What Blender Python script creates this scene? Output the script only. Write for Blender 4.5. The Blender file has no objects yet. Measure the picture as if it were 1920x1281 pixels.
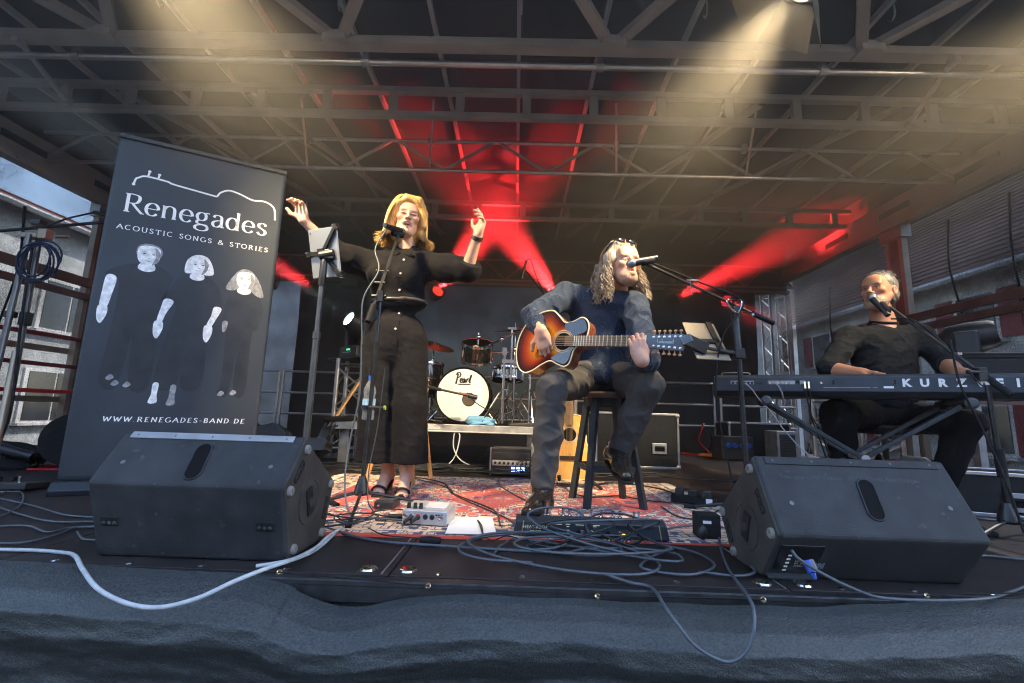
import bpy, bmesh, math, random
import numpy as np
import openvdb
from mathutils import Vector, Matrix, Euler

random.seed(7)
rng = np.random.default_rng(7)
R = math.radians
S = bpy.context.scene
COL = S.collection

# ------------------------------------------------------------------ camera
CAM_H, FPX = 0.52, 840.0
cam_data = bpy.data.cameras.new("camera")
cam = bpy.data.objects.new("camera", cam_data)
COL.objects.link(cam)
cam_data.sensor_width = 36.0
cam_data.lens = FPX / 1920.0 * 36.0
cam_data.clip_start = 0.05
cam_data.clip_end = 500.0
CAM_R = (Matrix.Rotation(R(0.75), 3, 'Z') @ Matrix.Rotation(R(90 + 9.13), 3, 'X') @ Matrix.Rotation(R(1.78), 3, 'Z'))
cam.matrix_world = Matrix.Translation((0, 0, CAM_H)) @ CAM_R.to_4x4()
S.camera = cam

# ------------------------------------------------------------------ sky, sun, exposure
world = bpy.data.worlds.new("World")
S.world = world
world.use_nodes = True
wn = world.node_tree
sky = wn.nodes.new('ShaderNodeTexSky')
sky.sky_type = 'NISHITA'
sky.sun_disc = False
SUN_EL, SUN_AZ = 48.0, 75.0          # sun stands behind the stage, a little to the right
sky.sun_elevation = R(SUN_EL)
sky.sun_rotation = R(SUN_AZ)
sky.air_density = 1.0
sky.dust_density = 0.8
sky.ozone_density = 0.4
wn.links.new(sky.outputs[0], wn.nodes['Background'].inputs[0])
wn.nodes['Background'].inputs[1].default_value = 0.15
sun_d = bpy.data.lights.new("sun", 'SUN')
sun_d.energy = 2.0
sun_d.angle = R(0.6)
sun_d.color = (1.0, 0.95, 0.88)
sun = bpy.data.objects.new("sun", sun_d)
COL.objects.link(sun)
sun_dir = Vector((math.sin(R(SUN_AZ)) * math.cos(R(SUN_EL)), math.cos(R(SUN_AZ)) * math.cos(R(SUN_EL)), math.sin(R(SUN_EL))))
sun.rotation_euler = sun_dir.to_track_quat('Z', 'Y').to_euler()
vs = S.view_settings
vs.view_transform = 'Standard'
vs.look = 'None'
vs.exposure = 2.65
vs.gamma = 1.0
vs.use_curve_mapping = False
cy = S.cycles
cy.use_denoising = True
cy.use_adaptive_sampling = True
cy.adaptive_threshold = 0.02
cy.max_bounces = 6
cy.diffuse_bounces = 3
cy.glossy_bounces = 3
cy.transmission_bounces = 4
cy.transparent_max_bounces = 12
cy.volume_bounces = 0
cy.filter_width = 1.1
cy.sample_clamp_indirect = 4.0
cy.caustics_reflective = False
cy.caustics_refractive = False

# ------------------------------------------------------------------ helpers: measuring
def ray(x, y):
    return CAM_R @ Vector(((x - 960.0) / FPX, -(y - 640.5) / FPX, -1.0))
def fl(x, y, z=0.0):
    """floor point (or point on a level at height z) measured in the photograph"""
    d = ray(x, y); t = (z - CAM_H) / d.z
    return Vector((d.x * t, d.y * t, z))
def at(x, y, D):
    """point measured in the photograph, at distance D behind the camera line"""
    d = ray(x, y); t = D / d.y
    return Vector((d.x * t, D, CAM_H + d.z * t))

# ------------------------------------------------------------------ helpers: objects
def link(o, parent=None):
    COL.objects.link(o)
    if parent is not None:
        o.parent = parent
    return o
def tag(o, label=None, cat=None, group=None, kind=None):
    if label: o["label"] = label
    if cat: o["category"] = cat
    if group: o["group"] = group
    if kind: o["kind"] = kind
    return o
def thing(name, label, cat, loc=(0, 0, 0), rz=0.0, group=None):
    o = bpy.data.objects.new(name, None)
    o.empty_display_size = 0.1
    o.location = loc
    o.rotation_euler = (0, 0, rz)
    link(o)
    return tag(o, label, cat, group)
def copy_tree(o, parent=None):
    c = o.copy(); COL.objects.link(c); c.parent = parent
    for ch in list(o.children):
        copy_tree(ch, c)
    return c

def frame_from(d):
    d = Vector(d).normalized()
    a = Vector((0, 0, 1)) if abs(d.z) < 0.95 else Vector((1, 0, 0))
    u = d.cross(a).normalized(); v = u.cross(d).normalized()
    return u, v, d
def catmull(pts, n=8, closed=False):
    P = [Vector(p) for p in pts]
    out = []
    m = len(P)
    rng_ = range(m if closed else m - 1)
    for i in rng_:
        p1, p2 = P[i], P[(i + 1) % m]
        p0 = P[i - 1] if (i > 0 or closed) else p1 * 2 - p2
        p3 = P[(i + 2) % m] if (i + 2 < m or closed) else p2 * 2 - p1
        for k in range(n):
            t = k / n
            out.append(0.5 * ((2 * p1) + (p2 - p0) * t + (2 * p0 - 5 * p1 + 4 * p2 - p3) * t * t + (3 * p1 - p0 - 3 * p2 + p3) * t ** 3))
    if not closed:
        out.append(P[-1])
    return out

class MB:
    """collects simple shapes into one mesh"""
    def __init__(s):
        s.v = []; s.f = []; s.m = Matrix.Identity(4); s.mi = []; s.cur = 0
    def add(s, vs_, fs):
        o = len(s.v)
        s.v += [tuple(s.m @ Vector(p)) for p in vs_]
        s.f += [tuple(i + o for i in f) for f in fs]
        s.mi += [s.cur] * len(fs)
        return s
    def box(s, c, d, rot=None):
        c = Vector(c); x, y, z = (q * 0.5 for q in d)
        vs_ = [Vector(p) for p in ((-x, -y, -z), (x, -y, -z), (x, y, -z), (-x, y, -z), (-x, -y, z), (x, -y, z), (x, y, z), (-x, y, z))]
        if rot is not None:
            M = rot if isinstance(rot, Matrix) else Euler(rot).to_matrix()
            vs_ = [M @ p for p in vs_]
        return s.add([p + c for p in vs_], [(0, 3, 2, 1), (4, 5, 6, 7), (0, 1, 5, 4), (1, 2, 6, 5), (2, 3, 7, 6), (3, 0, 4, 7)])
    def bar(s, a, b, w, h, up=(0, 0, 1)):
        a, b = Vector(a), Vector(b); d = (b - a); L = d.length; d.normalize()
        u = d.cross(Vector(up))
        if u.length < 1e-4: u = d.cross(Vector((1, 0, 0)))
        u.normalize(); v = u.cross(d)
        M = Matrix((u, d, v)).transposed()
        return s.box((a + b) / 2, (w, L, h), M)
    def cyl(s, a, b, r0, r1=None, n=10, cap=True):
        a, b = Vector(a), Vector(b); r1 = r0 if r1 is None else r1
        u, v, d = frame_from(b - a)
        vs_ = []
        for p, r in ((a, r0), (b, r1)):
            vs_ += [p + (u * math.cos(2 * math.pi * k / n) + v * math.sin(2 * math.pi * k / n)) * r for k in range(n)]
        fs = [(k, (k + 1) % n, n + (k + 1) % n, n + k) for k in range(n)]
        if cap: fs += [tuple(range(n))[::-1], tuple(range(n, 2 * n))]
        return s.add(vs_, fs)
    def tube(s, pts, r, n=6, closed=False, sm=0):
        P = catmull(pts, sm, closed) if sm else [Vector(p) for p in pts]
        m = len(P); rs = r if hasattr(r, '__len__') else [r] * m
        if len(rs) != m: rs = list(np.interp(np.linspace(0, 1, m), np.linspace(0, 1, len(rs)), rs))
        vs_ = []; u = None
        for i in range(m):
            if closed: d = P[(i + 1) % m] - P[i - 1]
            else: d = P[min(i + 1, m - 1)] - P[max(i - 1, 0)]
            if d.length < 1e-9: d = Vector((0, 0, 1))
            d.normalize()
            if u is None: u, v, _ = frame_from(d)
            else:
                u = u - d * u.dot(d)
                if u.length < 1e-6: u, v, _ = frame_from(d)
                u.normalize(); v = d.cross(u)
            v = d.cross(u)
            vs_ += [P[i] + (u * math.cos(2 * math.pi * k / n) + v * math.sin(2 * math.pi * k / n)) * rs[i] for k in range(n)]
        fs = []
        for i in range(m if closed else m - 1):
            j = (i + 1) % m
            fs += [(i * n + k, i * n + (k + 1) % n, j * n + (k + 1) % n, j * n + k) for k in range(n)]
        if not closed: fs += [tuple(range(n))[::-1], tuple(range((m - 1) * n, m * n))]
        return s.add(vs_, fs)
    def lathe(s, prof, c=(0, 0, 0), axis=(0, 0, 1), n=20):
        u, v, d = frame_from(axis); c = Vector(c); vs_ = []; fs = []
        for (r, h) in prof:
            vs_ += [c + d * h + (u * math.cos(2 * math.pi * k / n) + v * math.sin(2 * math.pi * k / n)) * max(r, 1e-5) for k in range(n)]
        for i in range(len(prof) - 1):
            fs += [(i * n + k, i * n + (k + 1) % n, (i + 1) * n + (k + 1) % n, (i + 1) * n + k) for k in range(n)]
        return s.add(vs_, fs)
    def ball(s, c, r, n=12, m=8):
        r = r if hasattr(r, '__len__') else (r, r, r); c = Vector(c); vs_ = []; fs = []
        for i in range(m + 1):
            t = math.pi * i / m
            for k in range(n):
                p = 2 * math.pi * k / n
                vs_.append(c + Vector((r[0] * math.sin(t) * math.cos(p), r[1] * math.sin(t) * math.sin(p), r[2] * math.cos(t))))
        for i in range(m):
            fs += [(i * n + k, (i + 1) * n + k, (i + 1) * n + (k + 1) % n, i * n + (k + 1) % n) for k in range(n)]
        return s.add(vs_, fs)
    def prism(s, poly, h, M=None):
        """polygon in local XY, extruded to +h along local Z"""
        M = M or Matrix.Identity(4); n = len(poly)
        vs_ = [M @ Vector((p[0], p[1], 0)) for p in poly] + [M @ Vector((p[0], p[1], h)) for p in poly]
        return s.add(vs_, [tuple(range(n))[::-1], tuple(range(n, 2 * n))] + [(k, (k + 1) % n, n + (k + 1) % n, n + k) for k in range(n)])
    def build(s, name, mat, parent=None, smooth=None, bevel=0.0, seg=2, loc=None, rot=None):
        me = bpy.data.meshes.new(name)
        me.from_pydata(s.v, [], s.f); me.validate()
        for m_ in (mat if isinstance(mat, (list, tuple)) else [mat]): me.materials.append(m_)
        if any(s.mi) and len(me.polygons) == len(s.mi): me.polygons.foreach_set('material_index', s.mi)
        bm = bmesh.new(); bm.from_mesh(me); bmesh.ops.recalc_face_normals(bm, faces=bm.faces); bm.to_mesh(me); bm.free()
        o = bpy.data.objects.new(name, me)
        if smooth is not None:
            me.polygons.foreach_set('use_smooth', [True] * len(me.polygons))
            try: me.set_sharp_from_angle(angle=R(smooth))
            except Exception: pass
        if bevel:
            b = o.modifiers.new('bevel', 'BEVEL'); b.width = bevel; b.segments = seg; b.limit_method = 'ANGLE'; b.angle_limit = R(35)
        if loc is not None: o.location = loc
        if rot is not None: o.rotation_euler = rot
        return link(o, parent)

# ------------------------------------------------------------------ helpers: materials
def lin(c):
    return tuple(((x / 12.92) if x <= 0.04045 else ((x + 0.055) / 1.055) ** 2.4) for x in c)
MATS = {}
def pm(name, col, rough=0.6, metal=0.0, var=0.2, ns=6.0, bump=0.0, bs=80.0, wear=None, spec=0.5, coat=0.0, sheen=0.0, stretch=None, emit=None, rv=0.1, alpha=None):
    if name in MATS: return MATS[name]
    m = bpy.data.materials.new(name); m.use_nodes = True
    nt = m.node_tree; L = nt.links; b = nt.nodes['Principled BSDF']
    tc = nt.nodes.new('ShaderNodeTexCoord'); co = tc.outputs['Object']
    if stretch:
        mp = nt.nodes.new('ShaderNodeMapping'); mp.inputs['Scale'].default_value = stretch
        L.new(co, mp.inputs[0]); co = mp.outputs[0]
    no = nt.nodes.new('ShaderNodeTexNoise'); no.inputs['Scale'].default_value = ns; no.inputs['Detail'].default_value = 5
    L.new(co, no.inputs[0])
    mx = nt.nodes.new('ShaderNodeMix'); mx.data_type = 'RGBA'
    c0 = tuple(max(0, x * (1 - var)) for x in col); c1 = tuple(min(1, x * (1 + var)) for x in col)
    mx.inputs[6].default_value = (*c0, 1); mx.inputs[7].default_value = (*c1, 1)
    ra = nt.nodes.new('ShaderNodeMapRange'); ra.inputs[1].default_value = .3; ra.inputs[2].default_value = .7
    L.new(no.outputs[0], ra.inputs[0]); L.new(ra.outputs[0], mx.inputs[0])
    out = mx.outputs[2]
    if wear:
        wc, amt, wsc = wear
        n2 = nt.nodes.new('ShaderNodeTexNoise'); n2.inputs['Scale'].default_value = wsc; n2.inputs['Detail'].default_value = 8; n2.inputs['Roughness'].default_value = .7
        L.new(co, n2.inputs[0])
        r2 = nt.nodes.new('ShaderNodeMapRange'); r2.inputs[1].default_value = 1 - amt; r2.inputs[2].default_value = 1 - amt + .08
        L.new(n2.outputs[0], r2.inputs[0])
        m2 = nt.nodes.new('ShaderNodeMix'); m2.data_type = 'RGBA'
        L.new(r2.outputs[0], m2.inputs[0]); L.new(out, m2.inputs[6]); m2.inputs[7].default_value = (*wc, 1)
        out = m2.outputs[2]
    L.new(out, b.inputs['Base Color'])
    rr = nt.nodes.new('ShaderNodeMapRange'); rr.inputs[3].default_value = max(.02, rough - rv); rr.inputs[4].default_value = min(1, rough + rv)
    L.new(no.outputs[0], rr.inputs[0]); L.new(rr.outputs[0], b.inputs['Roughness'])
    b.inputs['Metallic'].default_value = metal
    b.inputs['Specular IOR Level'].default_value = spec if (metal or coat or rough < .5 or spec != .5) else .2
    if coat: b.inputs['Coat Weight'].default_value = coat; b.inputs['Coat Roughness'].default_value = .08
    if sheen: b.inputs['Sheen Weight'].default_value = sheen
    if emit: b.inputs['Emission Color'].default_value = (*emit[0], 1); b.inputs['Emission Strength'].default_value = emit[1]
    if alpha is not None: b.inputs['Alpha'].default_value = alpha
    if bump:
        nb = nt.nodes.new('ShaderNodeTexNoise'); nb.inputs['Scale'].default_value = bs; nb.inputs['Detail'].default_value = 4
        L.new(co, nb.inputs[0])
        bp = nt.nodes.new('ShaderNodeBump'); bp.inputs['Strength'].default_value = bump; bp.inputs['Distance'].default_value = .004
        L.new(nb.outputs[0], bp.inputs['Height']); L.new(bp.outputs[0], b.inputs['Normal'])
    MATS[name] = m
    return m
def emis(name, col, st):
    if name in MATS: return MATS[name]
    m = bpy.data.materials.new(name); m.use_nodes = True; nt = m.node_tree
    nt.nodes.remove(nt.nodes['Principled BSDF'])
    e = nt.nodes.new('ShaderNodeEmission'); e.inputs[0].default_value = (*col, 1); e.inputs[1].default_value = st
    nt.links.new(e.outputs[0], nt.nodes['Material Output'].inputs[0]); MATS[name] = m
    return m
def scrim(name, col, open_lo, open_hi, sc=260.0):
    """woven mesh cloth that lets part of what lies behind show"""
    m = bpy.data.materials.new(name); m.use_nodes = True; nt = m.node_tree; L = nt.links
    b = nt.nodes['Principled BSDF']; b.inputs['Base Color'].default_value = (*col, 1); b.inputs['Roughness'].default_value = .8; b.inputs['Specular IOR Level'].default_value = .2
    tr = nt.nodes.new('ShaderNodeBsdfTransparent'); mx = nt.nodes.new('ShaderNodeMixShader')
    tc = nt.nodes.new('ShaderNodeTexCoord')
    n = nt.nodes.new('ShaderNodeTexNoise'); n.inputs['Scale'].default_value = sc; n.inputs['Detail'].default_value = 2
    n2 = nt.nodes.new('ShaderNodeTexNoise'); n2.inputs['Scale'].default_value = 1.6; n2.inputs['Detail'].default_value = 4
    ad = nt.nodes.new('ShaderNodeMath'); ad.operation = 'MULTIPLY_ADD'; ad.inputs[1].default_value = .6; ad.inputs[2].default_value = -.3
    ad2 = nt.nodes.new('ShaderNodeMath'); ad2.operation = 'ADD'
    r = nt.nodes.new('ShaderNodeMapRange'); r.inputs[1].default_value = .3; r.inputs[2].default_value = .7; r.inputs[3].default_value = open_lo; r.inputs[4].default_value = open_hi
    L.new(tc.outputs['Object'], n.inputs[0]); L.new(tc.outputs['Object'], n2.inputs[0])
    L.new(n2.outputs[0], ad.inputs[0]); L.new(ad.outputs[0], ad2.inputs[0]); L.new(n.outputs[0], ad2.inputs[1]); L.new(ad2.outputs[0], r.inputs[0])
    L.new(r.outputs[0], mx.inputs[0]); L.new(b.outputs[0], mx.inputs[1]); L.new(tr.outputs[0], mx.inputs[2]); L.new(mx.outputs[0], nt.nodes['Material Output'].inputs[0])
    MATS[name] = m
    return m

ALU = pm('brushed_aluminium', (.55, .56, .57), .38, 1.0, .15, 20, bump=.05, bs=200)
ALU_D = pm('dull_aluminium', (.42, .42, .42), .5, .85, .25, 9)
GALV = pm('galvanised_steel', (.45, .47, .48), .45, .8, .2, 14)
STEEL = pm('chrome_steel', (.75, .76, .78), .12, 1.0, .05, 12, rv=.05)
BLK = pm('black_plastic', (.018, .019, .021), .45, 0, .3, 15)
BLKM = pm('black_metal', (.02, .021, .023), .35, .3, .3, 20)
RUB = pm('black_rubber', (.014, .014, .015), .75, 0, .3, 30)
REDP = pm('red_paint', (.5, .02, .025), .4, 0, .15, 9)
WHT = pm('white_print', (.82, .82, .8), .6, 0, .04, 9)

# ================================================================== the setting
ground = MB().box((0, 40, -1.15), (240, 240, .1)).build('ground', pm('ground_cobbles', (.05, .047, .045), .85, 0, .3, 3, bump=.5, bs=14))
tag(ground, kind='structure')

# stage deck in plywood panels
DECK = pm('deck_plywood', (.028, .023, .022), .5, 0, .35, 5, bump=.25, bs=220, wear=((.08, .075, .07), .33, 18))
deck = bpy.data.objects.new('stage_deck', None); link(deck); tag(deck, kind='structure')
dx0, dw = -5.47, 1.27
for i in range(8):
    for j, (y0, y1) in enumerate(((1.52, 3.45), (3.45, 5.4), (5.4, 7.42))):
        x0 = dx0 + i * dw
        MB().box((x0 + dw / 2, (y0 + y1) / 2, -.02), (dw - .005, y1 - y0 - .005, .04)).build('deck_panel', DECK, deck, bevel=.0015, seg=1)
MB().box((-.4, 4.47, -.075), (10.1, 5.85, .06)).build('deck_underframe', ALU_D, deck)
# screws and tie-down plates along the front
for k in range(40):
    x = -5.3 + k * .2535 + random.uniform(-.02, .02)
    MB().lathe([(0, .003), (.008, .003), (.012, 0)], (x, 1.55 + random.uniform(-.004, .004), 0), n=8).build('deck_screw', STEEL, deck)
for k in range(26):
    MB().lathe([(0, .002), (.006, .002), (.008, 0)], (random.uniform(-4, 3.8), random.uniform(1.7, 5), 0), n=7).build('deck_screw', STEEL, deck)
for x in (-.47, -.34, .82, .95):
    MB().lathe([(.0, .001), (.012, .0015), (.026, .005), (.03, 0)], (x, 1.575, 0), n=18).build('tie_down_plate', STEEL, deck, smooth=40)
for x in (-.415, .87):
    MB().bar((x, 1.53, .001), (x, 3.4, .001), .005, .002).build('seam_strip', ALU_D, deck)

# front edge profile
EDGE = pm('dark_edge_profile', (.05, .055, .06), .4, .7, .3, 20)
edge = MB().box((-.4, 1.497, -.035), (10.1, .035, .066)).box((-.4, 1.479, -.012), (10.1, .004, .016)).build('stage_edge_profile', EDGE, bevel=.003)
tag(edge, 'dark aluminium profile along the front edge of the stage deck', 'edge profile')

# black cloth skirt, sagging, with eyelets and bungee cords
def fbm(x, y, seed=0, oct=4):
    v = np.zeros_like(x); a = 1.0
    r_ = np.random.default_rng(seed)
    for o in range(oct):
        f = 2.0 ** o
        for k in range(3):
            th = r_.uniform(0, 6.28); ph = r_.uniform(0, 6.28)
            v += a * np.sin(f * (x * math.cos(th) + y * math.sin(th)) * r_.uniform(.7, 1.5) + ph) / 3
        a *= .5
    return v
def cloth_mat(name, col, sc, var=.08, stretch=None):
    m = pm(name, col, .82, 0, var, 5, sheen=.06, spec=.12, stretch=stretch)
    nt = m.node_tree; b = nt.nodes['Principled BSDF']
    b.inputs['Sheen Tint'].default_value = (.5, .62, .7, 1)
    b.inputs['Sheen Roughness'].default_value = .45
    tc = nt.nodes.new('ShaderNodeTexCoord')
    w = nt.nodes.new('ShaderNodeTexWave'); w.wave_type = 'BANDS'; w.bands_direction = 'Z'; w.inputs['Scale'].default_value = sc; w.inputs['Distortion'].default_value = 2.5
    w2 = nt.nodes.new('ShaderNodeTexNoise'); w2.inputs['Scale'].default_value = 420
    nt.links.new(tc.outputs['Object'], w.inputs[0]); nt.links.new(tc.outputs['Object'], w2.inputs[0])
    ad = nt.nodes.new('ShaderNodeMath'); ad.operation = 'ADD'; nt.links.new(w2.outputs[0], ad.inputs[1])
    if sc < 100: nt.links.new(w.outputs[1], ad.inputs[0])
    else: ad.inputs[0].default_value = 0
    bp = nt.nodes.new('ShaderNodeBump'); bp.inputs['Strength'].default_value = .5 if name != 'skirt_cloth' else .9; bp.inputs['Distance'].default_value = .003; w2.inputs['Scale'].default_value = 420 if name != 'skirt_cloth' else 190
    nt.links.new(ad.outputs[0], bp.inputs['Height']); nt.links.new(bp.outputs[0], b.inputs['Normal'])
    return m
SKIRT = cloth_mat('skirt_cloth', (.030, .037, .039), 170, .6, (26, 26, 52))
_b = SKIRT.node_tree.nodes['Principled BSDF']; _b.inputs['Specular IOR Level'].default_value = .55; _b.inputs['Sheen Weight'].default_value = .0
for _l in list(_b.inputs['Roughness'].links): SKIRT.node_tree.links.remove(_l)
_b.inputs['Roughness'].default_value = .58
skirt = thing('stage_skirt', 'black woven cloth skirt sagging along the front edge of the stage', 'cloth skirt', (-.4, 1.5, -1.1))
xs = np.concatenate([np.linspace(-5.4, -2.3, 60)[:-1], np.linspace(-2.3, 2.3, 760), np.linspace(2.3, 4.6, 50)[1:]]); nx, ny = len(xs), 150
U = np.linspace(0, 1, ny) ** 1.35
X, V = np.meshgrid(xs, U)
droop = .018 + .03 * (0.5 + .5 * np.sin(X * 1.9 + .4)) * (np.abs(X) < 9)
droop = np.where(X < -.72, -.012 + .006 * np.sin(X * 5), .030 + .010 * np.sin(X * 2.3 + 1.0) + .003 * np.sin(X * 23))
tr_ = 1 / (1 + np.exp(-(X + .66) / .03)); 
droop = (1 - tr_) * (-.010 + .005 * np.sin(X * 5)) + tr_ * (.024 + .008 * np.sin(X * 2.3 + 1.0) + .002 * np.sin(X * 23))
droop = droop + .05 * np.exp(-((X + .5) / .2) ** 2) - .03 * np.clip((X - .95) / .5, 0, 1)
# profile down the cloth: out over the edge, a soft belly, tucked back underneath, then hanging
pu = np.array([0, .04, .09, .15, .22, .30, .40, .55, .75, 1.0])
pz = np.array([0, -.010, -.035, -.075, -.13, -.20, -.30, -.52, -.78, -1.08])
py = np.array([1.472, 1.435, 1.385, 1.342, 1.345, 1.395, 1.425, 1.385, 1.370, 1.37])
Z = np.interp(V, pu, pz) - droop * np.interp(V, [0, .2, 1], [1, .8, .2])
Yc = np.interp(V, pu, py)
Yc = np.where(X < -.66, Yc + .02 * np.interp(V, [0, .1, .3], [1.0, .5, 0]), Yc)
def ridg(a): return 1 - np.abs(a) * 1.6
fold = fbm(X * 2.6, Z * 6.0, 3) * .040 - ridg(fbm(X * 3.1 + Z * 6, Z * 11 - X * 1.2, 5)) * .020 - ridg(fbm(X * 8 + Z * 9, Z * 24 - X * 3, 15)) * .010 - ridg(fbm(X * 17 - Z * 22, Z * 46 + X * 5, 25)) * .0025 + fbm(X * 46 + Z * 24, Z * 80, 8, 3) * .0008
Yc = Yc + fold * np.interp(V, [0, .08, .3, 1], [.15, .5, .7, .8])
vs_ = np.stack([X + .4 , Yc - 1.5, Z + 1.1], -1).reshape(-1, 3)
fs = [(j * nx + i, j * nx + i + 1, (j + 1) * nx + i + 1, (j + 1) * nx + i) for j in range(ny - 1) for i in range(nx - 1)]
mb = MB(); mb.v = [tuple(p) for p in vs_]; mb.f = fs; mb.mi = [0] * len(fs)
mb.build('cloth_sheet', SKIRT, skirt, smooth=180)
BRASS = pm('brass_eyelet', (.75, .62, .42), .25, 1, .1, 10)
for (px, py_, rr) in ((524, 1073, .0), (803, 1099, .6), (1120, 1118, .6), (1431, 1124, 0), (1737, 1117, .5)):
    p = at(px, py_, 1.452)
    M = Matrix.Translation(p - Vector((-.4, 1.5, -1.1))) @ Euler((R(55), 0, rr)).to_matrix().to_4x4()
    b_ = MB(); b_.m = M
    b_.lathe([(.004, 0), (.004, .003), (.0065, .0045), (.009, .002), (.0095, 0)], n=14)
    b_.build('eyelet', BRASS, skirt, smooth=60)
for (a, b) in (((524, 1073), (803, 1099)), ((1120, 1118), (1431, 1124)), ((1737, 1117), (1920, 1112))):
    p, q = at(*a, 1.446) - skirt.location, at(*b, 1.446) - skirt.location
    mid = (p + q) / 2 + Vector((0, -.004, .003))
    MB().tube([p, mid, q], .0022, 5, sm=6).build('bungee_cord', RUB, skirt)

# ------------------------------------------------------------------ roof
ROOF = pm('roof_tarpaulin', (.050, .043, .038), .55, 0, .3, 1.5, bump=.6, bs=4)
RBEAM = pm('roof_beam_grey', (.36, .34, .32), .6, .1, .2, 4, wear=((.16, .15, .14), .36, 8))
RTUBE = pm('roof_tube_alu', (.55, .54, .52), .32, .9, .15, 8)
XL, XR, XC = -4.98, 4.42, -.28
roof = thing('stage_roof', 'low dark stage roof with aluminium ribs and lattice trusses under black tarpaulin', 'stage roof', (XC, 4.4, 2.6))
def rp(o): return Vector(o) - Vector((XC, 4.4, 2.6))
# skin with ripples
nx, ny = 90, 60
X, Yg = np.meshgrid(np.linspace(XL - .15, XR + .15, nx), np.linspace(.9, 7.6, ny))
Zg = 3.47 + .02 * fbm(X * 2.2, Yg * 1.2, 11) + .035 * np.sin((X + .05) / .6 * math.pi * 1) ** 2
mb = MB(); mb.v = [tuple(rp(p)) for p in np.stack([X, Yg, Zg], -1).reshape(-1, 3)]
mb.f = [(j * nx + i, j * nx + i + 1, (j + 1) * nx + i + 1, (j + 1) * nx + i) for j in range(ny - 1) for i in range(nx - 1)]; mb.mi = [0] * len(mb.f)
sk = mb.build('roof_skin', ROOF, roof, smooth=180)
so = sk.modifiers.new('solid', 'SOLIDIFY'); so.thickness = .01; so.offset = 1
rib_me = None
for k in range(-8, 8):
    x = -.06 + k * .645 if k != 0 else -.06
    if x < XL or x > XR: continue
    MB().bar(rp((x, 1.0, 3.43)), rp((x, 7.5, 3.43)), .03, .05).build('rib', pm('rib_alu', (.5, .49, .47), .5, .2, .15, 6), roof)
    if k % 2 == 0:
        MB().tube([rp((x + .02, 2.72, 3.4)), rp((x + .02, 2.72, 3.33)), rp((x + .02, 2.75, 3.3)), rp((x + .02, 2.78, 3.34))], .006, 6, sm=4).build('hook', ALU, roof)
def ladder(y, z0, z1, name, n, w=.06):
    a = MB().bar(rp((XL, y, z0)), rp((XR, y, z0)), w, .05).build('lower_chord', RBEAM, roof)
    MB().bar(rp((XL, y, z1)), rp((XR, y, z1)), w, .05).build('upper_chord', RBEAM, roof)
    for k in range(n):
        x = XL + .22 + (XR - XL - .44) * k / (n - 1)
        MB().box(rp((x, y, (z0 + z1) / 2)), (.075, w * .7, z1 - z0 - .05)).build('spacer', RBEAM, roof)
ladder(3.62, 3.12, 3.36, 'a', 16)
ladder(5.72, 3.12, 3.33, 'b', 16)
# front beam with wind bracing
MB().bar(rp((XL, 2.86, 3.14)), rp((XR, 2.86, 3.14)), .09, .06).build('front_beam', RBEAM, roof)
for (xc, xs_) in ((-3.05, .92), (-1.37, .92), (.62, .92), (2.42, .92)):
    for sgn in (-1, 1):
        MB().bar(rp((xc + .04 * sgn, 2.83, 3.17)), rp((xc + sgn * xs_, 1.6, 3.2)), .07, .05).build('wind_brace', RBEAM, roof)
    MB().box(rp((xc, 2.83, 3.135)), (.16, .12, .07)).build('gusset', RBEAM, roof)
# lighting pipe in front of it
MB().cyl(rp((XL, 2.98, 3.09)), rp((XR, 2.98, 3.09)), .024, n=12).build('lighting_pipe', RTUBE, roof, smooth=40)
for x in (-3.4, -1.2, .55, 2.2):
    MB().box(rp((x, 2.98, 3.12)), (.04, .06, .09)).cyl(rp((x - .03, 2.98, 3.09)), rp((x + .03, 2.98, 3.09)), .034, n=10).build('pipe_clamp', ALU_D, roof)
# slanting props at both sides
for (a, b) in ((at(35, 75, 2.85), at(125, 190, 3.56)), (at(1788, 112, 2.85), at(1706, 230, 3.56))):
    pr = MB().cyl(rp(a), rp(b), .021, n=10).build('prop_tube', RTUBE, roof, smooth=40)
    MB().box(rp(a), (.05, .06, .07)).box(rp(b), (.06, .05, .07)).build('prop_bracket', ALU_D, roof)
# lattice trusses
def lattice(y, z0, z1, n, x0, x1, r=.019, rb=.012):
    t = bpy.data.objects.new('lattice_truss', None); link(t, roof)
    MB().cyl(rp((x0, y, z0)), rp((x1, y, z0)), r, n=10).build('chord', RTUBE, t, smooth=40)
    MB().cyl(rp((x0, y, z1)), rp((x1, y, z1)), r, n=10).build('chord', RTUBE, t, smooth=40)
    for k in range(n):
        xa = x0 + (x1 - x0) * k / n; xb = x0 + (x1 - x0) * (k + .5) / n; xc = x0 + (x1 - x0) * (k + 1) / n
        MB().bar(rp((xa, y, z0)), rp((xb - .03, y, z1)), .028, .022).build('brace', RBEAM, t)
        MB().bar(rp((xb + .03, y, z1)), rp((xc, y, z0)), .028, .022).build('brace', RBEAM, t)
lattice(4.22, 2.94, 3.26, 9, XL, XR)
lattice(7.05, 2.66, 3.0, 12, XL + .1, XR, .016, .01)
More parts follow.
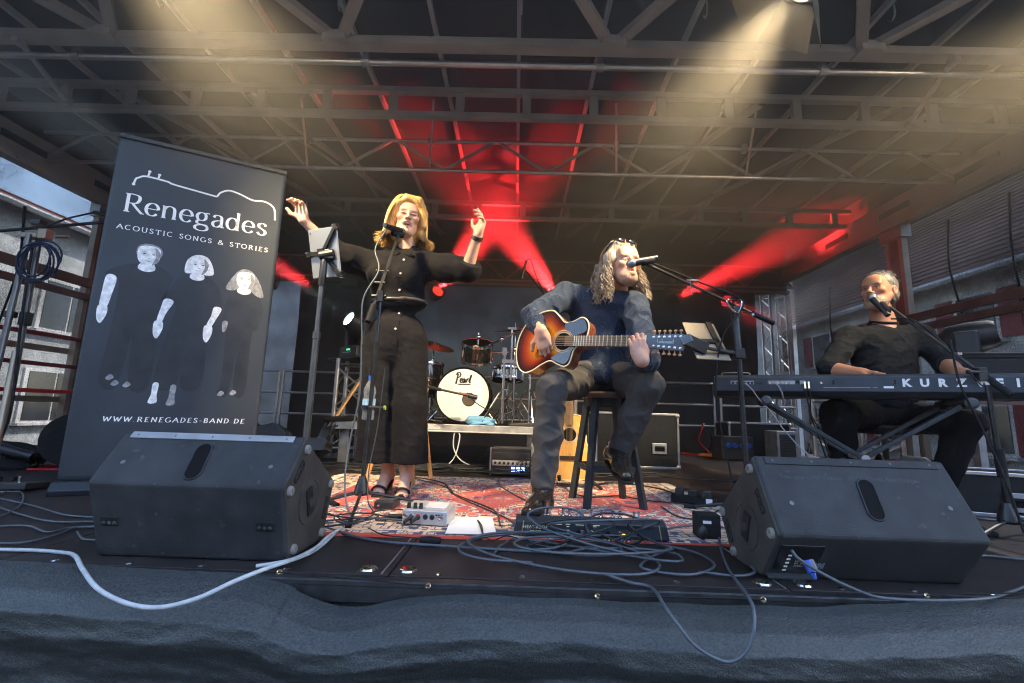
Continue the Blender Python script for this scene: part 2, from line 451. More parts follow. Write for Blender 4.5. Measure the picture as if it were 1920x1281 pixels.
# bracing in plan: two long slanting beams each side, seen under the ribs
for (a, b) in (((2.15, 3.7, 3.37), (.75, 6.9, 3.37)), ((3.4, 3.7, 3.37), (1.7, 6.9, 3.37)), ((-2.55, 3.7, 3.37), (-1.25, 6.9, 3.37)), ((-3.75, 3.7, 3.37), (-2.3, 6.9, 3.37))):
    MB().bar(rp(a), rp(b), .06, .04).build('plan_brace', RBEAM, roof)
for (x, y) in ((-2.2, 4.22), (-.95, 4.22), (.95, 4.22), (2.25, 4.22)):
    MB().cyl(rp((x, y, 2.94)), rp((x - .1 * np.sign(x), y - .45, 3.4)), .011, n=8).build('truss_hanger', RTUBE, roof)
    MB().box(rp((x, y, 3.26)), (.05, .06, .08)).build('truss_clamp', ALU_D, roof)
# side beams with slots and the eave boards
for x, sx in ((XL, -1), (XR, 1)):
    MB().box(rp((x, 4.3, 2.99)), (.16, 6.6, .30)).build('side_beam', RBEAM, roof, bevel=.01)
    MB().box(rp((x - sx * .09, 4.3, 2.80)), (.10, 6.6, .05)).build('side_flange', RBEAM, roof)
    MB().box(rp((x + sx * .11, 4.3, 3.2)), (.02, 6.7, .72)).build('eave_cloth', MATS['roof_tarpaulin'], roof)
    for k in range(6):
        MB().box(rp((x - sx * .083, 2.1 + k * .95, 2.99)), (.012, .42, .07)).build('slot_cover', BLK, roof)
MB().box(rp((XC, 7.22, 3.06)), (9.4, .06, .92)).build('rear_valance', pm('valance_cloth', (.012, .012, .013), .8, 0, .3, 4), roof)
MB().box(rp((XC, 7.16, 2.62)), (9.4, .05, .04)).build('rear_beam', RBEAM, roof)

# ------------------------------------------------------------------ posts, rails, scrims
POST = pm('post_bronze', (.32, .26, .21), .4, .7, .2, 6)
BROWN = pm('brown_rail', (.13, .07, .055), .5, .1, .25, 5)
for nm, x, lab in (('corner_post', -4.95, 'tall aluminium corner post at the left side wall, half behind the banner'), ('corner_post', 4.36, 'slim aluminium post at the right side wall behind the keyboard player')):
    p = thing(nm, lab, 'post', (x, 5.0, 0))
    MB().box((0, -.09, 1.4), (.07, .05, 2.8)).build('front_rail', POST, p, bevel=.004)
    MB().box((0, .09, 1.4), (.07, .05, 2.8)).build('rear_rail', POST, p, bevel=.004)
    MB().box((0.012 if x < 0 else -.012, 0, 1.4), (.02, .14, 2.8)).build('web', BROWN, p)
    MB().box((0, 0, .02), (.2, .3, .04)).build('foot_plate', ALU_D, p)
    MB().box((0, 0, 2.72), (.12, .3, .16)).build('head_bracket', ALU_D, p)
def side_rail(x, z, y0, y1, m, lab, w=.05, h=.06, cat='rail'):
    o = MB().box((x, (y0 + y1) / 2, z), (w, y1 - y0, h)).build('side_rail', m, bevel=.004)
    tag(o, lab, cat); return o
DRED = pm('dark_red_rail', (.2, .02, .025), .4, .1, .2, 6)
side_rail(-4.86, 1.82, 1.6, 4.9, BROWN, 'upper brown beam high along the left side wall', h=.1)
side_rail(-4.86, 1.66, 1.6, 4.9, BROWN, 'lower brown beam just under the highest one on the left wall', h=.07)
side_rail(-4.82, 1.17, 2.2, 4.95, DRED, 'dark red guard rail, top one of three on the left side wall', .04, .04)
side_rail(-4.82, .87, 2.2, 4.95, DRED, 'dark red guard rail, middle one of three on the left side wall', .04, .04)
side_rail(-4.82, .60, 2.2, 4.95, REDP, 'red guard rail, lowest of three on the left side wall', .04, .04)
side_rail(-5.0, 1.05, 2.2, 4.9, POST, 'bronze coloured cross rail behind the red rails, upper one', .04, .06)
side_rail(-5.0, .52, 2.2, 4.9, POST, 'bronze coloured cross rail behind the red rails, near the floor', .04, .06)
BRRED = pm('reddish_brown_beam', (.10, .045, .036), .5, .1, .25, 5)
side_rail(4.3, 1.68, 1.6, 5.0, BRRED, 'upper brown beam along the right side wall behind the keyboard player', h=.085)
side_rail(4.3, 1.56, 1.6, 5.0, BRRED, 'lower reddish beam along the right side wall behind the keyboard player', h=.075)

def drape(name, x0, y0, x1, y1, z0, z1, mat, lab, cat='scrim', amp=.03, seed=1, n=110, m=40, scallop=0.0):
    """cloth wall with soft vertical folds, standing between two floor points"""
    d = Vector((x1 - x0, y1 - y0, 0)); L_ = d.length; d.normalize(); nn = Vector((-d.y, d.x, 0))
    s_, t_ = np.meshgrid(np.linspace(0, L_, n), np.linspace(0, 1, m))
    zt = z1 + scallop * np.abs(np.sin(s_ * 3.1)) 
    off = amp * fbm(s_ * 5.0 + t_ * 1.5, t_ * 1.2, seed) + amp * .4 * fbm(s_ * 14 + t_ * 3, t_ * 4, seed + 1)
    P = np.stack([x0 + d.x * s_ + nn.x * off, y0 + d.y * s_ + nn.y * off, z0 + (zt - z0) * t_], -1).reshape(-1, 3)
    mb = MB(); mb.v = [tuple(p) for p in P]
    mb.f = [(j * n + i, j * n + i + 1, (j + 1) * n + i + 1, (j + 1) * n + i) for j in range(m - 1) for i in range(n - 1)]; mb.mi = [0] * len(mb.f)
    o = mb.build(name, mat, smooth=180)
    return tag(o, lab, cat)
SCR_SIDE = scrim('side_scrim_mesh', (.020, .021, .023), .04, .32, 110.0)
SCR_BACK = scrim('back_scrim_mesh', (.022, .019, .020), .0, .018, 160)
SCR_PALE = scrim('pale_scrim_mesh', (.09, .09, .092), .12, .45)
drape('side_scrim', -5.12, 1.2, -5.12, 7.4, .0, 2.86, SCR_SIDE, 'see-through black mesh wall on the left side of the stage', seed=21)
drape('side_scrim', 4.62, 1.2, 4.62, 7.4, .0, 2.93, SCR_SIDE, 'see-through black mesh wall on the right side of the stage', seed=33)
drape('back_scrim', -3.72, 7.36, 3.95, 7.36, .0, 2.72, SCR_BACK, 'nearly opaque black mesh backdrop across the rear of the stage', seed=44, amp=.045)
drape('corner_scrim', -4.98, 7.42, -3.55, 7.42, .0, 2.72, SCR_PALE, 'paler mesh strip at the rear left corner beside the banner', seed=54)
drape('corner_scrim', 3.8, 7.44, 4.6, 7.44, .0, 2.72, SCR_PALE, 'paler mesh strip at the rear right corner beside the lattice tower', seed=55)
# loose straps hanging on the mesh walls
STRAP = pm('black_strap', (.01, .01, .011), .8, 0, .2, 9)
for (x, y, z0, z1, lab) in ((-5.06, 3.75, 1.25, 2.55, 'black strap hanging on the left mesh wall, nearer one'), (-5.06, 4.25, .3, 2.45, 'black strap hanging on the left mesh wall beside the post'),
                            (4.55, 4.55, 1.0, 2.7, 'black strap hanging on the right mesh wall, above the raised lamp'), (4.55, 3.95, .5, 2.7, 'thin cord hanging on the right mesh wall near the frame edge'), (4.55, 6.4, .3, 2.5, 'black strap hanging on the right mesh wall left of the post')):
    o = MB().tube([(x, y, z1), (x, y + .05, z1 - (z1 - z0) * .3), (x, y - .03, z1 - (z1 - z0) * .7), (x, y + .06, z0)], [.014, .009, .011, .006], 6, sm=8).build('hanging_strap', STRAP, smooth=60)
    tag(o, lab, 'strap')

# rear guard railings
RAILM = pm('railing_alu', (.5, .5, .5), .4, .85, .15, 9)
for (x0, x1, lab) in ((-4.15, -3.72, 'short aluminium guard railing at the rear left corner'), (-3.66, -1.6, 'aluminium guard railing at the rear left behind the tablet stand'), (-1.5, .75, 'aluminium guard railing at the rear behind the drum kit'), (.85, 3.06, 'aluminium guard railing at the rear right behind the flight case'), (3.16, 4.3, 'aluminium guard railing at the rear right under the keyboard')):
    t = thing('guard_railing', lab, 'railing', ((x0 + x1) / 2, 7.0, 0), group='guard railings along the rear of the stage')
    h = (x1 - x0) / 2
    for z in (1.07, .74, .42):
        MB().cyl((-h, 0, z), (h, 0, z), .017, n=8).build('rail', RAILM, t, smooth=40)
    for sx in (-h, h):
        MB().cyl((sx, 0, 0), (sx, 0, 1.08), .02, n=8).build('upright', RAILM, t, smooth=40)

# lattice towers (three or four chord truss)
TOW = pm('tower_alu', (.52, .5, .47), .34, .9, .2, 12, wear=((.3, .25, .2), .36, 10))
def tower(x, y, h, lab, side=.27, r=.024, step=.42, rz=0.0):
    t = thing('lattice_tower', lab, 'truss tower', (x, y, 0), rz)
    c = [(-side / 2, -side / 2), (side / 2, -side / 2), (side / 2, side / 2), (-side / 2, side / 2)]
    for (a, b) in c:
        MB().cyl((a, b, 0.02), (a, b, h), r, n=10).build('chord', TOW, t, smooth=40)
    for q in range(4):
        a, b = c[q], c[(q + 1) % 4]; k = 0; z = .12
        MB().cyl((*a, .1), (*b, .1), .011, n=7).build('rung', TOW, t, smooth=40)
        MB().cyl((*a, h - .06), (*b, h - .06), .011, n=7).build('rung', TOW, t, smooth=40)
        while z + step / 2 < h:
            p, s2 = (a, b) if k % 2 == 0 else (b, a)
            MB().cyl((*p, z), (*s2, min(z + step / 2, h - .05)), .010, n=7).build('brace', TOW, t, smooth=40)
            z += step / 2; k += 1
    MB().box((0, 0, .01), (side + .1, side + .1, .02)).build('base_plate', ALU_D, t)
    return t
tower(-1.83, 5.02, 1.06, 'short aluminium lattice tower carrying the moving head behind the singer')
tower(4.42, 7.62, 2.72, 'tall aluminium lattice tower at the rear right corner', r=.022)
tower(.55, 5.35, 1.0, 'short aluminium lattice tower seen between the legs of the bar stool')
tower(3.42, 4.62, .8, 'lattice tower lying low at the right edge under the amplifier', side=.5)

# ------------------------------------------------------------------ houses outside
def facade_mat(name, c): return pm(name, c, .9, 0, .25, 2.5, bump=.6, bs=30)
PLAST = facade_mat('grey_roughcast', (.42, .43, .42)); PLAST2 = facade_mat('pale_plaster', (.5, .49, .46))
TILE = pm('roof_tile_red', (.22, .09, .07), .85, 0, .35, 5, bump=.6, bs=12, stretch=(1, 1, 6))
TILE2 = pm('roof_tile_dark', (.12, .07, .068), .85, 0, .3, 5, bump=.6, bs=12, stretch=(1, 1, 6))
PANE = pm('window_glass', (.03, .035, .04), .08, 0, .2, 3, spec=.8)
SHUT = pm('red_shutter', (.25, .03, .035), .6, 0, .2, 8)
FRAME = pm('window_frame_white', (.65, .63, .6), .6, 0, .1, 8)
def house(lab, cat, loc, length, height, depth, face, wall_m, roof_m, rows, ncol, win, shutters, ridge=2.6, zoff=-1.1):
    """long house along Y; face=+1 its front looks towards +X, -1 towards -X"""
    t = thing('house', lab, 'house', (loc[0], loc[1], zoff))
    MB().box((-face * depth / 2, 0, height / 2), (depth, length, height)).build('wall', wall_m, t)
    L2 = length / 2 + .4; ov = .45
    prof = [(face * ov, height - .25), (face * ov, height - .05), (-face * depth / 2, height + ridge), (-face * (depth + ov), height - .05), (-face * (depth + ov), height - .25), (-face * depth / 2, height + ridge - .3)]
    vs_ = [(p[0], -L2, p[1]) for p in prof] + [(p[0], L2, p[1]) for p in prof]; n = len(prof)
    mb = MB().add(vs_, [tuple(range(n)), tuple(range(n, 2 * n))] + [(k, (k + 1) % n, n + (k + 1) % n, n + k) for k in range(n)])
    rf = mb.build('roof', roof_m, t)
    # tile courses
    sl = math.hypot(depth / 2 + ov, ridge)
    for k in range(34):
        f_ = (k + .5) / 34
        x = face * ov + (-face * depth / 2 - face * ov) * f_; z = height - .05 + (ridge + .05) * f_
        MB().box((x, 0, z + .03), (.05, 2 * L2, .012)).build('tile_course', roof_m, rf)
    MB().cyl((-face * depth / 2, -L2, height + ridge), (-face * depth / 2, L2, height + ridge), .14, n=8).build('ridge_tiles', roof_m, rf)
    MB().cyl((face * (ov + .06), -L2, height - .2), (face * (ov + .06), L2, height - .2), .08, n=8).build('gutter', GALV, rf)
    w, h = win
    for z in rows:
        for k in range(ncol):
            y = -length / 2 + length * (k + .5) / ncol
            wd = MB().box((face * .02, y, z), (.08, w + .16, h + .16)).build('window', FRAME, t)
            for s_ in (-1, 1):
                MB().box((face * .07, y + s_ * w * .25, z), (.02, w * .46, h)).build('pane', PANE, wd)
            MB().box((face * .1, y, z - h / 2 - .1), (.2, w + .3, .06)).build('sill', FRAME, wd)
            if shutters:
                for s_ in (-1, 1):
                    MB().box((face * .06, y + s_ * (w * .78 + .06), z), (.05, w * .5, h + .06)).build('shutter', SHUT, wd)
    return t
house('grey roughcast house with a red tiled roof beyond the left mesh wall', 'house', (-13.0, 11.0), 18, 6.6, 8, 1, PLAST, TILE, (1.7, 4.2), 6, (1.5, 1.3), False, ridge=1.4)
house('long pale house with dark tiled roof and red shutters beyond the right mesh wall', 'house', (10.5, 14.0), 26, 5.2, 9, -1, PLAST2, TILE2, (1.6, 4.1), 10, (.85, 1.0), True, ridge=5.2)
gb = thing('house', 'pale gabled house standing behind the stage at the rear right', 'house', (6.6, 17.0, -1.1))
MB().box((0, 3, 3.2), (7, 6, 6.4)).build('wall', PLAST2, gb)
MB().add([(-3.8, -.3, 6.3), (3.8, -.3, 6.3), (0, -.3, 9.2), (-3.8, 6.3, 6.3), (3.8, 6.3, 6.3), (0, 6.3, 9.2)], [(0, 1, 2), (3, 5, 4), (0, 2, 5, 3), (1, 4, 5, 2), (0, 3, 4, 1)]).build('roof', TILE2, gb)
for x in (-1.8, 1.6):
    w_ = MB().box((x, -.02, 4.4), (1.2, .1, 1.5)).build('window', FRAME, gb)
    for s_ in (-.27, .27): MB().box((x + s_, -.08, 4.4), (.46, .03, 1.3)).build('pane', PANE, w_)
wl = MB().box((-6.5, 10.2, 2.4), (6.0, .3, 7.0)).build('garden_wall', PLAST)
tag(wl, 'grey concrete wall behind the rear left corner of the stage', 'wall')

# plain house row added unseen behind the viewer to block low sky light
sq = thing('house', 'unseen row of plain houses behind the viewer, added to hold back low sky light', 'house', (0, -13, -1.1))
MB().box((0, -4, 3.3), (56, 8, 6.6)).build('wall', facade_mat('brown_brick', (.16, .11, .09)), sq)
MB().add([(-28.5, .5, 6.5), (28.5, .5, 6.5), (28.5, -8.5, 6.5), (-28.5, -8.5, 6.5), (-28.5, -4, 9.0), (28.5, -4, 9.0)], [(0, 1, 5, 4), (2, 3, 4, 5), (0, 4, 3), (1, 2, 5), (0, 3, 2, 1)]).build('roof', TILE2, sq)
for k in range(14):
    for z in (2.0, 4.8):
        w_ = MB().box((-26 + k * 4, .02, z), (1.2, .08, 1.6)).build('window', FRAME, sq); MB().box((-26 + k * 4, .07, z), (1.0, .02, 1.4)).build('pane', PANE, w_)
# ================================================================== lettering
def pen(strokes, a, b, M, mb, z=.0006):
    """strokes of a broad pen (half widths a across, b along) laid flat on the plane of matrix M"""
    for st in strokes:
        P = st if len(st) == 2 else [tuple(p)[:2] for p in catmull([(x, y, 0) for x, y in st], 6)]
        L_, R_ = [], []
        for i in range(len(P)):
            p0, p1 = P[max(i - 1, 0)], P[min(i + 1, len(P) - 1)]
            dx, dy = p1[0] - p0[0], p1[1] - p0[1]; l = math.hypot(dx, dy) or 1
            nx_, ny_ = -dy / l, dx / l; h = math.hypot(a * nx_, b * ny_)
            L_.append((P[i][0] + nx_ * h, P[i][1] + ny_ * h)); R_.append((P[i][0] - nx_ * h, P[i][1] - ny_ * h))
        n = len(P)
        vs_ = [M @ Vector((x, y, z)) for x, y in L_ + R_]
        mb.add(vs_, [(i, i + 1, n + i + 1, n + i) for i in range(n - 1)])
def ell(cx, cy_, rx, ry, a0=0, a1=360, n=14):
    return [(cx + rx * math.cos(R(a0 + (a1 - a0) * k / n)), cy_ + ry * math.sin(R(a0 + (a1 - a0) * k / n))) for k in range(n + 1)]
GL = {
 'R': (1.12, [[(.15, 0), (.15, 1.45)], [(.15, 1.43), (.45, 1.44), (.78, 1.35), (.84, 1.08), (.7, .8), (.4, .72), (.15, .72)], [(.45, .72), (.75, .35), (1.08, 0)], [(-.03, .02), (.34, .02)], [(-.03, 1.43), (.2, 1.43)], [(1.0, .02), (1.22, .02)]]),
 'e': (.95, [[(.08, .53), (.83, .53)], ell(.46, .5, .38, .5, 4, 322)]),
 'n': (1.02, [[(.14, 0), (.14, .98)], [(.14, .7), (.28, .92), (.5, 1.0), (.72, .9), (.8, .65), (.8, 0)], [(0, .02), (.3, .02)], [(.66, .02), (.96, .02)], [(0, .96), (.14, .98)]]),
 'g': (.98, [ell(.4, .66, .3, .33), ell(.45, -.27, .42, .24), [(.22, .38), (.12, .2), (.2, .06), (.45, .02), (.7, .0), (.84, -.15)], [(.6, .9), (.75, 1.0), (.92, .98)]]),
 'a': (.9, [[(.12, .78), (.22, .95), (.42, 1.0), (.62, .9), (.68, .65), (.68, .2), (.74, .04), (.88, .05)], [(.68, .6), (.4, .54), (.16, .42), (.1, .22), (.24, .02), (.48, .04), (.68, .25)]]),
 'd': (1.02, [ell(.42, .5, .36, .5), [(.79, 0), (.79, 1.5)], [(.64, 1.48), (.8, 1.5)], [(.79, .02), (.94, .02)]]),
 's': (.78, [[(.64, .8), (.55, .96), (.36, 1.0), (.16, .9), (.16, .68), (.38, .52), (.6, .38), (.64, .16), (.46, 0), (.24, .02), (.08, .2)]]),
 'A': (1.05, [[(.0, .0), (.5, 1.0)], [(.5, 1.0), (1.0, 0)], [(.2, .36), (.8, .36)], [(-.08, .0), (.14, .0)], [(.86, 0), (1.12, 0)]]),
 'C': (1.0, [ell(.5, .5, .48, .5, 50, 312)]), 'O': (1.08, [ell(.5, .5, .5, .5)]), 'G': (1.05, [ell(.5, .5, .48, .5, 50, 335), [(.94, .42), (.94, .08)], [(.72, .42), (1.05, .42)]]),
 'U': (1.0, [[(.12, 1), (.12, .4), (.2, .1), (.48, 0), (.76, .1), (.84, .4), (.84, 1)], [(0, 1), (.26, 1)], [(.72, 1), (.96, 1)]]),
 'S': (.72, [[(.58, .82), (.48, .97), (.3, 1), (.12, .88), (.12, .7), (.34, .53), (.58, .36), (.6, .16), (.42, 0), (.2, .02), (.06, .2)]]),
 'T': (.92, [[(.45, 0), (.45, 1)], [(.0, .98), (.9, .98)], [(.3, .0), (.6, 0)], [(.02, .98), (.02, .8)], [(.88, .98), (.88, .8)]]),
 'I': (.42, [[(.2, 0), (.2, 1)], [(.05, 0), (.35, 0)], [(.05, 1), (.35, 1)]]),
 'N': (1.05, [[(.12, 0), (.12, 1)], [(.12, 1), (.85, 0)], [(.85, 0), (.85, 1)], [(0, 0), (.26, 0)], [(.72, 1), (1, 1)]]),
 '&': (1.1, [[(1.0, .0), (.3, .72), (.3, .92), (.48, 1.0), (.62, .85), (.5, .65), (.15, .4), (.1, .15), (.35, 0), (.7, .12), (.9, .5)]]),
 'Rc': (.95, [[(.14, 0), (.14, 1)], [(.14, 1), (.5, .98), (.68, .76), (.5, .52), (.14, .5)], [(.4, .5), (.85, 0)], [(0, 0), (.28, 0)], [(0, 1), (.16, 1)]]),
 'E': (.82, [[(.14, 0), (.14, 1)], [(.14, .98), (.7, .98)], [(.14, .52), (.55, .52)], [(.14, .02), (.74, .02)], [(0, 0), (.2, 0)]]),
 'W': (1.4, [[(.05, 1), (.38, 0)], [(.38, 0), (.68, .9)], [(.68, .9), (.98, 0)], [(.98, 0), (1.32, 1)], [(-.05, 1), (.2, 1)], [(1.2, 1), (1.42, 1)]]),
 'B': (.86, [[(.14, 0), (.14, 1)], [(.14, .98), (.5, .96), (.62, .76), (.48, .55), (.14, .53)], [(.14, .53), (.55, .5), (.7, .26), (.52, .02), (.14, .02)]]),
 'D': (1.0, [[(.14, 0), (.14, 1)], [(.14, .98), (.55, .94), (.86, .5), (.55, .05), (.14, .02)], [(0, 0), (.2, 0)], [(0, 1), (.2, 1)]]),
 '.': (.36, [[(.12, .05), (.22, .05)]]), '-': (.55, [[(.08, .4), (.46, .4)]]), ' ': (.5, []),
}
def letters(text, M, width, a, b, mb, track=.12, caps=False, slant=0.0):
    """write text on plane M, baseline at y=0 from x=0, scaled to the given width"""
    x = 0; items = []
    for ch in text:
        k = 'Rc' if (ch == 'R' and caps) else ch
        w, st = GL[k]; items.append((x, st)); x += w + track
    s = width / (x - track)
    for x0, st in items:
        pen([[((px + x0 + slant * py_) * s, py_ * s) for px, py_ in q] for q in st], a * s, b * s, M, mb)
    return s
def text_obj(name, txt, M, size, mat, parent, bold=0.0, space=1.0, align='LEFT', shear=0.0):
    cu = bpy.data.curves.new(name, 'FONT'); cu.body = txt; cu.size = size; cu.offset = bold; cu.space_character = space; cu.align_x = align; cu.shear = shear; cu.resolution_u = 2
    o = bpy.data.objects.new(name, cu); COL.objects.link(o)
    bpy.context.view_layer.update()
    me = bpy.data.meshes.new_from_object(o.evaluated_get(bpy.context.evaluated_depsgraph_get()))
    bpy.data.objects.remove(o); bpy.data.curves.remove(cu)
    me.name = name; me.transform(M); me.materials.clear(); me.materials.append(mat)
    r = bpy.data.objects.new(name, me)
    return link(r, parent)
def plane_M(o, ux, uy):
    ux = Vector(ux).normalized(); uy = Vector(uy); uy = (uy - ux * uy.dot(ux)).normalized(); uz = ux.cross(uy)
    return Matrix.Translation(o) @ Matrix((ux, uy, uz)).transposed().to_4x4()

# ================================================================== floor monitors
CAB = pm('textured_cabinet_paint', (.034, .037, .040), .62, 0, .3, 10, bump=.5, bs=420, wear=((.09, .085, .08), .385, 28))
CABD = pm('dusty_cabinet_end', (.05, .046, .042), .7, 0, .35, 9, bump=.4, bs=300, wear=((.22, .19, .15), .36, 12))
FOOT = pm('grey_rubber_foot', (.20, .185, .17), .7, 0, .2, 20)
STRIPM = pm('grey_metal_strip', (.28, .29, .30), .5, .4, .2, 14)
def monitor(lab, x0, x1, prof, end, extra):
    """wedge lying on the floor, back to the camera; prof = (y, z) outline; end = which end shows (+1 right, -1 left)"""
    xm = (x0 + x1) / 2; ym = prof[0][0]
    t = thing('floor_monitor', lab, 'monitor wedge', (xm, ym, 0), group='stage monitor wedges along the front')
    P = [(y - ym, z) for y, z in prof]; h = (x1 - x0) / 2; n = len(P)
    vs_ = [(-h, y, z) for y, z in P] + [(h, y, z) for y, z in P]
    cab = MB().add(vs_, [tuple(range(n)), tuple(range(n, 2 * n))[::-1]] + [(k, (k + 1) % n, n + (k + 1) % n, n + k) for k in range(n)])
    cab = cab.build('cabinet', CAB, t, bevel=.012, seg=3)
    # end cheek slightly proud
    cx = end * (h + .004)
    c = MB(); cen = (sum(p[0] for p in P) / n, sum(p[1] for p in P) / n)
    Q = [(cen[0] + (y - cen[0]) * .965, cen[1] + (z - cen[1]) * .965) for y, z in P]
    c.add([(end * (h - .01), y, z) for y, z in Q] + [(cx, y, z) for y, z in Q], [tuple(range(n)), tuple(range(n, 2 * n))] + [(k, (k + 1) % n, n + (k + 1) % n, n + k) for k in range(n)])
    ch = c.build('end_cheek', CABD, t, bevel=.004)
    # slots and dish on the cheek
    def on_end(y, z, d=0): return (end * (h + .004 + d), y, z)
    d_ = MB()
    d_.lathe([(.082, 0), (.082, .003), (.076, .004), (.074, .001), (0, .001)], on_end(cen[0], cen[1]), axis=(end, 0, 0), n=26)
    d_.build('socket_dish', CABD, ch, smooth=40)
    MB().box(on_end(cen[0], cen[1], .003), (.008, .045, .10), (R(18), 0, 0)).build('socket_slot', RUB, ch, bevel=.003)
    MB().cyl(on_end(cen[0], cen[1] - .004, .0), on_end(cen[0], cen[1] - .004, .012), .017, n=12).build('pole_socket', CABD, ch, smooth=40)
    for k in (1, 3):
        y = (Q[k][0] + Q[(k + 1) % n][0]) / 2 * .78 + cen[0] * .22; z = (Q[k][1] + Q[(k + 1) % n][1]) / 2 * .78 + cen[1] * .22
        ang = math.atan2(Q[(k + 1) % n][1] - Q[k][1], Q[(k + 1) % n][0] - Q[k][0])
        s_ = MB().box(on_end(y, z, .001), (.006, .085, .024), (ang, 0, 0)).build('vent', RUB, ch, bevel=.003)
        for q in (-1, 0, 1):
            dy, dz = math.cos(ang) * .027 * q, math.sin(ang) * .027 * q
            MB().lathe([(.009, 0), (.0115, .002), (.009, .003)], on_end(y + dy, z + dz, .003), axis=(end, 0, 0), n=10).build('vent_ring', CABD, ch)
    for k in range(n):
        y = cen[0] + (P[k][0] - cen[0]) * .80; z = cen[1] + (P[k][1] - cen[1]) * .80
        if k == 0 and end < 0: continue
        f_ = MB().lathe([(.004, .006), (.005, .011), (.014, .011), (.017, .008), (.018, 0)], on_end(y, z), axis=(end, 0, 0), n=16).build('rubber_foot', FOOT, t, smooth=40)
        MB().lathe([(0, .004), (.005, .005)], on_end(y, z, .002), axis=(end, 0, 0), n=8).build('screw', STEEL, f_)
    # sloped back panel furniture
    a, b = Vector((0, P[1][0], P[1][1])), Vector((0, P[2][0], P[2][1]))
    M = plane_M((a + b) / 2, (1, 0, 0), b - a); L_ = (b - a).length
    g = MB(); g.m = M; g.box((0, L_ * .42, .002), (2 * h * .90, .026, .005)); st = g.build('metal_strip', STRIPM if end > 0 else CAB, t, bevel=.001)
    for k in range(5):
        s_ = MB(); s_.m = M; s_.lathe([(0, .006), (.003, .006), (.004, .0045)], (-h * .82 + k * h * .41, L_ * .42, 0), n=8); s_.build('screw', pm('dull_screw', (.13, .13, .135), .5, .2), st)
    for sx in (-1, 1):
        s_ = MB(); s_.m = M; s_.lathe([(0, .001), (.003, .002), (.0065, .002), (.008, 0)], (sx * h * .78, -L_ * .12, .0), n=12); s_.build('screw', pm('dull_screw', (.13, .13, .135), .5, .2), t)
    # hand hole: dark tray with a rolled rim
    sl = extra.get('slant', 0)
    hole = [(.028 * math.cos(q) + sl * (.05 if math.sin(q) > 0 else -.05) * 1, (.042 if math.sin(q) > 0 else -.042) + .028 * math.sin(q)) for q in [2 * math.pi * k / 24 for k in range(24)]]
    hx = extra.get('hx', 0)
    r_ = MB(); r_.m = M; r_.tube([(x + hx, y - .012, .001) for x, y in hole], .0035, 6, closed=True); r_.build('hand_hole_rim', CAB, t, smooth=60)
    k_ = MB(); k_.m = M; k_.prism([(x + hx, y - .012) for x, y in hole], .0022); k_.build('hand_hole', pm('hole_black', (.004, .004, .005), .95), t)
    return t, M, h, P
mL, ML, hL, PL = monitor('dusty black monitor wedge at the left, in front of the banner', -1.41, -.757, [(1.605, 0), (1.52, .255), (1.645, .415), (1.95, .22), (1.885, .0)], 1, dict(slant=-.10))
for sx in (-1, 1):
    p = Vector((sx * hL * .80, -.042, .125)); rot = (R(18.5), 0, 0)
    b_ = MB().box(p + Vector((0, -.0005, 0)), (.062, .008, .034), rot).build('rear_recess', RUB, mL, bevel=.004)
    for q in (-1, 0, 1):
        MB().ball(p + Vector((q * .018, -.002, -.006)), (.008, .006, .008), 8, 6).build('recess_knob', CAB, b_, smooth=60)
mR, MR, hR, PR = monitor('black monitor wedge at the right with a blue plug, in front of the keyboard', .85, 1.517, [(1.625, 0), (1.505, .165), (1.65, .402), (1.94, .16), (1.84, 0)], -1, dict(slant=.10, hx=.01))
# connector recess of the right wedge
q0 = Vector((-hR + .085, -.061, .085)); rot = (R(36), 0, 0)
pan = MB().box(q0, (.14, .006, .115), rot).build('connector_panel', pm('panel_black', (.006, .006, .007), .35), mR, bevel=.002)
mp = plane_M(q0 + Vector((-.07, -.004, -.05)), (1, 0, 0), (0, -.588, .81))
text_obj('panel_print', 'LOOP\nIN  MIX\nTHRU', mp @ Matrix.Translation((.035, .06, .001)), .012, WHT, pan)
for k in range(5):
    s_ = MB(); s_.m = mp; s_.box((.012, .02 + k * .017, .0015), (.011, .006, .001)); s_.build('panel_print', WHT, pan)
for k in range(9):
    s_ = MB(); s_.m = mp; s_.box((.094 + k * .0045, .045, .0015), (.0022, .012 + .014 * abs(math.sin(k * 2.1)), .001)); s_.build('panel_print', pm('print_blue_grey', (.25, .32, .4), .5), pan)
plug = MB(); plug.m = mp; plug.cyl((.075, .06, 0), (.075, .052, .035), .015, .013, 14); plug.cyl((.075, .052, .035), (.076, .046, .05), .009, .005, 10)
plug = plug.build('blue_plug', pm('blue_plastic', (.02, .08, .45), .3), pan, smooth=40)
pl2 = MB(); pl2.m = mp; pl2.cyl((.083, .067, 0), (.083, .061, .028), .009, .008, 12); pl2.build('plug_latch', FOOT, plug, smooth=40)
lip = MB().box((-hR + .085, -.014, .014), (.16, .03, .014), (R(36), 0, 0)).build('recess_lip', CAB, mR, bevel=.006)
# faint hire-firm stencil
ms_ = MR @ Matrix.Translation((-hR * .80, .052, .0012))
text_obj('faded_stencil', 'Ton und Licht Verleih   Musik Markt Bad Saulgau', ms_, .0235, pm('stencil_grey', (.075, .08, .088), .6, 0, .5, 60), mR, space=1.02)

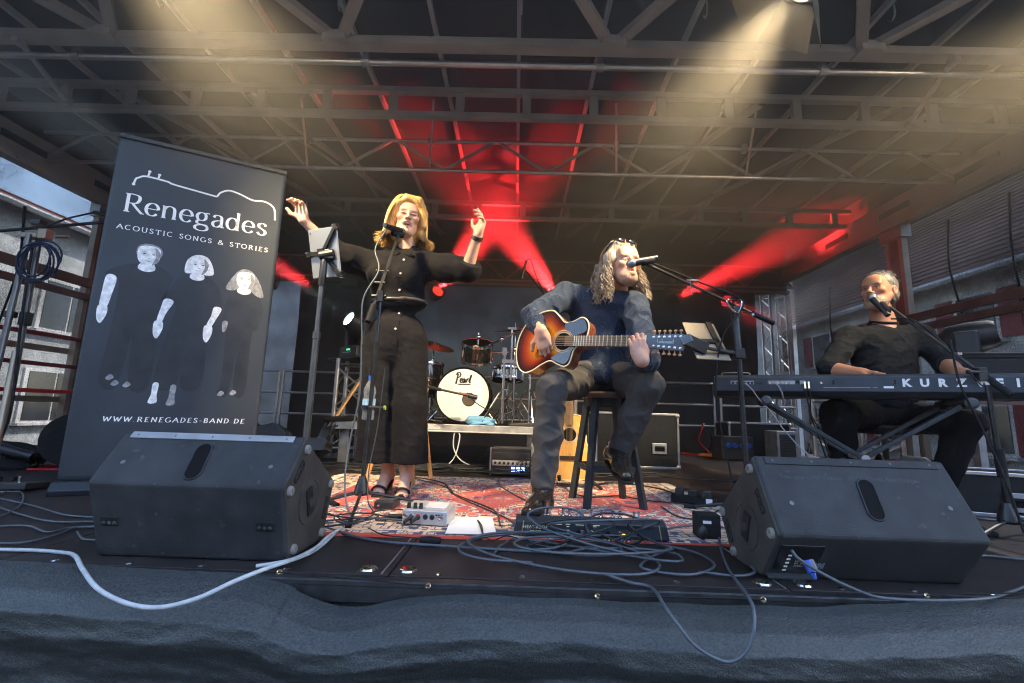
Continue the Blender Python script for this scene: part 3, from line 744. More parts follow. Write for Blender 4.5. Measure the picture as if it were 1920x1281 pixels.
# ================================================================== roll-up banner
BAN = pm('banner_print_grey', (.040, .048, .058), .42, 0, .25, 1.6, spec=.3)
bA, bB, bH = Vector((-2.53, 2.55, 0)), Vector((-1.69, 2.97, 0)), 2.17
ban = thing('roll_up_banner', 'tall dark grey roll-up banner with white lettering of the band', 'banner', (bA + bB) / 2)
bd = (bB - bA); bw = bd.length; bd.normalize(); bn = Vector((bd.y, -bd.x, 0))   # bn points to the camera
bloc = (bA + bB) / 2
nx, ny = 40, 60
s_, t_ = np.meshgrid(np.linspace(-bw / 2, bw / 2, nx), np.linspace(.07, bH, ny))
off = 0 * s_
mb = MB(); mb.v = [tuple(bd * float(a_) + bn * float(o_) + Vector((0, 0, float(z_)))) for a_, o_, z_ in zip(s_.ravel(), off.ravel(), t_.ravel())]
mb.f = [(j * nx + i, j * nx + i + 1, (j + 1) * nx + i + 1, (j + 1) * nx + i) for j in range(ny - 1) for i in range(nx - 1)]; mb.mi = [0] * len(mb.f)
sh = mb.build('printed_sheet', BAN, ban, smooth=180)
sm_ = sh.modifiers.new('solid', 'SOLIDIFY'); sm_.thickness = .0012; sm_.offset = -1
MB().bar(-bd * bw / 2 + Vector((0, 0, bH)), bd * bw / 2 + Vector((0, 0, bH)), .022, .03).build('top_rail', BLK, ban, bevel=.004)
cs = MB(); cs.m = Matrix((bd, Vector((0, 0, 1)).cross(bd), Vector((0, 0, 1)))).transposed().to_4x4()
cs.add([(sx * bw / 2 * 1.02, y, z) for sx in (-1, 1) for y, z in ((-.07, 0), (-.075, .03), (-.04, .075), (.03, .08), (.075, .03), (.07, 0))], [(0, 1, 2, 3, 4, 5), (6, 7, 8, 9, 10, 11)] + [(k, (k + 1) % 6, 6 + (k + 1) % 6, 6 + k) for k in range(6)])
cs.build('cassette', pm('cassette_dark', (.025, .03, .036), .35, .5), ban, bevel=.006)
MB().cyl(-bn * .03 + Vector((0, 0, .07)), -bn * .03 + Vector((0, 0, bH)), .009, n=8).build('support_pole', ALU_D, ban)
MBn = plane_M(bn * .0012, bd, (0, 0, 1))
def BU(fx, fz): return ((fx - .5) * bw, fz * bH)
mb = MB(); letters('Renegades', MBn @ Matrix.Translation((*BU(.085, .775), 0)), bw * .83, .105, .032, mb, .1); mb.build('headline', pm('banner_white', (.93, .93, .93), .6, 0, .02, 9), ban)
mb = MB(); letters('ACOUSTIC SONGS & STORIES', MBn @ Matrix.Translation((*BU(.065, .722), 0)), bw * .87, .09, .05, mb, .34, caps=True); mb.build('subtitle', pm('banner_white', (.93, .93, .93), .6, 0, .02, 9), ban)
mb = MB(); letters('WWW.RENEGADES-BAND.DE', MBn @ Matrix.Translation((*BU(.16, .186), 0)), bw * .76, .10, .045, mb, .32, caps=True, slant=.12); mb.build('web_address', pm('banner_white', (.93, .93, .93), .6, 0, .02, 9), ban)
# guitar outline drawn in one line
gx = lambda q: [BU(x, z) for x, z in q]
mb = MB()
pen([gx([(.115, .868), (.12, .878), (.13, .882)]), gx([(.13, .882), (.17, .891), (.29, .888), (.33, .883), (.58, .872)]), gx([(.58, .872), (.60, .888), (.65, .900), (.72, .895), (.80, .884), (.88, .887), (.94, .872), (.955, .84), (.955, .832)]),
     gx([(.18, .891), (.185, .906)]), gx([(.235, .888), (.24, .902)]), gx([(.115, .868), (.112, .862)])], .0055, .0055, MBn, mb)
for c_ in ((.185, .908), (.24, .904), (.112, .86)):
    x, z = BU(*c_); mb.add([MBn @ Vector((x + .009 * math.cos(k * .5236), z + .008 * math.sin(k * .5236), .0006)) for k in range(12)], [tuple(range(12))])
mb.build('guitar_outline', pm('banner_white', (.93, .93, .93), .6, 0, .02, 9), ban)
# three printed figures: faces, hair, arms, hands, feet
BWH = pm('banner_white', (.93, .93, .93), .6, 0, .02, 9)
P1 = pm('print_pale', (.78, .79, .80), .5, 0, .25, 40); P2 = pm('print_mid', (.28, .29, .30), .5, 0, .4, 45); P3 = pm('print_dark', (.013, .015, .018), .45, 0, .3, 8)
def shape(pts, name, m, z=.0006, sm=4):
    q = [tuple(p)[:2] for p in catmull([(*BU(*p), 0) for p in pts], sm, True)] if sm else [BU(*p) for p in pts]
    c_ = (sum(p[0] for p in q) / len(q), sum(p[1] for p in q) / len(q))
    mb = MB(); mb.add([MBn @ Vector((*c_, z))] + [MBn @ Vector((*p, z)) for p in q], [(0, 1 + k, 1 + (k + 1) % len(q)) for k in range(len(q))])
    return mb.build(name, m, ban)
def pr_face(cx, cz, w, h, kind):
    if kind == 'short': shape([(cx - w * 1.02, cz), (cx - w * .95, cz + h * .9), (cx, cz + h * 1.18), (cx + w * .98, cz + h * .85), (cx + w * 1.05, cz), (cx, cz - h * .2)], 'printed_hair', P2, .0005)
    if kind == 'bob': shape([(cx - w * 1.35, cz - h * .75), (cx - w * 1.25, cz + h * .5), (cx - w * .4, cz + h * 1.2), (cx + w * .7, cz + h * 1.1), (cx + w * 1.35, cz + h * .3), (cx + w * 1.6, cz - h * .7), (cx + w * .8, cz - h * .9), (cx, cz - h * .6), (cx - w * .8, cz - h * .9)], 'printed_hair', P1, .0005)
    if kind == 'long': shape([(cx - w * 2.0, cz - h * 1.1), (cx - w * 1.4, cz + h * .3), (cx - w * .6, cz + h * 1.2), (cx + w * .5, cz + h * 1.15), (cx + w * 1.5, cz + h * .1), (cx + w * 2.2, cz - h * 1.6), (cx + w * 1.2, cz - h * 1.5), (cx, cz - h * .5), (cx - w * 1.0, cz - h * 1.2)], 'printed_hair', P2, .0005)
    shape([(cx - w, cz + h * .1), (cx - w * .85, cz + h * .8), (cx, cz + h), (cx + w * .85, cz + h * .8), (cx + w, cz + h * .1), (cx + w * .75, cz - h * .65), (cx, cz - h), (cx - w * .75, cz - h * .65)], 'printed_face', P1, .0007)
    shape([(cx - w * .55, cz - h * .8), (cx + w * .5, cz - h * .8), (cx + w * .7, cz - h * 1.35), (cx, cz - h * 1.6), (cx - w * .75, cz - h * 1.35)], 'printed_neck', P1, .0006)
    shape([(cx + w * .45, cz + h * .85), (cx + w * .98, cz + h * .3), (cx + w * .80, cz - h * .55), (cx + w * .35, cz - h * .92), (cx + w * .62, cz - h * .1)], 'printed_shading', P2, .0008)
    for sx in (-1, 1):
        shape([(cx + sx * w * .40 - w * .17, cz + h * .16), (cx + sx * w * .40, cz + h * .21), (cx + sx * w * .40 + w * .17, cz + h * .16), (cx + sx * w * .40, cz + h * .10)], 'printed_eye', P3, .0010)
        shape([(cx + sx * w * .40 - w * .22, cz + h * .30), (cx + sx * w * .40, cz + h * .37), (cx + sx * w * .40 + w * .22, cz + h * .30), (cx + sx * w * .40, cz + h * .31)], 'printed_brow', P2, .0010)
    shape([(cx + w * .06, cz - h * .20), (cx + w * .16, cz - h * .22), (cx + w * .05, cz - h * .27), (cx - w * .1, cz - h * .23)], 'printed_nose', P2, .0010)
    shape([(cx - w * .30, cz - h * .47), (cx, cz - h * .52), (cx + w * .30, cz - h * .47), (cx, cz - h * .57)], 'printed_mouth', P3 if kind == 'short' else P2, .0010)
for q in ([(.20, .628), (.10, .612), (.05, .588), (.115, .580), (.13, .53), (.12, .40), (.11, .29), (.20, .28), (.235, .42), (.26, .28), (.36, .285), (.37, .45), (.38, .55), (.40, .60), (.31, .628)],
          [(.49, .615), (.43, .60), (.385, .56), (.36, .53), (.425, .525), (.44, .50), (.41, .42), (.385, .29), (.50, .285), (.52, .40), (.53, .285), (.64, .29), (.64, .42), (.63, .50), (.65, .525), (.705, .52), (.68, .57), (.64, .60), (.58, .617)],
          [(.78, .59), (.73, .575), (.71, .50), (.715, .46), (.74, .46), (.75, .30), (.73, .275), (.80, .27), (.82, .40), (.83, .275), (.90, .28), (.90, .45), (.93, .47), (.95, .53), (.92, .57), (.86, .59)]):
    pts_ = [MBn @ Vector((*tuple(p)[:2], .0003)) for p in catmull([(*BU(*p), 0) for p in q], 4, True)]
    MB().add(pts_, [tuple(range(len(pts_)))]).build('printed_figure', pm('print_body', (.017, .020, .025), .45, 0, .3, 12), ban)
pr_face(.255, .655, .062, .030, 'short'); pr_face(.535, .645, .056, .028, 'bob'); pr_face(.82, .62, .056, .028, 'long')
def pr_arm(q, hand):
    shape(q, 'printed_arm', P1, .0006)
    x, z = hand
    shape([(x - .022, z + .012), (x + .02, z + .014), (x + .028, z - .006), (x + .012, z - .030), (x - .002, z - .036), (x - .02, z - .022)], 'printed_hand', P1, .0007, 3)
pr_arm([(.06, .585), (.11, .58), (.10, .53), (.085, .495), (.05, .495), (.05, .54)], (.065, .485))
pr_arm([(.375, .535), (.425, .53), (.395, .495), (.375, .465), (.35, .47), (.36, .505)], (.36, .455))
pr_arm([(.655, .527), (.70, .523), (.675, .49), (.65, .465), (.625, .47), (.645, .50)], (.635, .455))
shape([(.715, .485), (.745, .487), (.742, .462), (.722, .455)], 'printed_hand', P2, .0006)
for (x, z) in ((.395, .262), (.49, .258)):
    shape([(x - .012, z + .03), (x + .018, z + .03), (x + .016, z), (x + .02, z - .022), (x - .024, z - .024), (x - .014, z)], 'printed_foot', P1 if x < .45 else P2, .0006)
for (x, z) in ((.16, .30), (.19, .285), (.25, .282), (.76, .268), (.83, .272)):
    shape([(x - .02, z), (x, z + .012), (x + .02, z + .004), (x, z - .004)], 'printed_shoe_glint', P2, .0006)

# ================================================================== carpet
def rug_mat():
    m = bpy.data.materials.new('persian_carpet'); m.use_nodes = True; nt = m.node_tree; L = nt.links; b = nt.nodes['Principled BSDF']
    N = nt.nodes.new
    tc = N('ShaderNodeTexCoord'); sx = N('ShaderNodeSeparateXYZ'); L.new(tc.outputs['Object'], sx.inputs[0])
    def math_(op, a, c=None):
        n = N('ShaderNodeMath'); n.operation = op
        for i, q in enumerate((a, c)):
            if q is None: continue
            if isinstance(q, (int, float)): n.inputs[i].default_value = q
            else: L.new(q, n.inputs[i])
        return n.outputs[0]
    ax = math_('ABSOLUTE', sx.outputs[0]); ay = math_('ABSOLUTE', sx.outputs[1])
    cb = N('ShaderNodeCombineXYZ'); L.new(ax, cb.inputs[0]); L.new(ay, cb.inputs[1])
    def ramp(src, stops):
        r = N('ShaderNodeValToRGB'); r.color_ramp.interpolation = 'CONSTANT'
        while len(r.color_ramp.elements) < len(stops): r.color_ramp.elements.new(.5)
        for e, (p, c) in zip(r.color_ramp.elements, stops): e.position = p; e.color = (*c, 1)
        L.new(src, r.inputs[0]); return r.outputs[0]
    red, navy, cream, blue, org, dk = (.44, .06, .035), (.035, .038, .10), (.66, .54, .38), (.26, .34, .42), (.55, .28, .12), (.05, .018, .02)
    vo = N('ShaderNodeTexVoronoi'); vo.inputs['Scale'].default_value = 9; vo.distance = 'MANHATTAN'; vo.inputs['Randomness'].default_value = .55; L.new(cb.outputs[0], vo.inputs[0])
    motif = ramp(vo.outputs['Distance'], [(0, org), (.12, navy), (.22, cream), (.33, red), (.42, navy), (.55, cream), (.66, blue), (.8, red)])
    vo2 = N('ShaderNodeTexVoronoi'); vo2.inputs['Scale'].default_value = 26; vo2.distance = 'CHEBYCHEV'; vo2.inputs['Randomness'].default_value = .8; L.new(cb.outputs[0], vo2.inputs[0])
    fine = ramp(vo2.outputs['Distance'], [(0, cream), (.16, navy), (.3, cream), (.42, red), (.55, navy), (.7, cream)])
    no = N('ShaderNodeTexNoise'); no.inputs['Scale'].default_value = 11; no.inputs['Detail'].default_value = 1; L.new(cb.outputs[0], no.inputs[0])
    msk = ramp(no.outputs[0], [(0, (0, 0, 0)), (.47, (1, 1, 1))])
    def mix(f, a, c):
        x = N('ShaderNodeMix'); x.data_type = 'RGBA'
        if isinstance(f, (int, float)): x.inputs[0].default_value = f
        else: L.new(f, x.inputs[0])
        for i, q in ((6, a), (7, c)):
            if isinstance(q, tuple): x.inputs[i].default_value = (*q, 1)
            else: L.new(q, x.inputs[i])
        return x.outputs[2]
    field = mix(msk, motif, fine)
    # medallion ground: red lozenges in a row
    px_ = math_('PINGPONG', math_('ADD', sx.outputs[0], .1), .42)
    loz = math_('ADD', math_('MULTIPLY', px_, 1.2), ay)
    lz = ramp(loz, [(0, (1, 1, 1)), (.36, (0, 0, 0))])
    redf = mix(ramp(vo2.outputs['Distance'], [(0, (1, 1, 1)), (.25, (0, 0, 0)), (.62, (1, 1, 1))]), red, field)
    body = mix(lz, field, redf)
    # borders
    e1 = math_('MAXIMUM', math_('SUBTRACT', ax, 1.02), math_('SUBTRACT', ay, .62))
    band = ramp(math_('ADD', e1, .5), [(0, (0, 0, 0)), (.5, (1, 1, 1))])
    bnd = mix(ramp(vo2.outputs['Distance'], [(0, (1, 1, 1)), (.34, (0, 0, 0)), (.5, (1, 1, 1))]), navy, mix(.4, cream, org))
    edge_ = ramp(math_('ADD', e1, .5), [(0, (0, 0, 0)), (.5, (1, 1, 1)), (.515, (0, 0, 0)), (.66, (1, 1, 1)), (.675, (0, 0, 0))])
    col = mix(edge_, mix(band, body, bnd), cream)
    sel = ramp(math_('ADD', math_('SUBTRACT', ay, .855), .5), [(0, (0, 0, 0)), (.5, (1, 1, 1))])
    col = mix(sel, col, (.42, .05, .03))
    n3 = N('ShaderNodeTexNoise'); n3.inputs['Scale'].default_value = 60; L.new(tc.outputs['Object'], n3.inputs[0])
    hs = N('ShaderNodeHueSaturation'); L.new(col, hs.inputs['Color']); L.new(math_('MULTIPLY_ADD', n3.outputs[0], .7), hs.inputs['Value'])
    hs.inputs['Value'].default_value = 1
    L.new(math_('ADD', math_('MULTIPLY', n3.outputs[0], .7), .65), hs.inputs['Value'])
    L.new(hs.outputs[0], b.inputs['Base Color']); b.inputs['Roughness'].default_value = .95; b.inputs['Sheen Weight'].default_value = .2; b.inputs['Specular IOR Level'].default_value = .15
    bp = N('ShaderNodeBump'); bp.inputs['Strength'].default_value = .5; bp.inputs['Distance'].default_value = .003; L.new(n3.outputs[0], bp.inputs['Height']); L.new(bp.outputs[0], b.inputs['Normal'])
    return m
RUGC = Vector((-.06, 2.84, 0)); RW, RD = 2.48, 1.75
rug = thing('carpet', 'worn red and blue patterned oriental carpet in the middle of the stage', 'carpet', RUGC, R(1.0))
nx, ny = 120, 90
X, Yg = np.meshgrid(np.linspace(-RW / 2, RW / 2, nx), np.linspace(-RD / 2, RD / 2, ny))
Zg = .008 + .003 * np.maximum(0, fbm(X * 4, Yg * 4, 71)) 
Zg[0, :] = Zg[-1, :] = .001; Zg[:, 0] = Zg[:, -1] = .001
mb = MB(); mb.v = [tuple(p) for p in np.stack([X, Yg + .012 * np.sin(X * 3), Zg], -1).reshape(-1, 3)]
mb.f = [(j * nx + i, j * nx + i + 1, (j + 1) * nx + i + 1, (j + 1) * nx + i) for j in range(ny - 1) for i in range(nx - 1)]; mb.mi = [0] * len(mb.f)
mb.build('pile', rug_mat(), rug, smooth=180)
fr = MB()
for sx in (-1, 1):
    for k in range(150):
        y = -RD / 2 + .02 + (RD - .04) * k / 149; a = random.uniform(-.03, .03); l = random.uniform(.05, .085)
        fr.tube([(sx * RW / 2 - sx * .004, y, .005), (sx * (RW / 2 + l * .5), y + a * .4, .008), (sx * (RW / 2 + l), y + a, .003)], [.003, .0026, .0016], 4)
tag(fr.build('fringe', pm('fringe_wool', (.55, .5, .42), .9), rug), kind='stuff')
# ================================================================== microphones and stands
GRILLE = pm('microphone_grille', (.32, .33, .34), .38, .9, .5, 900)
def mic(parent, head, back, name='microphone', body=None):
    """vocal microphone with its grille at head, body towards back"""
    head, back = Vector(head), Vector(back); d = (back - head).normalized()
    m = bpy.data.objects.new(name, None); link(m, parent)
    MB().lathe([(0, -.026), (.014, -.023), (.023, -.011), (.0255, .003), (.024, .018), (.0, .018)], head, d, 16).build('grille', GRILLE, m, smooth=50)
    MB().lathe([(.0262, .001), (.0268, .005), (.0262, .009)], head, d, 16).build('grille_band', GRILLE, m)
    MB().lathe([(.0235, .018), (.0225, .04), (.0165, .13), (.0155, .165), (.0, .166)], head, d, 14).build('handle', body or BLKM, m, smooth=40)
    return m
def clip(parent, p, d):
    d = Vector(d).normalized()
    MB().lathe([(.021, -.035), (.022, 0), (.020, .035), (.012, .045)], p, d, 12).build('mic_clip', RUB, parent, smooth=40)
def tripod(parent, base_z, feet, r=.0085, hub=(0, 0)):
    MB().lathe([(0, base_z + .075), (.017, base_z + .075), (.021, base_z + .06), (.036, base_z + .015), (.04, base_z - .012), (.034, base_z - .022), (0, base_z - .022)], (hub[0], hub[1], 0), n=18).build('tripod_hub', BLKM, parent, smooth=35)
    for f in feet:
        l = bpy.data.objects.new('leg', None)
        a = Vector((hub[0], hub[1], base_z - .005)); b = Vector((f[0], f[1], .012)); dd = (b - a).normalized()
        lg = MB().cyl(a + dd * .02, b, r, n=8).build('leg', BLKM, parent, smooth=40)
        MB().cyl(b - dd * .05, b + dd * .012, r * 1.5, r * 1.7, 8).build('rubber_foot', RUB, lg, smooth=40)
        bpy.data.objects.remove(l)
# --- singer's microphone stand with bottle holder
sm = thing('microphone_stand', 'black tripod microphone stand with a bottle holder in front of the singer', 'microphone stand', (-.80, 2.45, 0))
tripod(sm, .095, ((-.30, -.02), (.40, .12), (.085, -.40)))
MB().cyl((0, 0, .1), (.015, 0, .80), .0115, n=10).build('lower_tube', BLKM, sm, smooth=40)
MB().cyl((.012, 0, .70), (.016, 0, .89), .017, n=10).build('clutch', RUB, sm, smooth=40)
MB().cyl((.016, 0, .8), (.02, 0, 1.13), .008, n=10).build('upper_tube', pm('stand_blue_black', (.03, .04, .055), .3, .5), sm, smooth=40)
bj = Vector((.02, 0, 1.13))
MB().box(bj + Vector((0, 0, .02)), (.03, .03, .06)).cyl(bj + Vector((-.05, 0, .02)), bj + Vector((.03, 0, .02)), .011, n=8).build('swivel_joint', BLKM, sm, smooth=30)
bt = Vector((.045, .17, 1.585)); bb = Vector((-.02, -.06, .99))
MB().cyl(bb, bt, .0095, n=8).build('boom', BLKM, sm, smooth=40)
MB().cyl(bb - (bt - bb) * .0, bb + (bt - bb) * .18, .017, n=10).build('boom_grip', RUB, sm, smooth=40)
for q in (.42, .55): MB().cyl(bb + (bt - bb) * q + Vector((-.045, 0, 0)), bb + (bt - bb) * q + Vector((.02, 0, 0)), .008, n=8).ball(bb + (bt - bb) * q + Vector((-.05, 0, 0)), .013, 8, 6).build('thumb_screw', BLKM, sm, smooth=40)
mh = Vector((.052, .215, 1.625))
clip(sm, bt + Vector((-.008, .012, .012)), (-.5, -.7, -.15))
smm = mic(sm, mh, mh + Vector((-.055, -.13, -.02)))
# bottle holder and bottle
MB().lathe([(.040, .0), (.041, .02)], (-.015, .05, .52), n=16).bar((0, 0, .53), (-.01, .03, .53), .02, .012).cyl((.01, -.015, .53), (.09, -.02, .53), .006, n=8).build('bottle_holder', BLKM, sm)
MB().lathe([(.0, 0), (.012, 0), (.012, .01), (0, .01)], (.09, -.02, .53), (1, 0, 0), 10).build('holder_knob', pm('green_yellow', (.35, .45, .05), .5), sm)
PET = bpy.data.materials.new('clear_plastic'); PET.use_nodes = True
pb = PET.node_tree.nodes['Principled BSDF']; pb.inputs['Base Color'].default_value = (.85, .9, .95, 1); pb.inputs['Roughness'].default_value = .08; pb.inputs['Transmission Weight'].default_value = .85; pb.inputs['IOR'].default_value = 1.2
bo = thing('water_bottle', 'clear plastic water bottle in the holder of the singer\'s microphone stand', 'bottle', (-.815, 2.50, .46))
MB().lathe([(0, .0), (.03, .002), (.033, .012), (.032, .05), (.034, .07), (.034, .115), (.030, .13), (.034, .15), (.033, .17), (.022, .20), (.0125, .215), (.012, .225), (0, .226)], n=18).build('bottle_body', PET, bo, smooth=50)
MB().lathe([(.0345, .07), (.0347, .115)], n=18).build('label_band', pm('label_blue_white', (.3, .5, .7), .4, 0, .5, 40), bo)
MB().lathe([(0, .247), (.013, .246), (.0135, .222)], n=12).build('cap', pm('blue_cap', (.02, .1, .6), .4), bo, smooth=40)

# --- tablet stand left of the singer
ts = thing('tablet_stand', 'dark grey telescopic stand holding a tablet at the singer\'s left', 'tablet stand', (-1.19, 2.6, 0))
POLE = pm('pole_grey', (.055, .065, .075), .4, .5, .2, 15)
MB().cyl((0, 0, .06), (0, 0, .95), .019, n=12).build('lower_tube', POLE, ts, smooth=40)
MB().cyl((0, 0, .92), (0, 0, .96), .023, n=12).build('collar', POLE, ts, smooth=40)
MB().cyl((0, 0, .94), (0, 0, 1.24), .015, n=12).build('upper_tube', POLE, ts, smooth=40)
MB().lathe([(.016, 0), (.022, .02), (.021, .15), (.015, .17)], (0, 0, 1.24), n=12).build('head_sleeve', BLKM, ts, smooth=40)
tripod(ts, .10, ((-.3, -.1), (.25, -.12), (.02, .32)), .009)
MB().cyl((-.03, -.0, 1.43), (.06, .0, 1.45), .03, n=14).box((.03, .02, 1.44), (.06, .08, .06)).build('tilt_joint', BLKM, ts, bevel=.006)
tb = thing('tablet_computer', 'silver tablet clamped on the stand, its back to the audience', 'tablet', (-1.19, 2.6, 1.44))
c4 = [at(568, 435, 2.66), at(622, 428, 2.56), at(650, 515, 2.60), at(598, 521, 2.70)]
c4 = [c4[0], c4[1], c4[2], c4[3]]
ux = ((c4[1] - c4[0]) + (c4[2] - c4[3])) / 2; uy = ((c4[0] - c4[3]) + (c4[1] - c4[2])) / 2; ctr = sum(c4, Vector()) / 4
MT = plane_M(ctr - tb.location, ux, uy); wT, hT = ux.length, uy.length
b_ = MB(); b_.m = MT; b_.box((0, 0, 0), (wT, hT, .009)); b_.build('tablet_shell', pm('silver_shell', (.42, .44, .47), .35, .7, .05), tb, bevel=.006, seg=3)
b_ = MB(); b_.m = MT; b_.box((0, 0, -.0055), (wT * .93, hT * .94, .002)); b_.build('screen', pm('dark_screen', (.01, .01, .012), .1), tb)
b_ = MB(); b_.m = MT; b_.lathe([(0, .0065), (.004, .0065), (.0045, .004)], (-wT * .42, hT * .42, 0), n=10); b_.build('camera_lens', RUB, tb)
h_ = MB(); h_.m = MT
h_.box((0, 0, .02), (.05, .05, .03)).bar((0, 0, .018), (wT * .5, hT * .48, .014), .02, .014).bar((0, 0, .018), (wT * .5, -hT * .46, .014), .02, .014).bar((0, 0, .018), (-wT * .52, .0, .014), .024, .014)
for q in ((.5, .48), (.5, -.46), (-.52, 0)): h_.box((wT * q[0], hT * q[1], .004), (.03, .035, .03)).cyl((wT * q[0] + .02, hT * q[1] - .012, .01), (wT * q[0] - .02, hT * q[1] + .012, .016), .008, n=8)
h_.build('clamp_arms', BLKM, ts).location = tb.location - ts.location

# --- guitarist's boom stand with tablet holder
gs = thing('microphone_stand', 'boom microphone stand with silver joint reaching to the guitarist\'s mouth', 'microphone stand', (1.29, 2.6, 0))
MB().cyl((.012, 0, .08), (.0, 0, .95), .0145, n=10).build('lower_tube', BLKM, gs, smooth=40)
MB().cyl((0, 0, .92), (-.01, 0, 1.12), .017, .02, n=10).build('clutch', POLE, gs, smooth=40)
tripod(gs, .085, ((-.28, .14), (.30, .1), (.02, -.3)))
jp = at(1374, 573, 2.6) - gs.location
MB().box(jp + Vector((.015, 0, -.045)), (.04, .035, .08)).build('swivel_joint', BLKM, gs, bevel=.006)
MB().tube([jp + Vector((-.045, -.02, .025)), jp + Vector((.035, -.02, .03)), jp + Vector((.04, -.02, -.0)), jp + Vector((.01, -.02, -.05))], .006, 6, closed=True, sm=5).build('joint_clamp', STEEL, gs, smooth=60)
b0 = at(1450, 606, 2.66) - gs.location; b1 = at(1205, 492, 2.48) - gs.location
MB().cyl(b0, b1, .0085, n=8).build('boom', BLKM, gs, smooth=40)
MB().cyl(b0, b0 + (b1 - b0) * .17, .016, n=10).build('boom_grip', RUB, gs, smooth=40)
MB().cyl(jp + Vector((.02, -.02, -.03)), jp + Vector((.10, -.03, -.06)), .005, n=6).ball(jp + Vector((.10, -.03, -.06)), .01, 8, 6).build('lever', STEEL, gs)
md = (b0 - b1).normalized()
gh = at(1183, 494, 2.43) - gs.location
gb_ = at(1216, 487, 2.45) - gs.location
mic(gs, gh, gb_); clip(gs, at(1214, 490, 2.45) - gs.location, gb_ - gh)
cl = at(1297, 532, 2.54) - gs.location
MB().cyl(cl + Vector((-.03, 0, .02)), cl + Vector((.04, 0, .02)), .007, n=8).cyl(cl + Vector((-.01, 0, .02)), cl + Vector((0, 0, -.07)), .004, n=6).build('cable_clip', STEEL, gs)
MB().tube([b1 + Vector((0, 0, .02)), b1 * .6 + b0 * .4 + Vector((0, -.01, .035)), jp + Vector((.03, -.02, .04)), jp + Vector((.03, -.03, -.04)), jp + Vector((-.09, -.03, -.22)), jp + Vector((-.13, -.02, -.55)), jp + Vector((-.07, -.02, -.95)), jp + Vector((-.05, -.05, -1.19))], .0045, 6, sm=8).build('mic_cable', RUB, gs)
MB().box((-.002, 0, .905), (.055, .05, .06)).bar((-.0, -.01, .90), (-.20, -.02, .93), .02, .018).box((-.25, -.01, .95), (.13, .04, .07), (0, R(25), 0)).build('holder_arm', BLKM, gs, bevel=.004)
tb2 = thing('tablet_computer', 'beige backed tablet held beside the guitar headstock, tilted away', 'tablet', gs.location + Vector((-.27, .05, .98)))
c4 = [at(1306, 612, 2.78), at(1368, 613, 2.78), at(1338, 671, 2.58), at(1276, 665, 2.58)]
ux = ((c4[1] - c4[0]) + (c4[2] - c4[3])) / 2; uy = ((c4[0] - c4[3]) + (c4[1] - c4[2])) / 2; ctr = sum(c4, Vector()) / 4
MT = plane_M(ctr - tb2.location, ux, uy); wT, hT = ux.length, uy.length
b_ = MB(); b_.m = MT; b_.box((0, 0, 0), (wT, hT, .009)); b_.build('tablet_shell', pm('beige_shell', (.20, .185, .155), .45, .1, .05), tb2, bevel=.006, seg=3)
b_ = MB(); b_.m = MT; b_.box((.02, -.02, .012), (wT * .55, .03, .012)).box((.06, .03, .012), (.03, hT * .8, .012)); b_.build('tablet_clamp', BLKM, tb2)

# --- keyboard player's boom stand
ks = thing('microphone_stand', 'black boom microphone stand at the right in front of the keyboard', 'microphone stand', (2.43, 2.33, 0))
MB().cyl((.02, 0, .08), (0.005, .0, .38), .0165, n=10).build('lower_tube', BLKM, ks, smooth=40)
MB().cyl((0.005, 0, .28), (0.0, .0, .42), .021, n=10).build('clutch', RUB, ks, smooth=40)
MB().cyl((0.0, 0, .36), (-.01, .0, .74), .012, n=10).build('upper_tube', BLKM, ks, smooth=40)
tripod(ks, .085, ((-.33, -.15), (.3, .12), (.08, -.34)), .009)
kj = at(1838, 702, 2.34) - ks.location
MB().box(kj, (.045, .035, .07)).cyl(kj + Vector((-.07, -.01, .01)), kj + Vector((.02, -.01, .01)), .009, n=8).cyl(kj + Vector((-.07, -.01, .01)), kj + Vector((-.01, -.01, -.06)), .004, n=6).ball(kj + Vector((-.07, -.01, .01)), .012, 8, 6).build('swivel_joint', BLKM, ks, bevel=.004)
k0 = at(1897, 742, 2.26) - ks.location; k1 = at(1668, 576, 2.72) - ks.location
MB().cyl(k0, k1, .0095, n=8).build('boom', BLKM, ks, smooth=40)
MB().cyl(k0, k0 + (k1 - k0) * .19, .0165, n=10).build('boom_grip', RUB, ks, smooth=40)
MB().cyl(k0 + (k1 - k0) * .19, k0 + (k1 - k0) * .26, .013, n=10).build('boom_sleeve', BLKM, ks, smooth=40)
kh = at(1634, 557, 2.80) - ks.location; kb = at(1652, 577, 2.75) - ks.location
mic(ks, kh, kb); clip(ks, at(1658, 577, 2.74) - ks.location, kb - kh)
MB().tube([kb + (kb - kh), k1 * .75 + k0 * .25 + Vector((0, 0, .03)), k1 * .45 + k0 * .55 + Vector((0, 0, .012)), at(1782, 640, 2.4) - ks.location, at(1800, 720, 2.3) - ks.location, at(1840, 800, 2.3) - ks.location, at(1885, 900, 2.25) - ks.location, at(1920, 1000, 2.2) - ks.location], .005, 6, sm=8).build('mic_cable', RUB, ks)

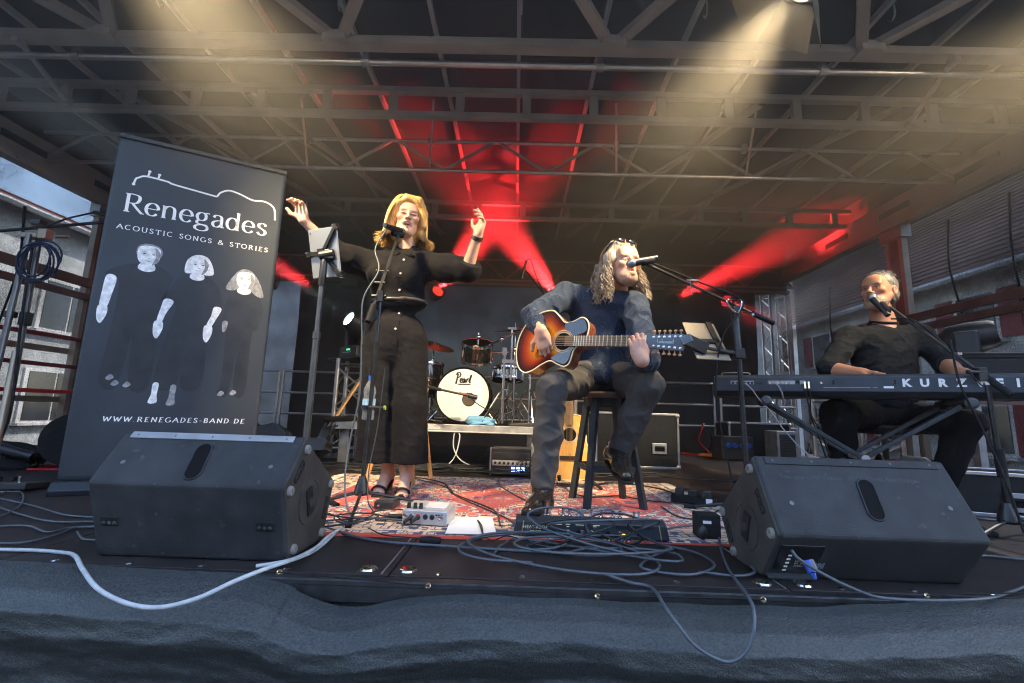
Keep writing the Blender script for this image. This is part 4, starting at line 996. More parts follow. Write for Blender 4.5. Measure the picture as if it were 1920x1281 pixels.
# --- kick drum microphone on a low boom
kd = thing('microphone_stand', 'low boom stand with the microphone in front of the bass drum', 'microphone stand', (-.92, 4.32, .41))
tripod(kd, .05, ((-.25, .05), (.22, -.06), (.03, .2)), .008)
q1 = at(878, 742, 4.36) - kd.location; q0 = at(795, 724, 4.25) - kd.location
MB().cyl((0, 0, .05), (0.02, 0, .33), .01, n=8).build('tube', BLKM, kd, smooth=40)
MB().cyl(q0, q1, .011, n=8).build('boom', BLKM, kd, smooth=40)
MB().cyl(q0 + (q1 - q0) * .1, q0 + (q1 - q0) * .38, .017, n=8).build('boom_grip', RUB, kd, smooth=40)
MB().cyl(q1, q1 + (q1 - q0).normalized() * .09, .026, .022, 12).build('drum_microphone', BLKM, kd, smooth=40)
MB().cyl(q1 + Vector((-.09, -.01, .02)), q1 + Vector((-.02, -.01, .01)), .012, n=8).build('red_tape', REDP, kd)
MB().tube([q1, q1 + Vector((.1, -.03, -.08)), q1 + Vector((.25, 0, -.16))], .005, 6, sm=6).build('cable', RUB, kd)
# --- overhead microphone behind the guitarist
oh = thing('microphone_stand', 'thin overhead microphone stand rising behind the guitarist\'s shoulder', 'microphone stand', (.32, 4.75, .41))
o0 = at(1020, 552, 4.7) - oh.location; o1 = at(986, 508, 4.6) - oh.location
MB().cyl((0, 0, 0.05), o0, .011, n=8).build('tube', BLKM, oh, smooth=40)
tripod(oh, .06, ((-.2, .1), (.2, .1), (0, -.22)), .008)
MB().cyl(o0 + (o0 - o1) * .25, o1, .009, n=8).build('boom', BLKM, oh, smooth=40)
MB().cyl(at(978, 522, 4.6) - oh.location, at(987, 489, 4.6) - oh.location, .014, n=10).build('pencil_microphone', BLKM, oh, smooth=40)
MB().tube([at(987, 489, 4.6) - oh.location, at(995, 488, 4.6) - oh.location, at(1006, 520, 4.62) - oh.location, o0], .005, 6, sm=6).build('cable', RUB, oh)

# --- folded tripod stand with coiled cable at far left
lt = thing('lighting_tripod', 'tall tripod stand at the left edge with a coil of cable hanging on it', 'tripod stand', (-3.27, 2.92, 0))
lp = lambda x, y, D: at(x, y, D) - lt.location
MB().cyl(lp(75, 440, 2.9), lp(12, 790, 2.9), .017, n=10).build('tube', pm('tripod_steel', (.12, .12, .12), .35, .7), lt, smooth=40)
MB().cyl(lp(55, 440, 2.85), lp(-8, 700, 2.8), .017, n=10).build('tube', MATS['tripod_steel'], lt, smooth=40)
MB().cyl(lp(30, 660, 2.85), lp(-10, 850, 2.7), .018, n=10).build('leg', pm('worn_bronze_tube', (.3, .24, .17), .4, .7), lt, smooth=40)
MB().tube([lp(62, 455, 2.82), lp(40, 600, 2.8), lp(22, 760, 2.8), lp(0, 830, 2.8)], .008, 6, sm=8).build('cable', RUB, lt)
MB().box(lp(48, 598, 2.88), (.05, .05, .09)).box(lp(20, 590, 2.85), (.06, .04, .04)).build('clutch', BLKM, lt, bevel=.005)
MB().box(lp(62, 443, 2.88), (.11, .06, .035)).box(lp(85, 440, 2.86), (.06, .05, .07)).cyl(lp(105, 444, 2.86), lp(130, 444, 2.86), .012, n=8).build('head_clamp', pm('worn_bronze_tube', (.3, .24, .17)), lt, bevel=.004)
MB().box(lp(72, 418, 2.88), (.07, .05, .03)).build('head_plate', BLKM, lt)
MB().cyl(lp(-10, 434, 2.86), lp(205, 416, 2.9), .011, n=8).build('cross_bar', BLKM, lt, smooth=40)
MB().tube([lp(75, 432, 2.86), lp(120, 412, 2.88), lp(178, 398, 2.9)], .006, 6, sm=6).build('cable', RUB, lt)
MB().cyl(lp(176, 398, 2.9), lp(205, 405, 2.92), .013, n=8).build('clip_microphone', BLKM, lt, smooth=40)
lt2 = MB()
for k in range(6):
    c_ = Vector(lp(76, 492, 2.83)) + Vector((random.uniform(-.01, .01), -.012 * k * .6, random.uniform(-.012, .012))); rr = .118 + random.uniform(-.012, .012)
    lt2.tube([c_ + Vector((rr * math.cos(a), .01 * math.sin(a * 2 + k), rr * math.sin(a) * 1.08)) for a in [2 * math.pi * q / 22 for q in range(22)]], .0055, 6, closed=True)
cc = lt2.build('cable_coil', pm('braided_blue_black', (.02, .025, .05), .7, 0, .6, 150))
tag(cc, 'coil of dark braided cable hung on the tripod at the left edge', 'cable coil')
cc.location = lt.location
# ================================================================== drum riser and kit
RZ = .40
rs = thing('drum_riser', 'low aluminium drum riser with sticker on its front edge', 'riser', (-.72, 5.2, 0))
MB().box((0, 0, RZ - .02), (1.95, 1.75, .03)).build('platform', DECK, rs)
MB().box((0, -.885, RZ - .03), (1.96, .03, .06)).box((0, -.892, RZ - .066), (1.96, .04, .012)).build('front_profile', GALV, rs, bevel=.003)
for sx in (-1, 1): MB().box((sx * .985, 0, RZ - .03), (.03, 1.75, .06)).build('side_profile', GALV, rs)
for sx in (-.92, .92):
    for y in (-.80, .8):
        MB().box((sx, y, (RZ - .06) / 2), (.09, .06, RZ - .06)).build('leg', GALV, rs, bevel=.004)
MB().box((-.22, -.9015, RZ - .03), (.46, .002, .036)).build('sticker', pm('sticker_white', (.6, .6, .6), .4), rs)
mS = plane_M(Vector((-.44, -.9035, RZ - .04)), (1, 0, 0), (0, 0, 1))
text_obj('sticker_print', 'AJP', mS, .03, REDP, rs, bold=.0012); text_obj('sticker_print', 'POWER', mS @ Matrix.Translation((.065, 0, 0)), .024, BLK, rs, bold=.001)
text_obj('sticker_print', 'LICHT & TON VERLEIH', mS @ Matrix.Translation((.165, .002, 0)), .017, REDP, rs)
MB().box((-.96, -.84, RZ + .02), (.28, .16, .05), (0, R(-3), 0)).build('folded_cover', pm('black_fabric', (.012, .012, .013), .9, bump=.4, bs=60), rs, bevel=.02)

DRUMB = pm('black_drum_lacquer', (.008, .008, .009), .12, 0, .1, 4, coat=.8)
HEADW = pm('white_drum_head', (.72, .72, .70), .5, 0, .06, 3)
HEADM = pm('amber_drum_head', (.42, .24, .10), .45, 0, .15, 5)
def drum(t, c, ax, r, depth, front=None, back=None, lugs=8, lugr=.008):
    c = Vector(c); u, v, d = frame_from(ax)
    MB().lathe([(r * .97, -depth / 2), (r * .985, -depth / 2 + .01), (r * .985, depth / 2 - .01), (r * .97, depth / 2)], c, d, 36).build('shell', DRUMB, t, smooth=40)
    for s_ in (-1, 1):
        MB().lathe([(r * .97, 0), (r * 1.03, -.004), (r * 1.035, .012), (r * 1.02, .026), (r * .96, .024)], c + d * s_ * (depth / 2) - d * (.02 if s_ > 0 else -.02), d * s_, 36).build('hoop', STEEL if r < .25 else DRUMB, t, smooth=50)
    for s_, m in ((-1, back), (1, front)):
        if m: MB().lathe([(0, .001), (r * .9, .0), (r * .975, -.004)], c + d * s_ * (depth / 2 + .002), d * s_, 40).build('drum_head', m, t, smooth=40)
    for k in range(lugs):
        a = 2 * math.pi * (k + .5) / lugs; p = c + (u * math.cos(a) + v * math.sin(a)) * r * 1.02
        MB().cyl(p - d * depth * .5, p + d * depth * .5, .0035, n=6).cyl(p - d * depth * .16, p + d * depth * .16, lugr, n=7).build('tension_rod', STEEL, t, smooth=40)
bd_ = thing('bass_drum', 'black bass drum with round white front head lettered in black script', 'bass drum', (-.55, 4.85, RZ))
bc = Vector((0, 0, .295))
drum(bd_, bc, (0, -1, 0), .28, .42, HEADW, None, 10)
# script name and sound hole on the head
MH = plane_M(bc + Vector((0, -.2165, 0)), (1, 0, 0), (0, 0, 1))
scr = [[(.02, .0), (.10, .42), (.18, .82)], [(.02, .70), (.12, .90), (.30, .92), (.40, .76), (.32, .56), (.16, .48)], [(-.06, .02), (.02, -.03), (.06, .05)],
       [(.38, .22), (.52, .28), (.52, .40), (.42, .40), (.37, .22), (.42, .06), (.56, .10)], [(.78, .34), (.68, .38), (.60, .20), (.64, .05), (.74, .14), (.80, .36)], [(.80, .36), (.77, .10), (.86, .08)],
       [(.90, .06), (.98, .38)], [(.96, .28), (1.04, .40), (1.10, .36)], [(1.14, .12), (1.28, .62), (1.34, .70), (1.24, .30), (1.20, .06), (1.30, .08)], [(.20, -.10), (1.28, -.10)]]
mb = MB(); k_ = .118
pen([[((x - .65) * k_, y * k_ + .12) for x, y in q] for q in scr], .0075, .005, MH, mb, .001)
mb.build('script_lettering', BLK, bd_)
g = MB(); g.m = MH; g.lathe([(0, .0015), (.062, .0015), (.066, .0)], (.065, -.045, .0), n=24); g.build('port_hole', pm('port_brown', (.07, .055, .045), .6), bd_)
g = MB(); g.m = MH; g.lathe([(.062, .001), (.066, .004), (.07, .001)], (.065, -.045, 0), n=24); g.build('port_ring', BLK, bd_)
for sx in (-1, 1): MB().cyl((sx * .22, -.12, .18), (sx * .36, -.2, .01), .009, n=8).build('spur', STEEL, bd_, smooth=40)
tm = thing('rack_tom', 'black rack tom with amber underside mounted above the bass drum', 'tom drum', (-.43, 4.72, RZ))
drum(tm, (0, 0, .755), (.05, -.45, 1), .165, .2, None, HEADM, 6)
MB().prism([(0, -.016), (.034, 0), (0, .016), (-.034, 0)], .002, plane_M(Vector((.0, -.169, .79)), (1, 0, 0), (0, .4, 1))).build('badge', pm('badge_gold', (.6, .55, .4), .3, .8), tm)
MB().cyl((.16, .05, .76), (.33, .06, .78), .012, n=8).cyl((0, .1, .85), (0, .1, .98), .01, n=8).ball((0, .1, .93), .03, 8, 6).build('mount', STEEL, tm, smooth=40)
ft = thing('floor_tom', 'black floor tom with chrome legs at the left of the bass drum', 'tom drum', (-1.03, 5.05, RZ))
drum(ft, (0, 0, .46), (0, 0, 1), .2, .38, HEADW, None, 8)
for k in range(3):
    a = k * 2.09 + .6; MB().cyl((.215 * math.cos(a), .215 * math.sin(a), .5), (.235 * math.cos(a), .235 * math.sin(a), 0), .007, n=8).build('leg', STEEL, ft, smooth=40)
sd = thing('snare_drum', 'chrome and black snare drum at the right of the bass drum', 'snare drum', (-.10, 5.0, RZ))
drum(sd, (0, 0, .55), (0, .1, 1), .178, .14, HEADW, None, 8, .01)
MB().lathe([(.17, 0), (.182, .01), (.182, .1), (.17, .11)], (0, 0, .495), n=30).build('steel_band', STEEL, sd, smooth=40)
MB().cyl((0, 0, .05), (0, 0, .47), .012, n=8).build('stand_tube', STEEL, sd, smooth=40)
for k in range(3):
    a = k * 2.09 + .3; MB().cyl((0, 0, .22), (.2 * math.cos(a), .2 * math.sin(a), .01), .008, n=8).build('stand_leg', STEEL, sd, smooth=40); MB().cyl((0, 0, .45), (.17 * math.cos(a), .17 * math.sin(a), .49), .007, n=8).build('basket_arm', STEEL, sd, smooth=40)
CYM = pm('dark_bronze_cymbal', (.17, .10, .05), .35, .9, .3, 30, stretch=(1, 1, 8))
def cymbal(lab, x, y, z, r, tilt, stand=True):
    t = thing('cymbal', lab, 'cymbal', (x, y, RZ))
    c = MB(); c.m = Matrix.Translation((0, 0, z - RZ)) @ Euler(tilt).to_matrix().to_4x4()
    c.lathe([(.01, .022), (.03, .020), (.05, .006), (r * .6, -.006), (r, -.018), (r * .6, -.008), (.05, .003), (.01, .018)], n=36); c.build('plate', CYM, t, smooth=30)
    g = MB(); g.m = c.m; g.cyl((0, 0, .0), (0, 0, .07), .006, n=8).lathe([(0, .06), (.012, .055), (.01, .03)], n=8); g.build('wing_nut', STEEL, t)
    if stand:
        h = z - RZ
        MB().cyl((0, 0, .1), (0, 0, h * .62), .0135, n=10).cyl((0, 0, h * .6), (0, 0, h * .66), .02, n=10).cyl((0, 0, h * .62), (0, 0, h), .009, n=8).build('stand_tube', STEEL, t, smooth=40)
        MB().ball((0, 0, h * .78), (.026, .026, .03), 10, 8).box((.02, 0, h * .64), (.04, .03, .04)).build('stand_joint', STEEL, t, smooth=40)
        for k in range(3):
            a = k * 2.09 - .5; e = Vector((.27 * math.cos(a), .27 * math.sin(a), .01)); m_ = Vector((.02 * math.cos(a), .02 * math.sin(a), .36))
            MB().bar(m_, e, .02, .006).bar(Vector((0, 0, .12)), m_ * .45 + e * .55, .014, .005).build('stand_leg', STEEL, t)
    return t
cymbal('dark crash cymbal tilted behind the singer\'s arm', -.94, 4.95, 1.26, .24, (R(16), R(16), 0))
cymbal('dark ride cymbal above the guitar body', -.03, 4.85, 1.44, .24, (R(9), R(-4), 0))
cymbal('thin hi-hat cymbal edge beside the singer\'s leg', -.98, 4.6, .86, .16, (R(4), R(-3), 0), False)
MB().cyl((0, 0, 0), (0, 0, .5), .01, n=8).build('stand_tube', STEEL, [o for o in S.objects if o.get('label', '').startswith('thin hi-hat')][0], smooth=40)
# hardware tower to the right of the tom
hw = thing('tom_stand', 'chrome double braced stand between the bass drum and the sunburst guitar', 'drum stand', (-.13, 4.5, RZ))
MB().cyl((0, 0, .02), (0, 0, .72), .0135, n=10).build('tube', STEEL, hw, smooth=40)
MB().cyl((.07, .02, .45), (.07, .02, .97), .0125, n=10).build('tube', STEEL, hw, smooth=40)
MB().box((.035, .01, .64), (.12, .04, .035)).box((0, 0, .74), (.045, .045, .07)).cyl((-.04, -.01, .87), (.1, -.01, .93), .012, n=8).box((.07, .02, .98), (.09, .03, .025)).ball((-.03, -.01, .86), .03, 10, 8).cyl((-.2, .12, .8), (-.03, -.01, .86), .01, n=8).build('clamp', STEEL, hw, smooth=30)
for k in range(3):
    a = k * 2.09 - .35; e = Vector((.27 * math.cos(a), .2 * math.sin(a), .01)); m_ = Vector((.02 * math.cos(a), .02 * math.sin(a), .36))
    MB().bar(m_, e, .022, .007).bar(Vector((0, 0, .1)), m_ * .45 + e * .55, .014, .005).build('leg', STEEL, hw)
sg = thing('cymbal_stand', 'chrome stand with folded legs left of the guitarist\'s knee', 'drum stand', (.14, 4.75, RZ))
MB().cyl((0, 0, .02), (0, 0, .75), .012, n=8).build('tube', STEEL, sg, smooth=40)
for k in range(3):
    a = k * 2.09 + .7; MB().tube([(0, 0, .36), (.06 * math.cos(a), .06 * math.sin(a), .34), (.2 * math.cos(a), .2 * math.sin(a), .01)], .009, 6, sm=5).build('leg', STEEL, sg, smooth=40)
tw = thing('towel', 'crumpled light blue cloth lying on the riser below the bass drum', 'cloth', (-.33, 4.42, RZ))
g = bmesh.new(); bmesh.ops.create_icosphere(g, subdivisions=4, radius=1)
for v in g.verts:
    p = np.array(v.co); f = 1 + .35 * float(fbm(np.array(p[0] * 3.2), np.array(p[1] * 3.2 + p[2] * 4), 5)) 
    v.co = (p[0] * .14 * f, p[1] * .07 * f, max(0.0, (p[2] + .35) * .055 * f))
me = bpy.data.meshes.new('cloth'); g.to_mesh(me); g.free(); me.materials.append(pm('pale_blue_cloth', (.13, .30, .50), .85, 0, .15, 20)); me.polygons.foreach_set('use_smooth', [True] * len(me.polygons))
link(bpy.data.objects.new('cloth', me), tw)
bk = MB().box((0, 0, .012), (.26, .16, .02), (0, 0, R(6))).box((0.005, .003, .028), (.245, .15, .012), (R(2), R(-3), R(9))).build('black_folder', pm('black_leather', (.015, .014, .014), .45, 0, .3, 30), bevel=.004); bk.location = (.06, 4.40, RZ)
tag(bk, 'black folder lying on the riser edge beside the blue cloth', 'folder')

# moving head on the short tower
def moving_head(lab, loc, rz, pitch, lens_col, lens_st):
    t = thing('moving_head_lamp', lab, 'stage lamp', loc, rz)
    MB().box((0, 0, .065), (.34, .28, .13)).build('base', BLK, t, bevel=.015)
    MB().box((0, -.142, .075), (.22, .006, .07)).build('display', pm('display_dark', (.015, .02, .02), .3), t)
    MB().box((.02, -.146, .085), (.07, .003, .02)).build('lit_screen', emis('green_screen', (.05, .5, .2), .35), t)
    for k in range(4): MB().box((-.07 + k * .045, -.146, .055), (.025, .003, .006)).build('panel_print', WHT, t)
    for sx in (-1, 1): MB().box((sx * .16, 0, .26), (.05, .16, .28)).build('yoke_arm', BLK, t, bevel=.02)
    h = MB(); h.m = Matrix.Translation((0, 0, .36)) @ Matrix.Rotation(pitch, 4, 'X')
    h.lathe([(0, .17), (.09, .16), (.13, .10), (.135, -.02), (.115, -.15), (.10, -.18), (.085, -.18), (.08, -.15), (0, -.15)], axis=(0, 1, 0), n=24)
    hd = h.build('head', BLK, t, smooth=35)
    l = MB(); l.m = h.m; l.lathe([(0, -.165), (.045, -.163), (.075, -.152)], axis=(0, 1, 0), n=20); l.build('lens', emis('lens_' + lens_st[0], lens_col, lens_st[1]), hd)
    return t, h.m
mv, mm = moving_head('moving head lamp with a thin pale beam on the short tower', (-1.80, 5.02, 1.08), R(-38), R(-24), (.75, .95, 1.0), ('bright', 8.0))
MB().box((0, 0, -.01), (.6, .4, .02)).build('shelf_plate', BLKM, mv)
mv2, _ = moving_head('switched off moving head lamp on the amplifier at the right edge', (3.78, 3.75, .90), R(42), R(-10), (.5, .6, .65), ('dull', .25))  # lens has a weak glow painted in though the lamp is off

# ================================================================== guitars
def spline2(pts, n=6): return [tuple(p)[:2] for p in catmull([(x, y, 0) for x, y in pts], n, True)]
def ring_face(mb_v, out, c, ts): pass
def guitar(t, M, out, cen, thick, top_m, side_m, hole, neck, pick=None, binding=None):
    """acoustic guitar in its own plane: u along the neck, v up, w towards the viewer"""
    o = spline2(out, 6); n = len(o)
    ts = [1.0, .96, .9, .8, .68, .55, .4, .25, .1]
    vs_, fs, burst = [], [], []
    for q in ts:
        vs_ += [M @ Vector((cen[0] + (x - cen[0]) * q, cen[1] + (y - cen[1]) * q, .006 * (1 - q * q))) for x, y in o]; burst += [q] * n
    for i in range(len(ts) - 1): fs += [(i * n + k, i * n + (k + 1) % n, (i + 1) * n + (k + 1) % n, (i + 1) * n + k) for k in range(n)]
    fs.append(tuple(range((len(ts) - 1) * n, len(ts) * n)))
    mb = MB(); mb.v = [tuple(v) for v in vs_]; mb.f = fs; mb.mi = [0] * len(fs)
    top = mb.build('soundboard', top_m, t, smooth=40)
    at_ = top.data.attributes.new('burst', 'FLOAT', 'POINT'); at_.data.foreach_set('value', burst[:len(top.data.vertices)])
    mb = MB()
    mb.add([M @ Vector((x, y, -.0005)) for x, y in o] + [M @ Vector((x * 1.0, y, -thick * .5)) for x, y in o] + [M @ Vector((x, y, -thick)) for x, y in o],
           [(k, (k + 1) % n, n + (k + 1) % n, n + k) for k in range(n)] + [(n + k, n + (k + 1) % n, 2 * n + (k + 1) % n, 2 * n + k) for k in range(n)] + [tuple(range(2 * n, 3 * n))])
    mb.build('sides_and_back', side_m, t, smooth=50)
    b_ = MB(); b_.tube([M @ Vector((x, y, .0005)) for x, y in o], .0042, 5, closed=True); b_.build('binding', binding or pm('cream_binding', (.75, .62, .38), .4), t, smooth=60)
    hx, hy, hr = hole
    g = MB(); g.m = M; g.lathe([(0, .0072), (hr, .0072)], (hx, hy, 0), n=30); h_ = g.build('sound_hole', pm('hole_black', (.004, .004, .005)), t)
    for rr in (1.12, 1.32):
        g = MB(); g.m = M; g.lathe([(hr * rr - .003, .0068), (hr * rr, .0085), (hr * rr + .003, .0068)], (hx, hy, 0), n=30); g.build('rosette', pm('rosette_cream', (.55, .42, .24), .4), h_)
    return o
def burst_mat():
    m = bpy.data.materials.new('sunburst_lacquer'); m.use_nodes = True; nt = m.node_tree; b = nt.nodes['Principled BSDF']; L = nt.links
    a = nt.nodes.new('ShaderNodeAttribute'); a.attribute_name = 'burst'
    tc = nt.nodes.new('ShaderNodeTexCoord'); mp = nt.nodes.new('ShaderNodeMapping'); mp.inputs['Scale'].default_value = (6, 60, 60); L.new(tc.outputs['Object'], mp.inputs[0])
    no = nt.nodes.new('ShaderNodeTexNoise'); no.inputs['Scale'].default_value = 3; L.new(mp.outputs[0], no.inputs[0])
    ad = nt.nodes.new('ShaderNodeMath'); ad.operation = 'MULTIPLY_ADD'; ad.inputs[1].default_value = .12; L.new(no.outputs[0], ad.inputs[0]); L.new(a.outputs['Fac'], ad.inputs[2])
    r = nt.nodes.new('ShaderNodeValToRGB'); e = r.color_ramp.elements
    stops = [(.0, (.62, .25, .004)), (.48, (.58, .19, .004)), (.72, (.32, .036, .003)), (.88, (.12, .010, .004)), (1.0, (.015, .004, .003))]
    while len(e) < len(stops): e.new(.5)
    for q, (p, c) in zip(e, stops): q.position = p; q.color = (*c, 1)
    L.new(ad.outputs[0], r.inputs[0]); L.new(r.outputs[0], b.inputs['Base Color']); b.inputs['Roughness'].default_value = .38; b.inputs['Specular IOR Level'].default_value = .06; b.inputs['Coat Weight'].default_value = .02; b.inputs['Coat Roughness'].default_value = .06
    return m
WOODR = pm('rosewood_sides', (.20, .055, .02), .3, 0, .6, 7, coat=.5, stretch=(2, 14, 14))
FRETB = pm('fretboard_wood', (.20, .13, .075), .5, 0, .25, 20); FRET = pm('fret_wire', (.75, .68, .5), .3, .9)
NECKW = pm('neck_mahogany', (.22, .08, .035), .4)
gB, gN = at(1016, 641, 2.46), at(1212, 641, 2.17)
gu = (gN - gB).normalized(); MG = plane_M(gB, gu, Vector((0, .10, 1)))
GS = (gN - gB).length / 196.0; GV = .00288
gt = thing('twelve_string_guitar', 'sunburst twelve-string acoustic guitar with cutaway held by the seated guitarist', 'guitar', gB)
MGl = Matrix.Translation(-gB) @ MG
def gq(x, y): return ((x - 1016) * GS, (641 - y) * GV)
gout = [gq(*p) for p in ((963, 660), (967, 628), (984, 598), (1008, 583), (1032, 579), (1047, 590), (1060, 603), (1075, 603), (1092, 595), (1103, 600), (1108, 613), (1106, 632), (1104, 645), (1092, 648), (1083, 656), (1080, 668), (1076, 682), (1067, 688), (1053, 684), (1038, 678), (1020, 686), (1002, 698), (985, 702), (970, 689))]
guitar(gt, MGl, gout, gq(1030, 640), .105, burst_mat(), WOODR, (*gq(1061, 641), .046), None)
def gbox(t, c, d, name, m, bev=0): g = MB(); g.m = MGl; g.box(c, d); return g.build(name, m, t, bevel=bev)
L_ = (gN - gB).length
xf = 46 * GS + .012
gbox(gt, ((xf + L_) / 2, 0, .016), (L_ - xf, .056, .010), 'fretboard', FRETB)
for k in range(1, 19):
    u = L_ - L_ * (1 - 2 ** (-k / 12)) * 1.0
    u = L_ * (2 ** (-k / 12)) + 0
    u = L_ - (L_ - 0) * (1 - 2 ** (-k / 12))
    if u > xf: gbox(gt, (u, 0, .0222), (.0028, .056, .0025), 'fret', FRET)
g = MB(); g.m = MGl; g.tube([(.27, 0, -.004), (.36, 0, -.006), (L_, 0, -.004)], [.028, .026, .024], 10); g.build('neck', NECKW, gt, smooth=60)
gbox(gt, (L_, 0, .021), (.006, .056, .012), 'nut', WHT)
gbox(gt, (.0, 0, .010), (.035, .115, .010), 'bridge', pm('bridge_rosewood', (.05, .025, .015), .5), .003)
gbox(gt, (.004, 0, .017), (.004, .08, .006), 'saddle', WHT)
for k in range(6):
    v = -.024 + k * .0096
    for dv in (-.0013, .0013):
        g = MB(); g.m = MGl; g.cyl((.004, v * 1.1 + dv, .021), (L_ + .0, v * .85 + dv, .0275), .0006, n=4, cap=False); g.build('string', pm('string_bronze', (.7, .55, .35), .3, .9), gt)
# pick guards
for q in ([(1063, 606), (1080, 602), (1094, 598), (1102, 604), (1104, 622), (1078, 630), (1074, 622), (1064, 618)], [(1046, 668), (1058, 660), (1070, 655), (1084, 651), (1079, 660), (1075, 676), (1066, 684), (1050, 679), (1040, 674)]):
    g = MB(); g.m = MGl @ Matrix.Translation((0, 0, .0066)); g.prism(spline2([gq(*p) for p in q], 3), .0012); g.build('pick_guard', pm('black_pick_guard', (.018, .014, .012), .12, 0, .2, 5, coat=.6), gt)
HST = pm('black_headstock', (.05, .065, .08), .25, 0, .15, 6, coat=.5)
hd0 = MGl @ Matrix.Translation((L_, 0, .012)) @ Matrix.Rotation(R(8), 4, 'Y')
hs = MB(); hs.m = hd0; hs.prism([(0, -.027), (.016, -.034), (.170, -.043), (.177, -.037), (.174, .040), (.166, .043), (.02, .033), (0, .027)], -.016); hs = hs.build('headstock', HST, gt, bevel=.002)
PEARL = pm('amber_tuner_button', (.55, .30, .14), .35)
for k in range(6):
    for sv in (-1, 1):
        u = .036 + k * .0245; v = sv * (.022 + k * .0013)
        g = MB(); g.m = hd0; g.lathe([(0, .008), (.0028, .008), (.0034, .002), (.006, .001), (.0068, -.001)], (u, v, .0), n=12); g.build('string_post', pm('post_white_chrome', (.85, .85, .85), .2, .6), hs)
        g = MB(); g.m = hd0; g.cyl((u, sv * (.032 + k * .0014), -.012), (u, sv * (.046 + k * .0014), -.012), .0025, n=6).ball((u, sv * (.053 + k * .0014), -.012), (.0085, .0068, .005), 10, 8); g.build('tuning_peg', PEARL, hs, smooth=60)
scr2 = [[(.0, .9), (.04, .1), (.2, .0)], ell(.34, .2, .1, .2), [(.44, .4), (.46, 0)], [(.56, .9), (.56, 0)], [(.7, .35), (.58, .2), (.72, 0)], ell(.86, .2, .1, .2, 10, 320), [(1.0, .4), (1.08, 0), (1.16, .35), (1.24, 0), (1.3, .4)], ell(1.45, .2, .09, .2), ell(1.68, .2, .09, .2), ell(1.9, .2, .09, .2), [(2.0, .9), (2.0, 0)]]
mb = MB(); pen([[(.055 + x * .036, -.007 + y * .022) for x, y in q] for q in scr2], .0009, .0009, hd0, mb, .0012); mb.build('headstock_script', pm('silver_script', (.4, .55, .6), .4), hs)
g = MB(); g.m = hd0; g.box((.185, .012, .012), (.05, .042, .016), (0, 0, R(25))); tn = g.build('clip_tuner', pm('grey_tuner', (.16, .18, .2), .4), gt, bevel=.005)
g = MB(); g.m = hd0; g.box((.185, .012, .0215), (.034, .028, .002), (0, 0, R(25))); g.build('tuner_screen', pm('tuner_screen_grey', (.10, .12, .14), .2), tn)

# natural guitar on a stand behind the stool
ng = thing('acoustic_guitar', 'natural blond acoustic guitar on a stand behind the bar stool', 'guitar', (.40, 3.35, 0))
nt_ = Vector((-.01, .10, 1)).normalized()
MN = plane_M(Vector((.0, 0, .29)), nt_, Vector((-1, 0, 0)))
nout = [(-.23, 0), (-.215, .12), (-.14, .185), (-.05, .17), (.03, .125), (.09, .12), (.16, .138), (.215, .12), (.235, .05), (.23, .0), (.235, -.05), (.225, -.09), (.19, -.10), (.165, -.075), (.13, -.085), (.09, -.12), (.03, -.125), (-.05, -.17), (-.14, -.185), (-.215, -.12)]
NATW = pm('blond_spruce', (.66, .36, .10), .25, 0, .12, 5, coat=.7, stretch=(25, 25, 2))
guitar(ng, MN, nout, (0, 0), .10, NATW, WOODR, (.09, 0, .048), None)
g = MB(); g.m = MN; g.box((-.075, 0, .01), (.028, .15, .01)); g.build('bridge', pm('bridge_rosewood', (.05, .025, .015)), ng, bevel=.002)
g = MB(); g.m = MN; g.box((.40, 0, .012), (.48, .055, .014)); g.build('neck', FRETB, ng)
for k in range(6):
    g = MB(); g.m = MN; g.cyl((-.07, -.022 + k * .009, .018), (.62, -.02 + k * .008, .022), .0008, n=4, cap=False); g.build('string', MATS['string_bronze'], ng)
st_ = thing('guitar_stand', 'black folding stand under the natural blond guitar', 'guitar stand', (.42, 3.4, 0))
for sx in (-1, 1):
    MB().tube([(0, .12, .45), (sx * .12, .0, .1), (sx * .2, -.12, .015)], .011, 7, sm=6).build('leg', BLKM, st_, smooth=60)
    MB().tube([(sx * .1, .02, .12), (sx * .1, -.12, .07), (sx * .1, -.15, .1)], .011, 7, sm=6).build('cradle_arm', RUB, st_, smooth=60)
MB().cyl((0, .12, .12), (0, .13, .75), .012, n=8).build('mast', BLKM, st_, smooth=40)
# electric guitar leaning by the tower
eg = thing('electric_guitar', 'dark electric guitar with maple neck leaning against the tower at left', 'guitar', (-1.85, 4.35, 0))
a, b = Vector((-.02, -.1, .12)), Vector((.27, .45, 1.0))
ME_ = plane_M(a, b - a, Vector((1, -.9, .1)))
g = MB(); g.m = ME_; g.box((.60, 0, 0), (.66, .045, .02)); g.build('neck', pm('maple_neck', (.55, .30, .10), .35), eg)
g = MB(); g.m = ME_; g.prism([(.92, -.022), (1.02, -.03), (1.09, .0), (1.06, .05), (.95, .03)], .016); g.build('headstock', pm('maple_neck', (.55, .30, .10)), eg)
g = MB(); g.m = ME_; g.prism(spline2([(-.05, -.1), (-.06, .08), (.06, .14), (.16, .10), (.27, .15), (.34, .13), (.28, .06), (.30, -.06), (.36, -.12), (.28, -.15), (.16, -.11), (.06, -.15)], 4), .04); g.build('body', pm('black_gloss', (.008, .008, .01), .12, 0, .1, 5, coat=.8), eg, bevel=.006)
g = MB(); g.m = ME_
for k in range(3): g.box((.06 + k * .07, 0, .045), (.022, .075, .012))
g.build('pickups', STEEL, eg)
gc = thing('guitar_case', 'shiny black guitar case lying behind the banner by the railing', 'guitar case', (-2.25, 4.3, 0))
g = MB(); g.m = plane_M(Vector((0, 0, .16)), (1, -.15, .0), (0, .35, 1))
